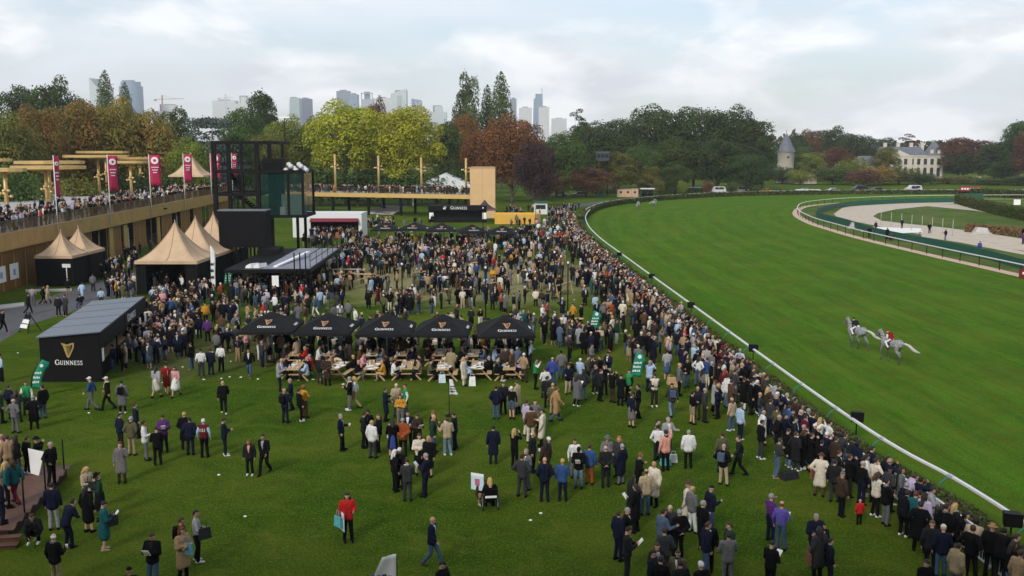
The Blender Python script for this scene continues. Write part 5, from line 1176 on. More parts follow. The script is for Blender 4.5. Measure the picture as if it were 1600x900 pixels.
for x_ in (-1.2, 0, 1.2): MB().box(x_-.5, x_+.5, -.03, 0, 11.3, 12.4).build('window', M_CARG, r)
r = empty('kiosk', spot(845, 205), 0, 'small white ticket kiosk at the end of the lawn', 'kiosk'); MB().box(-1.4, 1.4, 0, 2, 0, 2.5).build('wall', M_WHITE, r); MB().box(-1.7, 1.7, -.4, 2.3, 2.5, 2.75).build('roof', M_DKGREEN, r); MB().box(-1.0, 1.0, -.03, 0, 1.1, 2.0).build('window', M_WIN, r)
# boards and signs on the far side
r = empty('sponsor_board', spot(1262, 301), R(-3), 'long white printed board on the far bend rail', 'board'); MB().box(-3.8, 3.8, 0, .08, .25, 1.5).build('panel', M_WHITE, r)
for k in range(6): MB().box(-3.3+k*1.15, -2.5+k*1.15, -.02, 0, .7, 1.1).build('lettering', mat('grey_print', (.35, .36, .40), .6), r)
r = empty('red_banner', spot(1516, 300), R(-4), 'red banner with white lettering above a dark green screen', 'banner'); MB().box(-3.3, 3.3, 0, .08, .95, 2.35).build('panel', mat('red_cloth', (.26, .02, .025), .7), r)
for k in range(7): MB().box(-2.8+k*.82, -2.25+k*.82, -.02, 0, 1.4, 1.95).build('lettering', M_LOGO, r)
for x_ in (-3.2, 0, 3.2): MB().box(x_-.06, x_+.06, .09, .17, 0, 2.3).build('post', M_DARK, r)
r = empty('green_screen', spot(1518, 268), 0, 'dark green windbreak screen below the red banner', 'screen'); MB().box(-3.2, 3.2, 0, .1, 0, 1.7).build('panel', M_DKGREEN, r); MB().box(-3.6, -3.5, .1, .2, 0, 2).build('post', M_DARK, r)
r = empty('white_sign', spot(1588, 205), 0, 'plain white board sign on the dark hedge', 'sign'); MB().box(-.72, .72, 0, .06, 2.0, 3.15).build('panel', M_PAPER, r)
for x_ in (-.6, .6): MB().box(x_-.04, x_+.04, .06, .12, 0, 3).build('post', M_DARK, r)
r = empty('red_marker', gp(1597, 436), 0, 'dark red printed panel on the inner rail at the picture edge', 'sign'); MB().box(-.35, 1.2, 0, .05, .1, 1.1).build('panel', mat('dark_red_panel', (.16, .015, .02), .6), r); MB().box(0, .8, -.02, 0, .5, .75).build('lettering', M_LOGO, r)
r = empty('white_marquee', spot(1526, 400), 0, 'pale low tent roof on the grass bank beyond the red banner', 'tent'); MB().hexa([(-2.4, 0, 1.5), (2.4, 0, 1.5), (2.4, 4, 1.5), (-2.4, 4, 1.5)], [(-2.2, .8, 2.8), (2.2, .8, 2.8), (2.2, 3.2, 2.8), (-2.2, 3.2, 2.8)]).build('roof', M_MQ, r)
for x_ in (-2.3, 2.3): MB().box(x_-.08, x_+.08, .1, .25, 0, 1.5).build('post', M_WHITE, r)
for k, (px, py, L_, lab) in enumerate(((1562, 366, 7.5, 'pale concrete water jump block beside the sand path'), (1338, 357, 2.2, 'small white block at the start of the pale infield strip'))):
    r = empty('concrete_block', gp(px, py), R(-14), lab, 'block'); MB().hexa([(-L_/2, 0, 0), (L_/2, 0, 0), (L_/2, 2.6, 0), (-L_/2, 2.6, 0)], [(-L_/2+.5, .5, 1.0), (L_/2-.4, .5, .8), (L_/2-.4, 2.2, .8), (-L_/2+.5, 2.2, 1.0)]).build('slab', M_CONC, r); MB().box(-L_/2-.4, L_/2+.2, -.3, -.1, 0, .25).build('footing', M_CONC, r)
bh = crom([gp(*q).xy for q in ((1510, 362), (1540, 364.5), (1600, 370))], 2)
hedge('brush_fence', bh, .6, 1.3, 900, .10, 'dry brown brush fence on the infield beyond the sand path', m=leaf_mat('dry_brush', (.16, .10, .04), (.34, .23, .10)))
for k in range(8):                             # thin wire mesh posts along the infield strip
    r = empty('wire_post', gp(1376+k*16, 352+k*2.4), 0, 'slim pale net post on the infield, %s from the far bend' % (CO+['eighth'])[k], 'post', 'net posts on the infield'); MB().tube([(0, 0, 0), (0, 0, 2.6)], .04, 5).build('pole', M_CONC, r); MB().box(-.1, .1, -.1, .1, 0, .08).build('foot', M_CONC, r)
# ---------------------------------------------------------------- small things on the lawn
def bag(px, py, w_, d_, h_, col, cn, lab, name='bag', rz=0, strap=True, z=0):
    b = gp(px, py, z); r = empty(name, b, rz, lab, name.replace('_', ' ')); m_ = mat('bag_'+cn, col, .8, .2, 5)
    MB().hexa([(-w_/2, -d_/2, 0), (w_/2, -d_/2, 0), (w_/2, d_/2, 0), (-w_/2, d_/2, 0)], [(-w_*.42, -d_*.35, h_), (w_*.42, -d_*.35, h_), (w_*.42, d_*.35, h_), (-w_*.42, d_*.35, h_)]).build('body', m_, r)
    if strap: MB().tube([(-w_*.3, 0, h_-.02), (-w_*.22, 0, h_+.14), (w_*.22, 0, h_+.14), (w_*.3, 0, h_-.02)], .015, 5).build('strap', m_, r)
bag(1233, 748, .75, .4, .32, (.015, .015, .018), 'black', 'black holdall lying on the grass near the rail crowd', 'holdall', .4)
bag(1049, 600, .55, .35, .4, (.45, .29, .16), 'wicker', 'larger wicker basket on the grass by the rail crowd', 'basket')
bag(1058, 604, .4, .3, .3, (.42, .27, .15), 'wicker2', 'smaller wicker basket beside the larger one', 'basket')
bag(1040, 726, .5, .3, .25, (.10, .40, .42), 'aqua', 'aqua bag at the feet of the person in salmon jacket', 'bag')
bag(1052, 722, .35, .2, .35, (.7, .7, .68), 'white', 'white bag at the feet of the person in salmon jacket', 'bag')
bag(691, 598, .42, .1, .5, (.55, .68, .72), 'paleblue', 'pale blue carrier bag under the fifth front picnic table', 'carrier_bag')
bag(738, 603, .40, .1, .55, (.78, .78, .77), 'paper_white', 'white carrier bag under the sixth front picnic table', 'carrier_bag')
for i, (px, py) in enumerate(((139, 646), (342, 743), (383, 808), (845, 803), (829, 814), (28, 552), (537, 601))):
    MB().ell((0, 0, .03), .07, .05, .035, 8, 5).build('litter', M_PAPER, None, gp(px, py), ('crumpled white paper on the grass behind the capped pair', 'white scrap on the grass below the walking pair', 'white scrap on the empty lawn beside the camera bag man', 'larger of two white scraps beside the wheelchair', 'smaller of two white scraps beside the wheelchair', 'white scrap on the lawn left of the booth roof', 'white scrap beside the picnic benches')[i].replace('left of', 'beyond'), 'litter')
# A-frame of white boards by the path
r = empty('board_stand', gp(36, 520), R(-30), 'tilted black stand with white notice boards beside the asphalt path', 'stand')
MB().bar((-.5, 0, 0), (-.1, .5, 1.5), .06).build('leg', M_BLACK, r); MB().bar((.6, 0, 0), (.3, .5, 1.5), .06).build('leg', M_BLACK, r); MB().bar((.4, 1.2, 0), (.1, .5, 1.45), .06).build('leg', M_BLACK, r)
for k in range(3): MB().hexa([(-.45+k*.1, .05+k*.14, .35+k*.35), (.4+k*.05, .05+k*.14, .35+k*.35), (.4+k*.05, .08+k*.14, .35+k*.35), (-.45+k*.1, .08+k*.14, .35+k*.35)], [(-.4+k*.1, .15+k*.14, .62+k*.35), (.4+k*.05, .15+k*.14, .62+k*.35), (.4+k*.05, .18+k*.14, .62+k*.35), (-.4+k*.1, .18+k*.14, .62+k*.35)]).build('board', M_PAPER if k < 2 else M_BLACK, r)
r = empty('sign_post', gp(106, 452), 0, 'white direction sign on a post before the small black tent', 'sign'); MB().tube([(0, 0, 0), (0, 0, 2.3)], .04, 6).build('pole', M_WHITE, r); MB().box(-.4, .4, -.03, .03, 2.15, 2.5).build('panel', M_WHITE, r)
MB().bar((0, 0, .06), (5.4, 9.5, .06), .12, .1).build('ground_cable_cover', mat('yellow_cover', (.45, .38, .06), .7), None, gp(262, 490), 'yellow cable cover strip on the grass beside the bar booth roof', 'cable cover')
# wheelchair
wc = empty('wheelchair', gp(766, 796), R(8), 'black wheelchair on the open lawn carrying a blonde person', 'wheelchair')
for s_ in (-1, 1):
    wh = MB(); wh.tube([(s_*.29, .30*math.cos(a), .30+.30*math.sin(a)) for a in [2*math.pi*k/18 for k in range(19)]], .022, 5, False); wo = wh.build('wheel', M_TYRE, wc); sp = MB()
    for k in range(6): a = k*math.pi/3; sp.bar((s_*.29, 0, .30), (s_*.29, .29*math.cos(a), .30+.29*math.sin(a)), .012)
    sp.build('spokes', mat('rim_grey'), wo); MB().tube([(s_*.22-.02, .42, .09), (s_*.22+.02, .42, .09)], .09, 10).build('caster', M_TYRE, wc)
    MB().bar((s_*.24, -.2, .5), (s_*.24, -.28, .98), .03).build('push_handle', M_BLACK, wc); MB().bar((s_*.24, -.15, .68), (s_*.24, .25, .68), .04).build('armrest', M_BLACK, wc); MB().bar((s_*.16, .3, .45), (s_*.16, .55, .14), .03).build('footrest', M_BLACK, wc)
MB().box(-.24, .24, -.2, .25, .44, .48).build('seat', M_BLACK, wc); MB().hexa([(-.24, -.23, .48), (.24, -.23, .48), (.24, -.2, .48), (-.24, -.2, .48)], [(-.24, -.29, .9), (.24, -.29, .9), (.24, -.26, .9), (-.24, -.26, .9)]).build('backrest', M_BLACK, wc)
MB().box(-.22, .22, -.27, -.24, .55, .63).build('strap', M_PAPER, wc)

# trodden-in paper scraps around the bars
lm_ = MB(); lr = random.Random(5)
for k in range(45):
    x_, y_ = lr.choice(((lr.uniform(-22, -16), lr.uniform(54, 72)), (lr.uniform(-17, 4), lr.uniform(52, 66)), (lr.uniform(-14, 10), lr.uniform(66, 110)))); a = lr.uniform(0, 3); s_ = lr.uniform(.05, .10)
    lm_.hexa([(x_+s_*math.cos(a+q*1.57), y_+s_*math.sin(a+q*1.57), .016) for q in range(4)], [(x_+s_*.8*math.cos(a+.2+q*1.57), y_+s_*.8*math.sin(a+.2+q*1.57), .03+.03*((q+k) % 2)) for q in range(4)])
tag(lm_.build('litter_scatter', M_PAPER), 'scattered paper scraps trodden into the lawn around the bars', 'litter', None, 'stuff')
# ---------------------------------------------------------------- people: poses -> body, clothing and hair meshes
HD = Vector((0, .02, 1.635))                 # head centre, standing
def V(*a): return Vector(a)
def P_(**k):
    d = dict(lean=0, drop=0.0, dy=0.0, pitch=8, yaw=0, kL=V(-.105, .03, .50), aL=V(-.12, -.01, .09), kR=V(.105, .03, .50), aR=V(.13, .03, .09),
             eL=V(-.265, -.04, 1.14), wL=V(-.275, .05, .90), eR=V(.265, -.04, 1.14), wR=V(.275, .05, .90)); d.update(k); return d
POSE = {
 'stand': P_(), 'stand2': P_(yaw=28, aL=V(-.15, .06, .09), aR=V(.10, -.04, .09), wL=V(-.25, .10, .91)),
 'pockets': P_(eL=V(-.31, -.08, 1.15), wL=V(-.20, .07, .98), eR=V(.31, -.08, 1.15), wR=V(.20, .07, .98), yaw=-15),
 'phone': P_(eL=V(-.25, .06, 1.13), wL=V(-.07, .29, 1.19), eR=V(.25, .06, 1.13), wR=V(.07, .29, 1.19), pitch=30),
 'drink': P_(eR=V(.26, .03, 1.13), wR=V(.17, .29, 1.17), yaw=20),
 'folded': P_(eL=V(-.27, .07, 1.16), wL=V(.08, .20, 1.20), eR=V(.27, .07, 1.14), wR=V(-.08, .23, 1.15)),
 'walk': P_(kL=V(-.09, .17, .52), aL=V(-.09, .26, .10), kR=V(.09, -.03, .50), aR=V(.09, -.33, .15), eL=V(-.26, -.13, 1.16), wL=V(-.27, -.14, .92), eR=V(.26, .06, 1.16), wR=V(.25, .24, 1.0), lean=4),
 'walk2': P_(kR=V(.09, .17, .52), aR=V(.09, .26, .10), kL=V(-.09, -.03, .50), aL=V(-.09, -.33, .15), eR=V(.26, -.13, 1.16), wR=V(.27, -.14, .92), eL=V(-.26, .06, 1.16), wL=V(-.25, .24, 1.0), lean=4),
 'photo': P_(eL=V(-.26, .16, 1.32), wL=V(-.09, .24, 1.53), eR=V(.26, .16, 1.32), wR=V(.09, .24, 1.53), pitch=2),
 'lean': P_(lean=26, eL=V(-.26, .16, 1.22), wL=V(-.10, .38, 1.20), eR=V(.26, .16, 1.22), wR=V(.10, .38, 1.20), pitch=-6, dy=-.10),
 'behind': P_(eL=V(-.29, -.11, 1.15), wL=V(-.05, -.19, 1.0), eR=V(.29, -.11, 1.15), wR=V(.05, -.19, 1.0), pitch=4),
 'sip': P_(eR=V(.28, .12, 1.19), wR=V(.06, .19, 1.50), pitch=-4),
 'hips': P_(eL=V(-.36, -.10, 1.18), wL=V(-.20, .02, 1.04), eR=V(.36, -.10, 1.18), wR=V(.20, .02, 1.04), yaw=-30, aL=V(-.19, .03, .09), kL=V(-.14, .04, .50)),
 'gesture': P_(eL=V(-.30, .06, 1.16), wL=V(-.33, .30, 1.22), eR=V(.27, .02, 1.13), wR=V(.20, .27, 1.05), yaw=18, lean=3, aR=V(.15, -.10, .09)),
 'ear': P_(eR=V(.33, .05, 1.24), wR=V(.13, .04, 1.53), yaw=-12, kR=V(.08, .10, .50), aR=V(.05, .05, .09)),
 'raise': P_(eR=V(.33, .18, 1.45), wR=V(.42, .36, 1.62), yaw=-20),
 'sit': P_(drop=.46, kL=V(-.12, .42, .52), aL=V(-.12, .42, .10), kR=V(.12, .44, .52), aR=V(.14, .38, .10), eL=V(-.27, .10, 1.18), wL=V(-.12, .34, 1.22), eR=V(.27, .10, 1.18), wR=V(.12, .34, 1.22), pitch=14, lean=8),
 'crouch': P_(drop=.58, kL=V(-.16, .36, .52), aL=V(-.15, .20, .10), kR=V(.16, .36, .50), aR=V(.16, .22, .10), eL=V(-.27, .14, 1.16), wL=V(-.14, .36, 1.02), eR=V(.27, .14, 1.16), wR=V(.14, .36, 1.02), pitch=20, lean=24),
 'ride': P_(drop=-.02, lean=46, kL=V(-.30, .34, .74), aL=V(-.34, .02, .42), kR=V(.30, .34, .74), aR=V(.34, .02, .42), eL=V(-.27, .12, 1.16), wL=V(-.08, .36, 1.12), eR=V(.27, .12, 1.16), wR=V(.08, .36, 1.12), pitch=-20),
}
STILL = ('stand', 'stand2', 'pockets', 'phone', 'drink', 'folded', 'behind', 'sip', 'raise', 'photo', 'walk', 'walk2')
def joints(p):
    hip = V(0, p['dy'], .95-p['drop']); M = Matrix.Rotation(-R(p['lean']), 4, 'X')
    def up(v): return hip+(M @ (v-V(0, 0, .95)))
    j = dict(hip=hip, hL=hip+V(-.09, 0, -.02), hR=hip+V(.09, 0, -.02), waist=up(V(0, 0, 1.08)), chest=up(V(0, .005, 1.30)), neck=up(V(0, -.015, 1.48)), sL=up(V(-.185, -.01, 1.42)), sR=up(V(.185, -.01, 1.42)),
             head=up(HD), HM=(Matrix.Rotation(R(p['yaw']), 4, 'Z') @ Matrix.Rotation(-R(p['lean']*.4+p['pitch']), 4, 'X')), up=up)
    for k in ('eL', 'eR', 'wL', 'wR'): j[k] = up(p[k])
    for k in ('kL', 'kR', 'aL', 'aR'): j[k] = p[k].copy()
    return j
def head_mb(mb, j):
    H, M = j['head'], j['HM'].to_3x3()
    mb.ell(H+M @ V(0, -.008, .02), .078, .096, .098, 14, 10, M); mb.ell(H+M @ V(0, .018, -.055), .058, .070, .066, 12, 8, M)
    mb.cap(H+M @ V(0, .082, .012), H+M @ V(0, .108, -.024), .012, .017, 8)
    for s in (-1, 1): mb.ell(H+M @ V(s*.079, -.008, -.005), .014, .026, .034, 8, 6, M)
    mb.cap(H+M @ V(-.035, .078, .036), H+M @ V(.035, .078, .036), .014, .014, 8); mb.cap(H+M @ V(-.02, .086, -.062), H+M @ V(.02, .086, -.062), .012, .012, 8)
    mb.cap(j['neck']-V(0, 0, .06), H+M @ V(0, -.01, -.07), .064, .056, 10)
def body_mb(j):
    mb = MB(); head_mb(mb, j)
    for s in 'LR':
        mb.cap(j['h'+s], j['k'+s], .088, .060); mb.cap(j['k'+s], j['a'+s], .058, .040); mb.cap(j['s'+s], j['e'+s], .056, .042); mb.cap(j['e'+s], j['w'+s], .041, .030)
        mb.cap(j['a'+s]+V(0, -.03, -.03), j['a'+s]+V(0, .15, -.055), .038, .028)
        sx = -.06 if s == 'L' else .06; mb.cap(j['waist']+V(sx, 0, 0), j['chest']+V(sx*1.3, 0, .03), .105, .115); mb.cap(j['hip']+V(sx, 0, 0), j['waist']+V(sx*.9, 0, 0), .115, .105)
    mb.cap(j['sL'], j['sR'], .06, .06); return mb
def top_mb(j, kind):
    mb = MB(); x = {'shirt': .004, 'jacket': .020, 'puffer': .036, 'coat': .024, 'bib': .012}[kind]
    for s in 'LR':
        sx = -.06 if s == 'L' else .06
        mb.cap(j['waist']+V(sx, 0, 0), j['chest']+V(sx*1.35, 0, .04), .108+x, .118+x); mb.cap(j['hip']+V(sx*1.05, 0, 0), j['waist']+V(sx*.95, 0, 0), .114+x, .108+x)
        if kind != 'bib':
            sh = .35 if kind == 'shirt_s' else 1; mb.cap(j['s'+s], j['e'+s], .062+x, .050+x); mb.cap(j['e'+s], j['w'+s]*.92+j['e'+s]*.08, .050+x, .038+x*.8)
        if kind in ('jacket', 'puffer'): mb.cap(j['hip']+V(sx, 0, -.06), j['hip']+V(sx, 0, .04), .128+x, .112+x)
        if kind == 'coat':
            f = .55 if (j['k'+s]-j['h'+s]).y < .25 else .5
            mb.cap(j['h'+s]*.8+j['hip']*.2, j['h'+s].lerp(j['k'+s], .98), .135, .140); 
    if kind == 'coat': mb.cap(j['hip'], (j['hL'].lerp(j['kL'], .9)+j['hR'].lerp(j['kR'], .9))/2, .14, .15)
    mb.cap(j['sL'], j['sR'], .066+x, .066+x); mb.cap(j['chest']+V(0, 0, .10), j['neck']+V(0, 0, -.01), .085+x, .060+x*.8); return mb
def bottom_mb(j, kind):
    mb = MB()
    if kind == 'trousers':
        for s in 'LR':
            mb.cap(j['h'+s], j['k'+s], .104, .074); mb.cap(j['k'+s], j['a'+s]+V(0, -.005, .0), .074, .064); sx = -.05 if s == 'L' else .05; mb.cap(j['hip']+V(sx, 0, 0), j['waist']+V(sx, 0, -.02), .122, .110)
    elif kind == 'shorts':
        for s in 'LR': mb.cap(j['h'+s], j['h'+s].lerp(j['k'+s], .82), .108, .092); sx = -.05 if s == 'L' else .05; mb.cap(j['hip']+V(sx, 0, 0), j['waist']+V(sx, 0, -.02), .122, .110)
    else:
        mid = (j['kL']+j['kR'])/2; mb.cap(j['waist'], j['hip'], .125, .16, 12); mb.cap(j['hip'], j['hip'].lerp(mid, .95), .165, .20, 12)
        for s in 'LR': mb.cap(j['h'+s], j['h'+s].lerp(j['k'+s], .95), .12, .13)
    return mb
def shoes_mb(j, s):
    mb = MB()
    if 1:
        a = j['a'+s]; mb.cap(a+V(0, -.045, -.04), a+V(0, .06, -.045), .050, .048); mb.cap(a+V(0, .05, -.048), a+V(0, .165, -.062), .048, .036); mb.cap(a+V(0, -.02, .0), a+V(0, -.02, -.03), .048, .048)
    for i, v in enumerate(mb.v):
        if v[2] < .004: mb.v[i] = (v[0], v[1], .004)
    return mb
def hand(mb, j, s):
    w, e = j['w'+s], j['e'+s]; d = (w-e).normalized(); sg = -1 if s == 'L' else 1
    side = V(-sg, 0, 0); n = (side-d*side.dot(d)).normalized(); t = d.cross(n).normalized()
    if t.dot(V(0, 1, .3)) < 0: t = -t
    c = w+d*.055; M3 = Matrix((t, n, d)).transposed(); mb.ell(c, .040, .017, .052, 8, 6, M3)
    for k, (o, L) in enumerate(((.030, .068), (.010, .078), (-.010, .072), (-.030, .056))):
        b = w+d*.095+t*o; m1 = b+d*L*.5+n*L*.12; m2 = b+d*L*.82+n*L*.42; mb.tube([b-d*.02, m1, m2], [.0095, .0088, .0065], 5)
    b = w+d*.035+t*.035; mb.tube([b, b+d*.032+t*.026+n*.008, b+d*.062+t*.03+n*.02], [.012, .0105, .008], 5)
# hair and hats in head space
def shell(fn, k=1.10, n=16, m=12):
    mb = MB(); vs = []; fs = []
    for i in range(m+1):
        th = math.pi*(i+.02)/(m+.04)
        for q in range(n):
            ph = 2*math.pi*q/n; d = V(math.sin(th)*math.cos(ph), math.sin(th)*math.sin(ph), math.cos(th)); kk = fn(d, k)
            vs.append(V(0, -.008, .02)+V(d.x*.080*kk, d.y*.099*kk, d.z*.101*kk))
    for i in range(m):
        for q in range(n): q2 = (q+1) % n; fs.append((i*n+q, (i+1)*n+q, (i+1)*n+q2, i*n+q2))
    mb._add(vs, fs, True); return mb
def _short(d, k): return k+.02*math.sin(d.x*17+d.z*13) if (d.z > .42 or (d.y < .15 and d.z > -.55)) else .8
def _fringe(d, k): return k*.97 if (d.y < .1 and -.5 < d.z < .45) else .8
def _cap(d, k): return k*1.03 if d.z > .12 else .8
def _full(d, k): return k*1.06+.03*math.sin(d.x*19+d.z*11+d.y*7) if (d.z > .45 or d.y < .25) else .8
HAIR = {'short': shell(_short), 'fringe': shell(_fringe), 'cap': shell(_cap), 'beanie': shell(lambda d, k: k*1.10 if d.z > .05 else .8), 'curly': shell(lambda d, k: k*1.26+.10*math.sin(d.x*23)*math.sin(d.z*19+d.y*13) if (d.z > .42 or d.y < .2) else .8), 'long': shell(_full), 'bun': shell(_short), 'hat': shell(_cap)}
m_ = HAIR['long']; m_.cap(V(0, -.085, -.02), V(0, -.115, -.24), .085, .055, 10, 1.1, .7); m_.cap(V(-.07, -.03, -.02), V(-.085, -.04, -.2), .04, .03); m_.cap(V(.07, -.03, -.02), V(.085, -.04, -.2), .04, .03)
HAIR['bun'].ell((0, -.115, .04), .045, .04, .045, 8, 6)
HAIR['cap'].prism([(.075*math.cos(a), .075+.095*math.sin(a)) for a in [math.pi*k/8 for k in range(9)]], .05, .062)
HAIR['hat'].lathe([(.10, .07), (.165, .052), (.17, .06), (.10, .085)], (0, -.005, 0), 16); HAIR['hat'].lathe([(.088, .07), (.085, .145), (.06, .155), (0, .15)], (0, -.005, 0), 14)
HAIRM = {}
for k_, mb in HAIR.items(): HAIRM[k_] = mb.mesh('hair'); HAIRM[k_].materials.append(None)
# --- grow continuous surfaces (voxel union of the tapered limbs)
JO = {k_: joints(p) for k_, p in POSE.items()}
jobs = []
def job(key, mb, vox, ratio):
    me = mb.mesh('tmp'); o = bpy.data.objects.new('tmp', me); COL.objects.link(o)
    m1 = o.modifiers.new('r', 'REMESH'); m1.mode = 'VOXEL'; m1.voxel_size = vox; m2 = o.modifiers.new('s', 'SMOOTH'); m2.factor = .5; m2.iterations = 2
    m3 = o.modifiers.new('d', 'DECIMATE'); m3.ratio = ratio; jobs.append((key, o))
for k_, j in JO.items():
    job(('body', k_), body_mb(j), .014, .10)
    for t_ in ('shirt', 'jacket', 'puffer', 'coat', 'bib'):
        if t_ == 'coat' and k_ in ('crouch', 'ride', 'lean'): continue
        job((t_, k_), top_mb(j, t_), .021, .24)
    for b_ in ('trousers', 'skirt', 'shorts'):
        if b_ != 'trousers' and k_ in ('crouch', 'ride'): continue
        job((b_, k_), bottom_mb(j, b_), .021, .22)
bpy.context.view_layer.update(); dg = bpy.context.evaluated_depsgraph_get(); PM = {}
for key, o in jobs: PM[key] = bpy.data.meshes.new_from_object(o.evaluated_get(dg))
LOW = {}
for key, o in jobs:
    if key[1] in ('stand', 'pockets', 'phone', 'drink', 'folded', 'walk', 'photo', 'sit', 'lean', 'sip') and key[0] in ('body', 'jacket', 'coat', 'trousers', 'shirt', 'skirt'):
        o.modifiers['d'].ratio = .0105 if key[0] == 'body' else .019
bpy.context.view_layer.update(); dg = bpy.context.evaluated_depsgraph_get()
def arrays(me):
    me.calc_loop_triangles(); v = np.empty(len(me.vertices)*3, 'f'); me.vertices.foreach_get('co', v); t = np.empty(len(me.loop_triangles)*3, 'i'); me.loop_triangles.foreach_get('vertices', t); return v.reshape(-1, 3), t.reshape(-1, 3)
for key, o in jobs:
    if key[1] in ('stand', 'pockets', 'phone', 'drink', 'folded', 'walk', 'photo', 'sit', 'lean', 'sip') and key[0] in ('body', 'jacket', 'coat', 'trousers', 'shirt', 'skirt'):
        me = bpy.data.meshes.new_from_object(o.evaluated_get(dg)); LOW[key] = arrays(me); bpy.data.meshes.remove(me)
for key, o in jobs:
    me = o.data; bpy.data.objects.remove(o); bpy.data.meshes.remove(me)
def finish(me, extra=None, mats=1):           # smooth shading, append extra geometry, open material slots
    v, t = arrays(me); mb = MB(); mb.v = [tuple(q) for q in v.tolist()]; mb.f = [tuple(q) for q in t.tolist()]; mb.m = [0]*len(mb.f); mb.sm = [True]*len(mb.f)
    if extra: extra(mb)
    m2 = mb.mesh(me.name)
    for _ in range(mats): m2.materials.append(None)
    return m2
TRI = 0
for key in list(PM):
    k_, po = key; j = JO[po]
    if k_ == 'body':
        def ex(mb, j=j):
            mb.cur = 0; hand(mb, j, 'L'); hand(mb, j, 'R'); mb.cur = 1; M = j['HM'].to_3x3()
            for s in (-1, 1): mb.ell(j['head']+M @ V(s*.031, .086, .012), .012, .008, .007, 6, 4, M)
            mb.cur = 2; mb.ell(j['head']+M @ V(0, .094, -.058), .022, .008, .007, 6, 4, M); mb.cur = 0
        PM[key] = finish(PM[key], ex, 3); PM[key].name = 'body'
    else: PM[key] = finish(PM[key]); PM[key].name = k_
for po, j in JO.items():
    
    for s_ in 'LR': PM[('shoe'+s_, po)] = shoes_mb(j, s_).mesh('shoe'); PM[('shoe'+s_, po)].materials.append(None)
    for t_ in ('jacket', 'coat', 'puffer'):       # open shirt front laid over the jacket chest
        if (t_, po) not in PM or POSE[po]['lean'] > 12 or po in ('photo', 'folded'): continue
        v, t = arrays(PM[(t_, po)]); bv = BVHTree.FromPolygons([tuple(q) for q in v.tolist()], [tuple(q) for q in t.tolist()]); rows = []
        off = JO[po]['hip']-V(0, 0, .95)
        for i in range(7):
            f = i/6; z = 1.475-.36*f; hw = .062*(1-f)**.8+.004; row = []
            for u in range(5):
                x = hw*(u/2-1); h_ = bv.ray_cast(V(x, .9, z)+off, V(0, -1, 0))
                row.append((h_[0]+V(0, .006, 0)) if h_[0] is not None else V(x, .05, z)+off)
            rows.append(row)
        mb = MB(); mb.grid(rows); PM[('front', t_, po)] = mb.mesh('shirt_front'); PM[('front', t_, po)].materials.append(None)
sc_ = MB(); sc_.lathe([(.078, -.035), (.098, -.02), (.102, .015), (.088, .04), (.068, .035)], (0, -.005, 1.49), 12); sc_.cap((.035, .10, 1.46), (.05, .155, 1.22), .032, .036, 8, 1.2, .6)
PM[('scarf', 'x')] = sc_.mesh('scarf'); PM[('scarf', 'x')].materials.append(None)
bp = MB(); bp.cap((-.07, -.20, 1.12), (-.07, -.19, 1.38), .085, .075); bp.cap((.07, -.20, 1.12), (.07, -.19, 1.38), .085, .075); bp.box(-.14, .14, -.27, -.15, 1.08, 1.42)
for s in (-1, 1): bp.tube([(s*.10, -.14, 1.40), (s*.12, .02, 1.50), (s*.12, .14, 1.36), (s*.15, .06, 1.12), (s*.12, -.12, 1.1)], .022, 5)
PM[('backpack', 'x')] = bp.mesh('backpack'); PM[('backpack', 'x')].materials.append(None)
# --- cloth, skin and hair colours
CC = {'black': (.005, .005, .006), 'navy': (.0075, .010, .025), 'charcoal': (.014, .0145, .017), 'dark grey': (.034, .035, .038), 'grey': (.12, .12, .125), 'light grey': (.28, .28, .29), 'white': (.62, .62, .61), 'cream': (.58, .52, .42), 'beige': (.38, .30, .20), 'tan': (.30, .205, .115), 'camel': (.32, .19, .09), 'brown': (.085, .048, .026), 'dark brown': (.040, .026, .018), 'olive': (.085, .082, .042), 'khaki': (.26, .21, .12), 'dark green': (.014, .040, .026), 'green': (.02, .22, .07), 'teal': (.012, .085, .095), 'blue': (.03, .07, .19), 'royal blue': (.04, .06, .26), 'light blue': (.34, .45, .60), 'slate blue': (.07, .10, .16), 'denim': (.050, .085, .15), 'pale denim': (.13, .19, .28), 'burgundy': (.10, .012, .022), 'red': (.46, .02, .018), 'dark red': (.20, .012, .012), 'pink': (.55, .27, .29), 'salmon': (.60, .28, .22), 'mustard': (.46, .22, .02), 'orange': (.50, .12, .015), 'rust': (.26, .06, .02), 'purple': (.085, .025, .13), 'violet': (.10, .075, .34), 'lilac': (.42, .36, .50), 'plaid': (.14, .13, .13)}
SKIN = [(.46, .27, .18), (.52, .33, .23), (.40, .23, .15), (.30, .165, .10), (.16, .085, .05), (.50, .29, .21)]
HC = {'black': (.010, .009, .008), 'brown': (.045, .025, .013), 'dark': (.02, .014, .010), 'grey': (.26, .26, .265), 'white': (.60, .59, .57), 'blond': (.42, .28, .11), 'red': (.20, .06, .02), 'auburn': (.11, .035, .016)}
def cloth(c):
    m = mat('cloth_'+c.replace(' ', '_'), CC[c], .88, .22, 14, .35, 0, .12)
    return m
SKM = [mat('skin_%d' % i, c, .5, .06, 8, 0, 0, .35) for i, c in enumerate(SKIN)]
EYE = mat('eye', (.02, .015, .012), .3, 0, 4); LIP = mat('lip', (.32, .11, .10), .5, 0, 4)
def setm(o, *ms):
    for i, m in enumerate(ms): o.material_slots[i].link = 'OBJECT'; o.material_slots[i].material = m
def part(key, parent, m, name):
    o = bpy.data.objects.new(name, PM[key]); link(o, parent); setm(o, m); return o
NOUN = {'shirt': 'shirt', 'jacket': 'jacket', 'puffer': 'padded jacket', 'coat': 'long coat', 'bib': 'bib'}
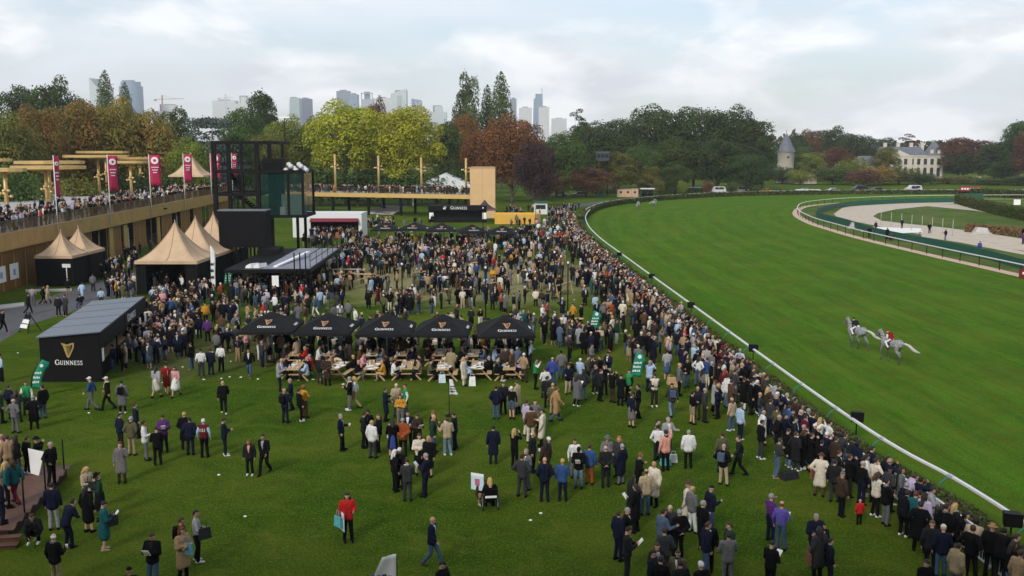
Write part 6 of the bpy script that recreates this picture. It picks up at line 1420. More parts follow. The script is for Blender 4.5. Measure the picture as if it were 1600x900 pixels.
def person(x, y, rz, pose, top, tc_, bot, bc, hair, hc, skin=0, scale=1.0, shoe='black', front=None, pack=None, z=0.0, label=None, group=None, hatc=None, rx=0.0, inner=None, cat='person', mir=1, scarf=None):
    r = empty('person', (x, y, z), rz, label, cat, group); r.scale = (scale*mir, scale, scale); r.rotation_euler = (rx, 0, rz)
    b = bpy.data.objects.new('body', PM[('body', pose)]); link(b, r); setm(b, SKM[skin], EYE, LIP)
    if (top, pose) not in PM: top = 'jacket'
    if (bot, pose) not in PM: bot = 'trousers'
    if top == 'bib': part(('shirt', pose), r, cloth(inner or 'light blue'), 'shirt')
    part((top, pose), r, cloth(tc_), {'shirt': 'shirt', 'jacket': 'jacket', 'puffer': 'padded_jacket', 'coat': 'coat', 'bib': 'bib'}[top]); part((bot, pose), r, cloth(bc), bot)
    part(('shoeL', pose), r, cloth(shoe), 'shoe'); part(('shoeR', pose), r, cloth(shoe), 'shoe')
    if front and ('front', top, pose) in PM: part(('front', top, pose), r, cloth(front), 'shirt_front')
    if hair != 'none':
        j = JO[pose]; h = bpy.data.objects.new('hat' if hair in ('hat', 'cap', 'beanie') else 'hair', HAIRM[hair]); link(h, r); h.location = j['head']; h.rotation_euler = j['HM'].to_euler()
        setm(h, cloth(hatc) if hair in ('hat', 'cap', 'beanie') else mat('hair_'+hc, HC[hc], .6, .25, 12, .3))
    if scarf and POSE[pose]['lean'] < 12: o = part(('scarf', 'x'), r, cloth(scarf), 'scarf'); o.location = JO[pose]['chest']-V(0, .005, 1.30)
    if pack: o = part(('backpack', 'x'), r, cloth(pack), 'backpack'); o.location = JO[pose]['chest']-V(0, .005, 1.30)
    return r
# ---------------------------------------------------------------- spectators observed one by one: x, foot y, pose, facing (0 away, 90 to the booth, 180 camera, 270 to the track), clothes
L = '''144 641 walk 95 shirt blue trousers grey cap - hat=white
169 641 walk2 95 shirt black trousers black cap - hat=white
192 646 stand 5 coat grey trousers black short black pack=black shoe=white
245 622 walk 350 coat light_grey skirt cream long dark
261 616 walk2 10 shirt dark_red skirt dark_red short dark
276 620 walk 170 shirt pink skirt white long brown
350 647 walk2 20 jacket black trousers black none - shoe=white
216 684 stand 300 jacket navy trousers navy short brown front=white
188 704 stand2 320 jacket navy trousers charcoal short dark
206 712 pockets 350 jacket olive trousers khaki short grey
229 719 drink 290 jacket white trousers grey short black pack=black
247 727 phone 20 jacket black trousers black short black
257 706 phone 200 jacket purple trousers navy short black
290 702 behind 10 coat black trousers black short blond
298 711 pockets 0 puffer navy trousers navy short dark
320 715 stand 0 bib burgundy trousers black short white inner=light_blue
352 712 phone 285 jacket navy trousers navy short black shoe=white
391 742 stand 180 jacket charcoal trousers black long red shoe=white scale=.9 front=salmon
414 741 walk 165 jacket black trousers black short black front=light_grey
25 677 hips 345 jacket grey trousers grey fringe grey
55 671 hips 20 coat black trousers black short grey
68 654 stand2 60 jacket black trousers denim short dark
43 648 drink 190 bib green trousers dark_grey short brown inner=white
18 655 behind 330 jacket navy trousers black short brown
4 661 stand 300 jacket dark_green trousers black short brown
29 660 phone 10 jacket dark_grey trousers charcoal long brown
3 598 stand 320 shirt light_blue trousers black short dark
191 754 sip 190 coat plaid trousers dark_brown curly auburn
60 746 photo 300 jacket black trousers black hat - hat=black
44 757 stand 330 jacket black trousers black short dark shoe=white scale=.9
82 776 pockets 250 jacket black trousers black short grey
22 746 phone 280 jacket black trousers black short brown
5 739 ear 250 jacket black trousers charcoal short dark front=white
30 762 stand2 320 jacket black trousers dark_grey long dark
138 799 phone 250 coat beige skirt black long blond
160 812 phone 120 shirt dark_green skirt black hat brown hat=black
85 828 stand 10 jacket navy trousers light_grey short black
108 856 lean 330 jacket navy trousers navy short dark
139 832 stand 340 coat black skirt black long black
162 860 phone 300 coat teal skirt teal bun dark shoe=beige
89 917 drink 345 jacket black trousers khaki fringe white
240 919 phone 175 jacket black trousers denim short brown front=charcoal
283 887 stand 290 shirt dark_red trousers black short brown pack=black
286 906 folded 240 coat tan trousers black long auburn
311 878 gesture 285 shirt light_grey trousers black short black shoe=white
207 972 stand 10 jacket black trousers black cap - hat=black
17 765 stand 40 jacket tan trousers khaki short brown
7 762 behind 300 jacket pink trousers charcoal fringe grey
27 806 walk 60 jacket teal trousers burgundy long brown
6 838 stand2 320 jacket navy trousers navy short dark
14 812 stand 300 shirt teal trousers black long blond
-8 790 hips 280 jacket charcoal trousers charcoal short grey
446 661 phone 335 jacket navy trousers navy none - pack=black
455 641 gesture 100 jacket navy trousers navy short grey
470 658 ear 300 jacket black trousers black short dark shoe=white
477 653 folded 330 shirt mustard trousers brown curly red
438 611 phone 275 jacket light_grey trousers navy short brown
546 641 phone 100 jacket black trousers grey short grey shoe=white
554 638 walk 95 shirt white trousers tan long blond
604 658 gesture 280 coat navy trousers black short brown
620 650 stand 200 jacket beige trousers grey short white
635 652 drink 110 bib green trousers dark_grey short brown inner=white
626 668 folded 190 shirt mustard trousers plaid long brown
535 704 drink 265 jacket navy trousers black short grey front=light_blue
567 700 drink 280 jacket charcoal trousers black short dark
575 697 ear 200 jacket black trousers black curly black
582 716 stand2 330 jacket white trousers dark_grey short blond
591 706 drink 110 jacket black trousers black long auburn
614 715 phone 10 coat black skirt royal_blue long dark
630 713 behind 0 puffer rust trousers black short grey
638 702 drink 180 jacket navy trousers navy short dark front=white
652 705 phone 210 coat dark_brown trousers dark_brown short brown
676 697 phone 250 jacket navy trousers denim short red
677 708 drink 270 puffer dark_green trousers denim none -
699 711 gesture 20 jacket beige trousers pale_denim short brown shoe=white
712 702 phone 80 jacket navy trousers navy short dark
655 741 folded 200 jacket cream skirt black long brown
670 745 stand 160 coat black skirt black long blond
617 768 stand 300 jacket black trousers black long white
626 764 behind 330 coat black trousers black short white
637 783 phone 10 jacket dark_grey trousers dark_grey short dark
664 776 phone 75 jacket navy trousers navy short grey
677 885 walk 255 jacket navy trousers denim none - front=light_blue shoe=brown
692 968 phone 240 jacket black trousers black short black
544 846 drink 200 jacket red trousers black long dark
775 655 pockets 355 jacket navy trousers denim short dark
786 647 gesture 190 jacket charcoal trousers black short brown
799 655 ear 0 shirt black shorts slate_blue short white
810 647 phone 60 coat beige trousers black short brown
836 608 photo 260 bib green trousers black short black inner=white
851 622 pockets 20 shirt white trousers navy short brown
863 603 stand 350 jacket royal_blue trousers blue fringe grey
855 637 stand2 330 jacket charcoal trousers black short dark
864 648 drink 340 jacket olive trousers khaki fringe grey
868 659 walk 290 coat camel trousers denim short auburn
887 616 gesture 200 jacket navy trousers beige long brown
900 635 phone 320 coat grey trousers black long dark shoe=white
911 626 hips 20 jacket dark_grey trousers pale_denim long dark
936 627 ear 280 jacket charcoal trousers black short brown
944 617 photo 190 jacket black trousers black long brown
957 629 photo 300 jacket black trousers dark_brown short dark
969 634 phone 330 coat black trousers black short black
981 628 drink 120 bib green trousers black short dark inner=black
986 668 stand 300 jacket navy skirt plaid short brown
996 653 gesture 90 jacket black trousers black short black
1022 635 phone 185 bib cream trousers charcoal long black inner=dark_grey shoe=white
1049 651 walk2 5 jacket dark_grey trousers pale_denim cap - hat=black pack=slate_blue
1081 663 folded 290 shirt black shorts khaki short black
1089 655 drink 150 jacket charcoal trousers brown none -
822 682 drink 300 jacket lilac trousers cream short brown
829 692 stand 10 jacket brown trousers cream short dark
836 680 hips 180 jacket grey trousers black short brown
846 698 drink 75 coat cream trousers black short dark
771 725 stand 5 coat navy trousers navy short black
804 731 photo 320 shirt black trousers black long blond
816 777 hips 340 jacket dark_grey trousers dark_grey short dark
824 765 gesture 130 jacket grey trousers grey short grey front=white
832 738 stand 250 jacket charcoal trousers black fringe white
855 744 drink 90 jacket dark_grey trousers black short white
852 750 stand2 40 coat dark_brown trousers black long dark
851 784 pockets 5 jacket navy trousers navy none -
879 783 drink 345 jacket blue trousers navy short blond
897 746 stand 190 shirt white trousers grey short dark
904 762 phone 170 jacket black trousers pale_denim cap - hat=black
921 757 drink 340 jacket blue trousers rust short brown
946 762 behind 5 jacket charcoal trousers charcoal fringe grey
970 757 drink 50 coat navy trousers grey short grey
948 742 folded 190 jacket plaid trousers dark_grey hat - hat=grey
966 746 gesture 140 coat dark_grey trousers black long orange_
1024 716 stand 250 shirt grey trousers denim short dark
1027 722 pockets 350 shirt white trousers charcoal short black
1043 713 gesture 200 jacket light_grey trousers navy short grey front=white
1040 736 raise 20 jacket salmon trousers black short dark
1075 732 stand 0 puffer white trousers black short grey
995 772 gesture 280 jacket black trousers black short red
1008 805 stand 15 jacket beige trousers denim fringe brown
1022 791 drink 130 coat cream trousers black short blond
985 818 gesture 290 coat charcoal trousers black long black
994 832 phone 60 coat black trousers black long dark
975 868 hips 260 jacket black trousers black short grey front=white
965 876 stand 300 puffer navy trousers navy short brown
978 907 phone 275 jacket charcoal trousers charcoal short dark front=light_blue
1045 864 drink 180 jacket dark_grey trousers charcoal fringe grey
1033 874 gesture 300 jacket slate_blue trousers navy short dark
1060 872 behind 20 puffer black trousers black short grey
1037 907 pockets 10 jacket dark_grey trousers dark_grey short brown
1025 932 gesture 200 jacket charcoal trousers black short brown front=light_grey
1015 946 drink 250 jacket navy trousers navy short black
1031 957 stand 330 jacket black trousers black short dark front=mustard
1058 942 stand 160 jacket olive trousers olive short brown front=white
1063 968 stand 20 jacket charcoal trousers charcoal short dark
1072 822 stand 60 coat cream trousers cream hat brown hat=brown
1081 832 stand2 300 jacket grey trousers white short blond
1109 832 drink 290 jacket navy trousers denim cap - hat=charcoal
1098 861 drink 300 coat black trousers black short grey front=light_grey
1106 892 stand 170 jacket black trousers black short dark front=white
1100 897 stand 280 puffer navy trousers denim short brown
1137 896 drink 110 jacket dark_green trousers black short brown
1136 917 folded 5 jacket grey trousers grey short dark
1093 968 stand 30 jacket black trousers black short white
1129 758 hips 320 jacket black trousers beige cap - hat=light_grey pack=slate_blue
1154 743 walk2 80 jacket charcoal trousers black short brown
1187 717 stand 280 jacket black trousers dark_grey short dark shoe=white
1127 738 stand 10 jacket olive trousers charcoal short brown
1212 747 gesture 280 shirt dark_grey trousers slate_blue short brown shoe=tan
1231 730 phone 290 coat black trousers pale_denim short dark shoe=white
1252 732 phone 270 jacket black trousers black long brown shoe=white
1280 776 hips 330 coat cream trousers brown hat brown hat=brown
1203 846 sip 300 shirt purple trousers navy short grey
1219 860 drink 325 shirt violet trousers denim fringe red
1271 882 folded 185 puffer navy trousers navy short grey
1285 884 stand 200 jacket charcoal trousers black short black scale=.85
1276 907 stand 20 coat dark_grey trousers black long dark
1296 913 stand 270 jacket navy trousers charcoal short black scale=.85
1201 928 phone 310 jacket black trousers black short dark
1312 807 ear 300 jacket dark_brown trousers black beanie - hat=grey
1302 784 stand2 330 jacket charcoal trousers dark_grey short dark
1342 820 stand 10 puffer red trousers black beanie - hat=pink scale=.56
1411 838 lean 310 jacket black trousers black short dark shoe=white
1427 842 stand 320 jacket teal trousers charcoal short auburn
1443 846 stand 300 jacket lilac trousers grey long dark
1434 862 hips 330 coat black trousers black short dark
1452 896 stand 340 jacket charcoal trousers black beanie - hat=olive
1469 902 stand 350 jacket navy trousers denim beanie - hat=cream
1489 932 stand 290 puffer khaki trousers denim short dark
1440 958 phone 190 jacket black trousers black short dark
1516 892 lean 320 jacket beige trousers dark_grey curly black
1545 902 stand 310 puffer black trousers black hat - hat=camel
1561 908 lean 320 jacket black trousers charcoal short black
1588 948 stand 300 jacket tan trousers denim short brown
1580 918 stand 260 jacket dark_brown trousers black short brown
1111 596 stand 300 jacket grey trousers beige short brown
1127 602 behind 340 jacket charcoal trousers black short dark
1065 583 drink 300 coat navy trousers black long brown
1072 606 gesture 200 jacket black trousers denim long auburn
1090 604 hips 320 shirt white trousers denim long dark
1100 660 stand 270 jacket dark_grey trousers charcoal short grey
1132 625 ear 320 jacket burgundy skirt white long red
1155 590 behind 330 shirt light_blue trousers navy short grey
1103 586 stand 340 shirt light_grey shorts cream short dark
1064 505 stand 290 jacket light_grey trousers pale_denim short blond
1018 500 stand 280 coat tan trousers black long blond
973 505 hips 330 coat cream trousers cream short white
951 515 gesture 280 coat camel trousers brown long dark
914 480 stand 200 jacket charcoal trousers black short dark front=white
1001 560 walk 330 jacket black trousers denim short white
963 538 stand 240 jacket dark_green trousers white short brown
390 590 walk2 185 jacket black trousers denim short brown front=white
372 566 ear 330 shirt navy trousers tan none -
410 575 gesture 300 jacket dark_grey trousers navy short grey
387 560 drink 240 shirt pink trousers dark_grey short brown
500 601 stand 330 jacket charcoal trousers dark_grey short grey
512 603 behind 350 coat dark_brown trousers black short brown
705 590 stand 350 coat khaki trousers black hat - hat=olive
725 603 stand 250 coat cream trousers cream long blond
800 592 gesture 60 coat brown trousers brown fringe grey
818 597 hips 320 jacket tan trousers dark_brown short white
790 586 stand 190 jacket dark_brown trousers khaki short dark
829 575 stand 80 shirt light_blue trousers charcoal short white
808 585 ear 0 jacket slate_blue trousers black short grey
315 590 stand 10 shirt white trousers dark_grey short dark
330 588 stand 350 jacket navy trousers navy short brown
346 582 stand 345 shirt white trousers black short dark
300 578 drink 60 jacket black trousers denim short brown
290 525 gesture 100 jacket black trousers black short dark front=white
275 520 stand 120 shirt white trousers black short white
322 508 stand 200 puffer mustard trousers charcoal short dark
325 535 stand 10 jacket purple trousers black short dark pack=light_grey
312 530 stand 40 jacket navy trousers navy short brown
45 491 walk 280 jacket charcoal trousers charcoal short dark
52 478 hips 20 shirt light_grey trousers grey long brown
68 476 walk2 300 jacket black trousers black short dark
75 476 walk 290 coat beige trousers dark_brown long blond
92 494 stand 190 jacket charcoal trousers black short black
103 494 stand 150 coat dark_grey trousers black curly black
126 482 sit 180 bib black trousers denim short dark inner=light_grey
5 521 walk2 270 jacket black trousers black short dark
107 463 hips 200 jacket black trousers khaki short dark
129 470 walk 340 coat light_blue trousers black long brown
146 456 stand 10 jacket grey trousers navy short brown
159 482 stand 20 shirt light_blue trousers charcoal short dark
160 500 pockets 330 jacket black trousers black short dark
1530 397 stand 190 jacket royal_blue trousers charcoal short dark
1477 376 drink 100 jacket navy trousers pale_denim short brown
1452 365 hips 180 jacket black trousers black short dark
1436 380 walk 250 jacket grey trousers charcoal short brown
1386 374 stand 10 jacket black trousers black short dark
1409 357 stand 190 jacket navy trousers black short brown
1368 362 stand 200 jacket charcoal trousers dark_grey short dark
1358 372 stand 350 jacket black trousers charcoal beanie - hat=black
1393 377 crouch 0 jacket dark_brown trousers black short dark
1598 382 hips 200 jacket purple trousers navy short dark'''
HC['orange_'] = (.40, .13, .03)
PP = []
def addp(x, y, rz, pose, top, tc_, bot, bc, hair, hc, **k):
    PP.append(dict(x=x, y=y, rz=rz, pose=pose, top=top, tc=tc_, bot=bot, bc=bc, hair=hair, hc=hc, **k))
for ln in L.split('\n'):
    q = ln.split(); kw = dict(a.split('=') for a in q[10:]); g0 = gp(float(q[0]), float(q[1]))
    if q[8] in ('hat',) and q[9] != '-': pass
    addp(g0.x, g0.y, R(float(q[3])), q[2], q[4], q[5].replace('_', ' '), q[6], q[7].replace('_', ' '), q[8], q[9], hand=True, hat=kw.get('hat', '').replace('_', ' ') or None, pack=kw.get('pack', '').replace('_', ' ') or None, shoe=kw.get('shoe', 'black').replace('_', ' '), front=kw.get('front', '').replace('_', ' ') or None,
         inner=kw.get('inner', '').replace('_', ' ') or None, sc=float(kw.get('scale', 1))*rng.uniform(.965, 1.03), z=(.46 if -24.5 < g0.x < -17.6 and 32 < g0.y < 38.3 else 0.0), skin=rng.choice([0, 1, 1, 2, 5, 5]))
cell = {}
def free(x, y, d, z=0):
    c = .6
    for i in range(int((x-d)//c), int((x+d)//c)+1):
        for j in range(int((y-d)//c), int((y+d)//c)+1):
            for (a, b, zz) in cell.get((i, j), ()):
                if (a-x)**2+(b-y)**2 < d*d and abs(zz-z) < 1: return False
    return True
def occupy(x, y, z=0): cell.setdefault((int(x//.6), int(y//.6)), []).append((x, y, z))
for p in PP: occupy(p['x'], p['y'], p['z'])
TOPC = ['black']*22+['navy']*13+['charcoal']*11+['dark grey']*6+['grey']*3+['light grey']*2+['white']*3+['cream']*2+['beige']*2+['tan']*2+['camel', 'brown', 'brown', 'dark brown', 'dark brown', 'olive', 'olive', 'dark green', 'teal', 'blue', 'slate blue', 'light blue', 'light blue', 'burgundy', 'red', 'pink', 'mustard', 'rust', 'lilac', 'plaid']
BOTC = ['black']*10+['navy']*6+['charcoal']*4+['dark grey']*3+['grey']*2+['denim']*5+['pale denim', 'khaki', 'khaki', 'beige', 'brown', 'cream', 'white']
HAIRS = [('short', 'dark')]*5+[('short', 'brown')]*6+[('short', 'black')]*3+[('short', 'grey')]*4+[('short', 'white')]*2+[('fringe', 'grey')]*2+[('none', '-')]+[('long', 'brown')]*3+[('long', 'blond')]*2+[('long', 'dark')]*3+[('long', 'auburn'), ('short', 'blond'), ('curly', 'black'), ('curly', 'auburn'), ('bun', 'brown'), ('cap', '-'), ('beanie', '-'), ('hat', 'brown')]
def randp(x, y, rz, poses, z=0.0, d=.42, **k):
    if not free(x, y, d, z): return False
    occupy(x, y, z); h, hc = rng.choice(HAIRS); top = rng.choice(['jacket']*5+['coat']*3+['puffer', 'puffer', 'shirt', 'shirt']); bot = 'skirt' if (h in ('long', 'bun') and rng.random() < .25) else 'trousers'
    tc_ = rng.choice(TOPC); po = rng.choice(poses)
    fr = rng.choice(['white', 'white', 'light blue', 'cream']) if (top in ('jacket', 'coat') and tc_ in ('black', 'navy', 'charcoal', 'dark grey', 'grey') and rng.random() < .5) else None
    addp(x, y, rz, po, top, tc_, bot, rng.choice(BOTC), h, hc, hand=False, hat=rng.choice(['black', 'grey', 'tan', 'navy', 'cream', 'brown']) if h in ('cap', 'beanie', 'hat') else None, pack='black' if rng.random() < .05 and po not in ('sit', 'lean') else None,
         shoe=rng.choice(['black']*4+['brown', 'white', 'white']), front=fr, inner=None, sc=rng.uniform(.93, 1.06), z=z, skin=rng.choice([0, 0, 1, 1, 1, 2, 2, 3, 4, 5]), **k); return True
def fill(poly, n, poses, face=None, d=.5, z=0.0, world=False, clump=.55):
    W = [Vector(q).to_3d() if world else gp(*q, z) for q in poly]; xs_ = [q.x for q in W]; ys_ = [q.y for q in W]; done = 0; tries = 0; seeds = []
    def inside(x, y):
        c = False; j = len(W)-1
        for i in range(len(W)):
            if (W[i].y > y) != (W[j].y > y) and x < (W[j].x-W[i].x)*(y-W[i].y)/(W[j].y-W[i].y)+W[i].x: c = not c
            j = i
        return c
    while done < n and tries < n*40:
        tries += 1
        if seeds and rng.random() < clump:
            sx, sy = rng.choice(seeds); a = rng.uniform(0, 6.28); x, y = sx+.75*math.cos(a), sy+.75*math.sin(a); rz = math.atan2(-(sx-x), sy-y)
        else: x, y = rng.uniform(min(xs_), max(xs_)), rng.uniform(min(ys_), max(ys_)); rz = rng.uniform(0, 6.28); sx = None
        if not inside(x, y): continue
        if face is not None: rz = R(face)+rng.uniform(-.6, .6)
        if randp(x, y, rz+rng.uniform(-.3, .3), poses, z, d):
            done += 1
            if rng.random() < .35: seeds.append((x, y))
# seated guests at the picnic tables
for (c, rz, ri, ci) in TABLES:
    for s in (-1, 1):
        for v in (-.75, 0, .75):
            if rng.random() < (.9, .9, .85)[ri] and not (ri == 0 and ci == 1 and v < .3):
                x = c.x+(s*.80)*math.cos(rz)-v*math.sin(rz); y = c.y+(s*.80)*math.sin(rz)+v*math.cos(rz)
                randp(x, y, rz+(math.pi/2 if s > 0 else -math.pi/2)+rng.uniform(-.2, .2), ['sit'], d=.3, place='at %s table, %s' % (CO[ci], RO[ri]))
fill([(395, 545), (770, 545), (770, 572), (395, 572)], 40, ['stand', 'drink', 'pockets', 'phone', 'sip'], d=.5)
fill([(385, 505), (830, 505), (830, 535), (385, 535)], 60, ['stand', 'drink', 'pockets', 'phone'], d=.5)
# rail crowd
Lb = resample(BARRIER, 205)
for i, p in enumerate(Lb[:-1]):
    t = (Lb[i+1]-p).normalized(); nv = V(-t.y, t.x, 0)
    if p.y < 27: continue
    if p.y < 38: pr = (.98, .85, .4, .08, 0, 0, 0)
    elif p.y < 50: pr = (.98, .92, .65, .3, .15, .0, .0)
    elif p.y < 70: pr = (.95, .9, .75, .55, .32, .2, .12)
    else: pr = (.95, .92, .82, .6, .34, .14, .07)
    for k, (o, q) in enumerate(zip((.42, 1.0, 1.65, 2.4, 3.3, 4.4, 5.8), pr)):
        if rng.random() < q:
            x = p+nv*(o+rng.uniform(-.12, .15))+t*rng.uniform(-.2, .2)
            randp(x.x, x.y, -math.pi/2+rng.uniform(-.5, .6)+(rng.choice([0, 0, 0, 2.5, 1.5]) if k > 3 else 0), ['lean', 'lean', 'photo', 'stand', 'folded'] if k == 0 else ['stand', 'pockets', 'photo', 'behind', 'phone', 'drink', 'stand2', 'folded', 'hips', 'gesture', 'ear'], d=.40)
MIX = ['stand', 'stand2', 'pockets', 'drink', 'drink', 'phone', 'folded', 'behind', 'sip', 'walk', 'hips', 'gesture', 'gesture', 'ear']
fill([(232, 577), (312, 556), (318, 486), (240, 480), (172, 585)], 120, MIX, d=.42)
fill([(520, 400), (700, 376), (878, 360), (884, 380), (882, 420), (876, 465), (858, 492), (800, 474), (640, 468), (520, 455)], 640, MIX)
fill([(500, 405), (770, 388), (770, 412), (500, 428)], 130, MIX)
fill([(365, 455), (520, 440), (550, 468), (480, 484), (372, 480)], 95, MIX)
fill([(362, 462), (470, 466), (468, 470), (362, 467)], 16, MIX, face=5)
fill([(160, 428), (215, 412), (214, 470), (200, 472), (160, 470)], 48, MIX); fill([(222, 455), (302, 460), (340, 443), (330, 432), (240, 440)], 46, MIX, d=.42)
fill([(190, 398), (340, 385), (340, 402), (200, 418)], 36, MIX); fill([(230, 470), (330, 462), (330, 480), (240, 478)], 22, MIX)
fill([(845, 500), (1000, 482), (1012, 540), (930, 560), (850, 545)], 66, MIX); fill([(860, 560), (1000, 590), (990, 618), (870, 612)], 10, MIX)
fill([(368, 522), (430, 520), (425, 560), (372, 566)], 14, MIX); fill([(790, 520), (838, 520), (832, 572), (792, 570)], 14, MIX)
fill([(330, 470), (372, 470), (372, 560), (335, 560)], 30, MIX); fill([(400, 484), (700, 474), (840, 476), (840, 492), (400, 494)], 66, MIX)
fill([(780, 333), (905, 326), (914, 350), (790, 366)], 100, MIX); fill([(470, 380), (645, 372), (645, 392), (480, 398)], 70, MIX); fill([(556, 346), (680, 350), (680, 366), (566, 362)], 44, MIX)
fill([(480, 366), (556, 366), (556, 374), (480, 374)], 26, MIX, face=10); fill([(-31.5, 148.6), (-24.2, 148.6), (-24.2, 153), (-31.5, 153)], 30, MIX, face=175, world=True)
fill([(892, 380), (925, 380), (950, 470), (900, 480)], 26, MIX)
# terrace and footbridge
for k in range(520):
    Yl = rng.uniform(38, 134); dep = .45 if rng.random() < .5 else .5+rng.random()**1.6*9
    p = T0+ED*Yl-EN*dep; randp(p.x, p.y, (-math.pi/2+rng.uniform(-.6, .6)) if dep < .6 else rng.uniform(0, 6.28), ['stand', 'lean', 'folded', 'photo', 'drink', 'phone'] if dep < .6 else MIX, TZ, .38)
for k in range(215):
    p = BA+bd*rng.uniform(-10, bL)+V(-bd.y, bd.x, 0)*(.4 if rng.random() < .45 else rng.uniform(.5, 6)); randp(p.x, p.y, math.pi+rng.uniform(-1, 1), ['stand', 'folded', 'photo', 'drink', 'phone', 'pockets'], BZ, .36)
# ---------------------------------------------------------------- labels and the split into individuals and the far crowd
MARK = [('beside the timber deck', -18, 36), ('by the bar booth front', -25, 52), ('in the bar booth queue', -21.5, 64), ('near the bar booth corner', -21, 54), ('on the asphalt path', -38, 82), ('at the large open tent', -32, 91), ('by the canopy bar', -22, 87), ('before the small black tents', -42, 92),
        ('below the picnic tables', -9, 46), ('below the last parasol', 0, 47), ('beside the near picnic tables', -15, 56), ('at the picnic tables', -7, 57), ('beside the last parasol', 1.5, 58), ('behind the parasols', -7, 68), ('on the sandy lawn', -4, 84), ('by the green feather flag', 6.5, 55), ('by the clustered masts', 4, 76),
        ('near the wheelchair', -1.2, 36), ('in group beside the wheelchair', 2.5, 38), ('on the empty lower lawn', -11, 33), ('in group at lower edge', 7, 31), ('near the black holdall', 10.5, 38), ('behind the rail crowd', 8.5, 44), ('at barrier beyond red child', 15, 31), ('near the red child', 12.5, 34), ('at barrier, second loudspeaker', 14, 43), ('at barrier below third loudspeaker', 13, 54), ('at barrier, third loudspeaker', 13, 63), ('at barrier, fourth loudspeaker', 12, 76), ('behind crowd, third loudspeaker', 9, 58), ('on the infield grass', 62, 130), ('left of the bar booth'.replace('left of', 'beyond'), -28, 60)]
PH = {'stand': 'standing', 'stand2': 'looking aside', 'pockets': 'hands in pockets', 'phone': 'looking down at hands', 'drink': 'one forearm raised', 'folded': 'arms folded', 'walk': 'walking', 'walk2': 'striding', 'photo': 'hands raised to face', 'lean': 'leaning forward', 'behind': 'hands behind back', 'sip': 'drinking', 'raise': 'arm raised', 'sit': 'seated', 'crouch': 'crouching', 'ride': 'riding', 'hips': 'hands on hips', 'gesture': 'gesturing', 'ear': 'hand at ear'}
def place(p):
    if 'place' in p: return p['place']
    if p['z'] > 2: return 'on the terrace'
    return min(MARK, key=lambda m: (m[1]-p['x'])**2+(m[2]-p['y'])**2)[0]
def hairph(p):
    h, c = p['hair'], p['hc'].rstrip('_')
    return {'none': 'bald', 'fringe': 'balding', 'cap': '%s cap' % p['hat'], 'beanie': '%s beanie' % p['hat'], 'hat': '%s hat' % p['hat'], 'long': 'long %s hair' % c, 'curly': 'curly %s hair' % c, 'bun': '%s bun' % c}.get(h, '%s hair' % c)
def facing(p):
    a = math.degrees(p['rz']) % 360
    return 'seen from behind' if a < 50 or a > 310 else 'facing us' if 130 < a < 230 else 'in profile'
used = set()
def make_label(p):
    noun = NOUN[p['top']]; bot = {'trousers': 'jeans' if 'denim' in p['bc'] else 'trousers', 'skirt': 'skirt', 'shorts': 'shorts'}[p['bot']]; bc = p['bc'].replace('pale denim', 'pale').replace('denim', 'blue')
    kid = 'child, ' if p['sc'] < .7 else 'person, '
    base = kid+'%s %s, %s %s, %s' % (p['tc'], noun, bc, bot, hairph(p)); pl = place(p)
    opts = [base+', '+pl] if p['pose'] == 'sit' else [base+', '+PH[p['pose']]+', '+pl]
    opts += [base+', '+facing(p)+', '+pl, base+', %s shoes, ' % p['shoe']+pl, base+', '+pl]
    for o in opts:
        if o not in used and len(o.replace('-', ' ').split()) <= 16: return o
    return None
for p in PP: p['d'] = math.hypot(p['x'], p['y'])
def vis(p): return abs(p['x']/p['y']) < .56 and p['y'] > 24
PP = [p for p in PP if vis(p)]
PP.sort(key=lambda p: p['d'])
NP = 296; N_IND = 0
def grp(p): return 'people at the picnic tables' if p['pose'] == 'sit' else 'spectators at the rail' if p['x'] > 9.5 and p['y'] < 200 and p['x'] < 20 else 'spectators on the lawn'
for p in PP[:NP]:
    lab = make_label(p)
    for _ in range(60):
        if lab: break
        p['bc'] = rng.choice(BOTC); p['tc'] = rng.choice(TOPC); p['hair'], p['hc'] = rng.choice(HAIRS); p['hat'] = rng.choice(['black', 'grey', 'tan', 'navy', 'cream']); p['shoe'] = rng.choice(['black', 'brown', 'white']); lab = make_label(p)
    lab = lab or 'person in dark clothes, '+place(p); used.add(lab); p['label'] = lab
    p['obj'] = person(p['x'], p['y'], p['rz'], p['pose'], p['top'], p['tc'], p['bot'], p['bc'], p['hair'], p['hc'], p['skin'], p['sc'], p['shoe'], p['front'], p['pack'], p['z'], lab, grp(p), p['hat'], R(rng.uniform(-3, 3)), p['inner'], mir=1 if p['top'] == 'bib' or rng.random() < .5 else -1, scarf=rng.choice(['burgundy', 'grey', 'cream', 'navy', 'mustard', 'light blue', 'plaid', 'dark green']) if rng.random() < .16 and p['top'] != 'bib' else None); N_IND += 1
# the number on the maroon bib
for p in PP[:NP]:
    if p['tc'] == 'burgundy' and p['top'] == 'bib':
        bo_ = [c for c in p['obj'].children if c.name.startswith('bib')][0]
        me = text_mesh('151', .20); me.materials.append(M_LOGO); t = bpy.data.objects.new('lettering', me); link(t, bo_); t.location = (0, -.158, 1.27); t.rotation_euler = (math.pi/2, 0, 0)
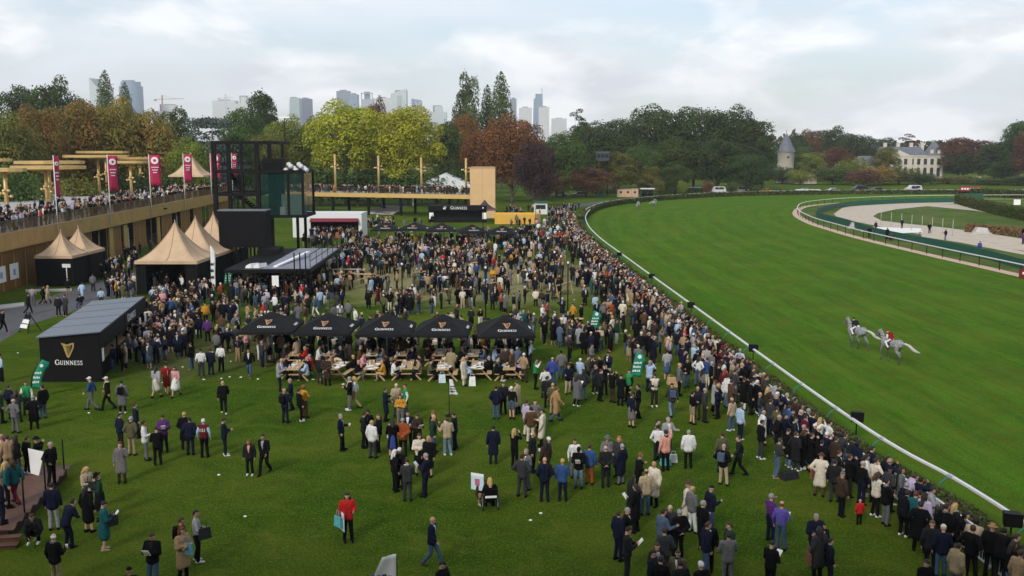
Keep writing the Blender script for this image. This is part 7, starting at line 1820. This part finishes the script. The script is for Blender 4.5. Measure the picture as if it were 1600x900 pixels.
# race cards, phones, cups and bags in hands
card = MB().box(-.10, .10, -.008, .008, -.14, .14).mesh('race_card'); card.materials.append(M_PAPER); cupm = MB().lathe([(0, 0), (.034, 0), (.045, .14), (0, .14)], n=8).mesh('drink_cup'); cupm.materials.append(M_CUP)
tote = MB(); tote.hexa([(-.20, -.05, 0), (.20, -.05, 0), (.20, .05, 0), (-.20, .05, 0)], [(-.18, -.03, .36), (.18, -.03, .36), (.18, .03, .36), (-.18, .03, .36)]); tote.tube([(-.09, 0, .35), (-.06, 0, .58), (.06, 0, .58), (.09, 0, .35)], .012, 5); tote = tote.mesh('tote_bag'); tote.materials.append(None)
BAGC = {'white': (.72, .71, .68), 'aqua': (.12, .42, .46), 'brown': (.16, .07, .035), 'black': (.015, .015, .016), 'blue': (.10, .25, .36)}
def held(p, me, name, cat, txt, ofs, rot=(0, 0, 0), m=None):
    o = bpy.data.objects.new(name, me); link(o); M = p['obj'].matrix_basis @ Matrix.Translation(ofs) @ Euler(rot).to_matrix().to_4x4(); o.matrix_world = M
    if m is not None: setm(o, m)
    own = '%s %s' % (p['tc'], NOUN[p['top']])
    tag(o, txt % own+', '+place(p), cat); 
    k = 1; base = o['label']
    if base in used:
        o['label'] = (txt % (own+' and '+hairph(p)))+', '+place(p)
        if o['label'] in used or len(o['label'].split()) > 16: bpy.data.objects.remove(o); return
    used.add(o['label'])
nc = 0
for i, p in enumerate(PP[:230]):
    j = JO[p['pose']]
    if p['pose'] == 'phone' and (i % 2 == 0 or i < 60): held(p, card, 'race_card', 'race card', 'white race card held by person in %s', (j['wL']+j['wR'])/2+V(0, .10, .06), (-.7, 0, 0))
    elif p['pose'] == 'drink' and i % 2 == 0: held(p, cupm, 'drink_cup', 'cup', 'white cup held by person in %s', j['wR']+V(-.03, .10, -.05))
tb_ = [(68, 654, 'white'), (614, 715, 'white'), (286, 906, 'blue'), (1280, 776, 'brown'), (1276, 907, 'brown'), (138, 799, 'black'), (544, 846, 'aqua'), (162, 860, 'black'), (311, 878, 'black'), (1005, 545, 'white')]
for px, py, c in tb_:
    w0 = gp(px, py); p = min((q for q in PP[:NP]), key=lambda q: (q['x']-w0.x)**2+(q['y']-w0.y)**2); held(p, tote, 'tote_bag', 'bag', c+' shoulder bag carried by person in %s', JO[p['pose']]['wL']+V(-.06, -.02, -.30), (0, 0, 1.2), mat('bag_'+c, BAGC[c], .8, .1, 5))
# white folded chart and illustrated boards
b = MB(); b.slabpoly([(-.22, 0, -.45), (.10, 0, -.55), (.38, 0, .45), (-.26, 0, .60)], (0, .012, 0)); o = b.build('paper_sheet', M_PAPER, None, gp(58, 760)+V(0, 0, 1.0), 'large white paper sheet held beside the timber deck', 'paper')
def art(loc, rz, lab):
    r = empty('art_board', loc, rz, lab, 'board'); MB().box(-.27, .27, 0, .02, -.33, .33).build('panel', mat('pale_blue_card', (.50, .66, .72), .6), r); MB().prism([(-.1, -.01), (.1, -.01), (.1, 0), (-.1, 0)], -.15, .12).build('picture', mat('pink_print', (.45, .12, .2), .6), r); MB().box(-.27, .27, -.005, 0, .22, .33).build('heading', M_PAPER, r); return r
art(gp(540, 846)+V(-.12, -.1, .80), R(-60), 'pale blue poster board carried by the person in red jacket'); art(gp(746, 790)+V(0, 0, .95), R(-25), 'pale blue poster board held beside the wheelchair')
# the two beside and in the wheelchair
q = gp(766, 796); person(q.x, q.y, R(8), 'sit', 'jacket', 'black', 'trousers', 'black', 'long', 'blond', 1, .95, 'black', None, None, .0, 'person with long blond hair in black jacket seated in the wheelchair', 'spectators on the lawn')
q = gp(752, 786); person(q.x, q.y, R(200), 'crouch', 'jacket', 'dark brown', 'trousers', 'tan', 'long', 'brown', 1, .95, 'beige', None, None, 0, 'crouching person with brown hair holding a poster beside the wheelchair', 'spectators on the lawn')
q = gp(57, 852); person(q.x, q.y, R(190), 'crouch', 'jacket', 'charcoal', 'trousers', 'black', 'short', 'brown', 0, 1, 'white', 'light grey', None, .15, 'crouching person in charcoal jacket and white shoes on the deck steps', 'spectators on the lawn')
# --- everyone else: one mass
LOWH = {}
for k_ in HAIRM:
    v = np.array([]); me = HAIRM[k_]; LOWH[k_] = arrays(me)
sv, stt = arrays(shell(_short, 1.1, 8, 6).mesh('t')); lv, ltt = arrays(shell(_full, 1.1, 8, 6).mesh('t')); LOWH = {k_: ((lv, ltt) if k_ in ('long', 'curly') else (sv, stt)) for k_ in HAIRM}
AV = []; AT = []; AC = []; nb_ = 0
ALT = {'hips': 'pockets', 'gesture': 'drink', 'ear': 'sip', 'stand2': 'stand', 'behind': 'pockets', 'raise': 'drink', 'walk2': 'walk', 'crouch': 'sit'}
for p in PP[NP:]:
    po = ALT.get(p['pose'], p['pose']); top = p['top'] if p['top'] in ('coat', 'shirt') else 'jacket'
    if (top, po) not in LOW: top = 'jacket'
    M = np.array(Matrix.Translation((p['x'], p['y'], p['z'])) @ Matrix.Rotation(p['rz'], 4, 'Z') @ Matrix.Scale(p['sc'], 4))
    j = JO[po]; HMm = np.array(Matrix.Translation(j['head']) @ j['HM'])
    segs = [(LOW[('body', po)], SKIN[p['skin']], None), (LOW[(top, po)], CC[p['tc']], None), (LOW[(p['bot'] if p['bot'] == 'skirt' and ('skirt', po) in LOW else 'trousers', po)], CC[p['bc']], None)]
    if p['hair'] != 'none': segs.append((LOWH[p['hair']], CC[p['hat']] if p['hat'] else HC[p['hc']], HMm))
    if p['front']: 
        k_ = ('front', 'jacket', po)
        if k_ in PM: segs.append((arrays(PM[k_]), CC[p['front']], None))
    for (v, t), c, pre in segs:
        h = np.c_[v, np.ones(len(v))]
        if pre is not None: h = h @ pre.T
        h = h @ M.T; AV.append(h[:, :3]); AT.append(t+nb_); nb_ += len(v); AC.append(np.tile([*c, 1], (len(t), 1)))
AV = np.concatenate(AV); AT = np.concatenate(AT); AC = np.concatenate(AC)
me = bpy.data.meshes.new('crowd'); me.vertices.add(len(AV)); me.vertices.foreach_set('co', AV.astype('f').ravel()); me.loops.add(AT.size); me.loops.foreach_set('vertex_index', AT.astype('i').ravel())
me.polygons.add(len(AT)); me.polygons.foreach_set('loop_start', np.arange(0, AT.size, 3, dtype='i')); me.update(calc_edges=True); me.polygons.foreach_set('use_smooth', np.ones(len(AT), bool))
at = me.attributes.new('cloth_colour', 'FLOAT_COLOR', 'FACE'); at.data.foreach_set('color', AC.astype('f').ravel())
m, t, b = matx('crowd_cloth'); t.t.links.new(t.node('ShaderNodeAttribute', attribute_name='cloth_colour').outputs['Color'], b.inputs['Base Color']); b.inputs['Roughness'].default_value = .8; b.inputs['Specular IOR Level'].default_value = .1
me.materials.append(m); o = bpy.data.objects.new('crowd', me); link(o); tag(o, 'dense far crowd of racegoers on the lawn, along the rail, terrace and footbridge', 'crowd', None, 'stuff')
print('PEOPLE', len(PP), 'crowd tris', len(AT), 'body tris', len(PM[('body', 'stand')].polygons), 'jacket', len(PM[('jacket', 'stand')].polygons), 'low', len(LOW[('body', 'stand')][1]), len(LOW[('jacket', 'stand')][1]))
# ---------------------------------------------------------------- grey horses with riders
def horse_mb(ph):
    mb = MB()                                  # faces +Y, withers about 1.6 m
    mb.cap((0, -.55, 1.24), (0, .42, 1.20), .30, .29, 14, .88, 1); mb.cap((0, -.72, 1.30), (0, -.5, 1.22), .30, .30, 14, .95, 1); mb.cap((0, .45, 1.22), (0, .66, 1.24), .28, .24, 12, .85, 1); mb.cap((0, .2, 1.45), (0, .5, 1.48), .14, .13)
    mb.cap((0, .62, 1.34), (0, .98, 1.82), .23, .125, 12, .7, 1); mb.cap((0, .98, 1.84), (0, 1.12, 1.86), .125, .12, 12, .75, 1); mb.cap((0, 1.10, 1.84), (0, 1.40, 1.52), .115, .07, 10, .8, 1); mb.cap((0, 1.38, 1.54), (0, 1.44, 1.47), .068, .062, 10, .85, 1)
    for s in (-1, 1):
        mb.cap((s*.055, 1.0, 1.95), (s*.065, 1.02, 2.08), .032, .008, 8)
        f = ph if s > 0 else -ph
        kx = s*.15
        mb.cap((kx, .52, 1.12), (kx, .56+.22*f, .78), .125, .085); mb.cap((kx, .56+.22*f, .78), (kx, .54+.36*f, .50), .072, .056); mb.cap((kx, .54+.36*f, .50), (kx, .54+.30*f-.04, .14+.08*max(0, f)), .045, .040); mb.cap((kx, .54+.30*f-.04, .13+.08*max(0, f)), (kx, .58+.30*f-.02, .05+.08*max(0, f)), .048, .056)
        g = -ph if s > 0 else ph; hx = s*.16
        mb.cap((hx, -.68, 1.18), (hx, -.55+.18*g, .86), .18, .12); mb.cap((hx, -.55+.18*g, .86), (hx, -.82+.30*g, .56), .10, .068); mb.cap((hx, -.82+.30*g, .56), (hx, -.76+.34*g, .16+.06*max(0, g)), .056, .046); mb.cap((hx, -.76+.34*g, .14+.06*max(0, g)), (hx, -.71+.34*g, .05+.06*max(0, g)), .050, .058)
    return mb
m, t, b = matx('dapple_grey'); vec = t.node('ShaderNodeTexCoord').outputs['Object']
vo = t.node('ShaderNodeTexVoronoi', {'Vector': vec, 'Scale': 11.0}).outputs['Distance']; c = t.mix(t.ramp(vo, [(.15, 0.0), (.55, .85)]), (.44, .435, .425), (.16, .16, .17))
sz_ = t.node('ShaderNodeSeparateXYZ', {0: vec}); leg = t.ramp(sz_.outputs['Z'], [(.45, 1.0), (1.08, 0.0)]); c = t.mix(leg, c, (.07, .068, .07)); c = t.mix(t.ramp(t.noise(3, 4, .6, vec), [(.5, 0.0), (.75, .5)]), c, (.22, .22, .23))
t.t.links.new(c, b.inputs['Base Color']); b.inputs['Roughness'].default_value = .6; M_HORSE = m
M_TAIL = mat('pale_tail_hair', (.46, .44, .41), .7, .2, 9, .3); M_MANE = mat('grey_mane', (.20, .20, .20), .7, .2, 9, .3); M_SADDLE = mat('saddle', (.05, .015, .018), .6, .2, 5)
objs = []
for k, ph in enumerate((.9, -.6)):
    me = horse_mb(ph).mesh('h'); o = bpy.data.objects.new('h', me); COL.objects.link(o); m1 = o.modifiers.new('r', 'REMESH'); m1.mode = 'VOXEL'; m1.voxel_size = .022; s_ = o.modifiers.new('s', 'SMOOTH'); s_.iterations = 4; d_ = o.modifiers.new('d', 'DECIMATE'); d_.ratio = .35; objs.append(o)
bpy.context.view_layer.update(); dg = bpy.context.evaluated_depsgraph_get(); HM_ = []
for o in objs:
    me = finish(bpy.data.meshes.new_from_object(o.evaluated_get(dg))); me.name = 'body'; HM_.append(me); x = o.data; bpy.data.objects.remove(o); bpy.data.meshes.remove(x)
def horse(pos, rz, k, lab, tail=1.0, sc=1.0):
    r = empty('horse', pos, rz, lab, 'horse', 'grey horses'); r.scale = (sc,)*3; o = bpy.data.objects.new('body', HM_[k]); link(o, r); setm(o, M_HORSE)
    tl = MB(); tl.tube([(0, -.98, 1.36), (.06*tail, -1.16, 1.40), (.20*tail, -1.36, 1.30), (.34*tail, -1.52, 1.10), (.50*tail, -1.66, .96), (.66*tail, -1.84, .92)], [.05, .07, .095, .11, .09, .02], 8); tl.build('tail', M_TAIL, r)
    mn = MB()
    for i in range(7): f = i/6; mn.cap((.02*(-1)**i, .60+.40*f, 1.56+.44*f), (.085*(-1)**i, .60+.40*f-.05, 1.38+.44*f), .045, .03, 7)
    mn.build('mane', M_MANE, r)
    sd = MB(); sd.hexa([(-.30, -.18, 1.16), (.30, -.18, 1.16), (.30, .26, 1.16), (-.30, .26, 1.16)], [(-.16, -.16, 1.53), (.16, -.16, 1.53), (.16, .24, 1.53), (-.16, .24, 1.53)]); sd.build('saddle', M_SADDLE, r)
    br_ = MB()
    for y_, z_, rr in ((1.18, 1.78, .115), (1.30, 1.64, .095)): br_.tube([(rr*math.cos(a), y_+rr*.55*math.sin(a), z_+rr*.75*math.sin(a)) for a in [2*math.pi*q/12 for q in range(13)]], .014, 5, False)
    for s in (-1, 1): br_.tube([(s*.09, 1.32, 1.58), (s*.12, .7, 1.62), (s*.08, .46, 1.66)], .012, 5)
    br_.build('bridle', M_SADDLE, r); return r
for (px, py, rz, k, lab, jl, tcl, hatc, tl, z) in ((1337, 544, 16, 0, 'grey horse with streaming tail cantering ahead of the other grey', 'rider in white breeches and charcoal top on the leading grey horse', 'charcoal', 'black', 1, 0), (1391, 566, 20, 1, 'grey horse following, ridden by a jockey in red and white', 'jockey in red and white silks on the following grey horse', 'dark red', 'dark red', 1, 0),
     (997, 328.5, 170, 0, 'grey horse on the far bend, nearer the lawn crowd', 'small far rider in white on the first bend horse', 'white', 'white', 1, 0), (1022, 324.5, 195, 1, 'grey horse on the far bend beside the shelter', 'small far rider in white on the second bend horse', 'light grey', 'white', 1, 0)):
    g0 = gp(px, py); horse(g0, R(rz), k, lab, tl)
    j = person(g0.x, g0.y, R(rz), 'ride', 'bib' if 'red' in jl else 'shirt', tcl, 'trousers', 'white', 'cap', '-', 1, .94, 'black', None, None, .62, jl, 'riders', hatc, inner='white')
    M = Matrix.Rotation(R(rz), 4, 'Z'); j.location += M @ V(0, -.10, 0)
# ---------------------------------------------------------------- the air
hz = MB().box(-3600, 3600, -700, 4200, -1, 330).build('haze'); hz['kind'] = 'stuff'; hz['label'] = 'thin pale haze that fades the distant city skyline'
hm_ = bpy.data.materials.new('haze_air'); hm_.use_nodes = True; ht = hm_.node_tree; ht.nodes.clear(); ho = ht.nodes.new('ShaderNodeOutputMaterial'); hv = ht.nodes.new('ShaderNodeVolumePrincipled')
hv.inputs['Color'].default_value = (.95, .97, 1, 1); hv.inputs['Density'].default_value = .00015; hv.inputs['Anisotropy'].default_value = .2
ht.links.new(hv.outputs[0], ho.inputs['Volume']); hz.data.materials.append(hm_)
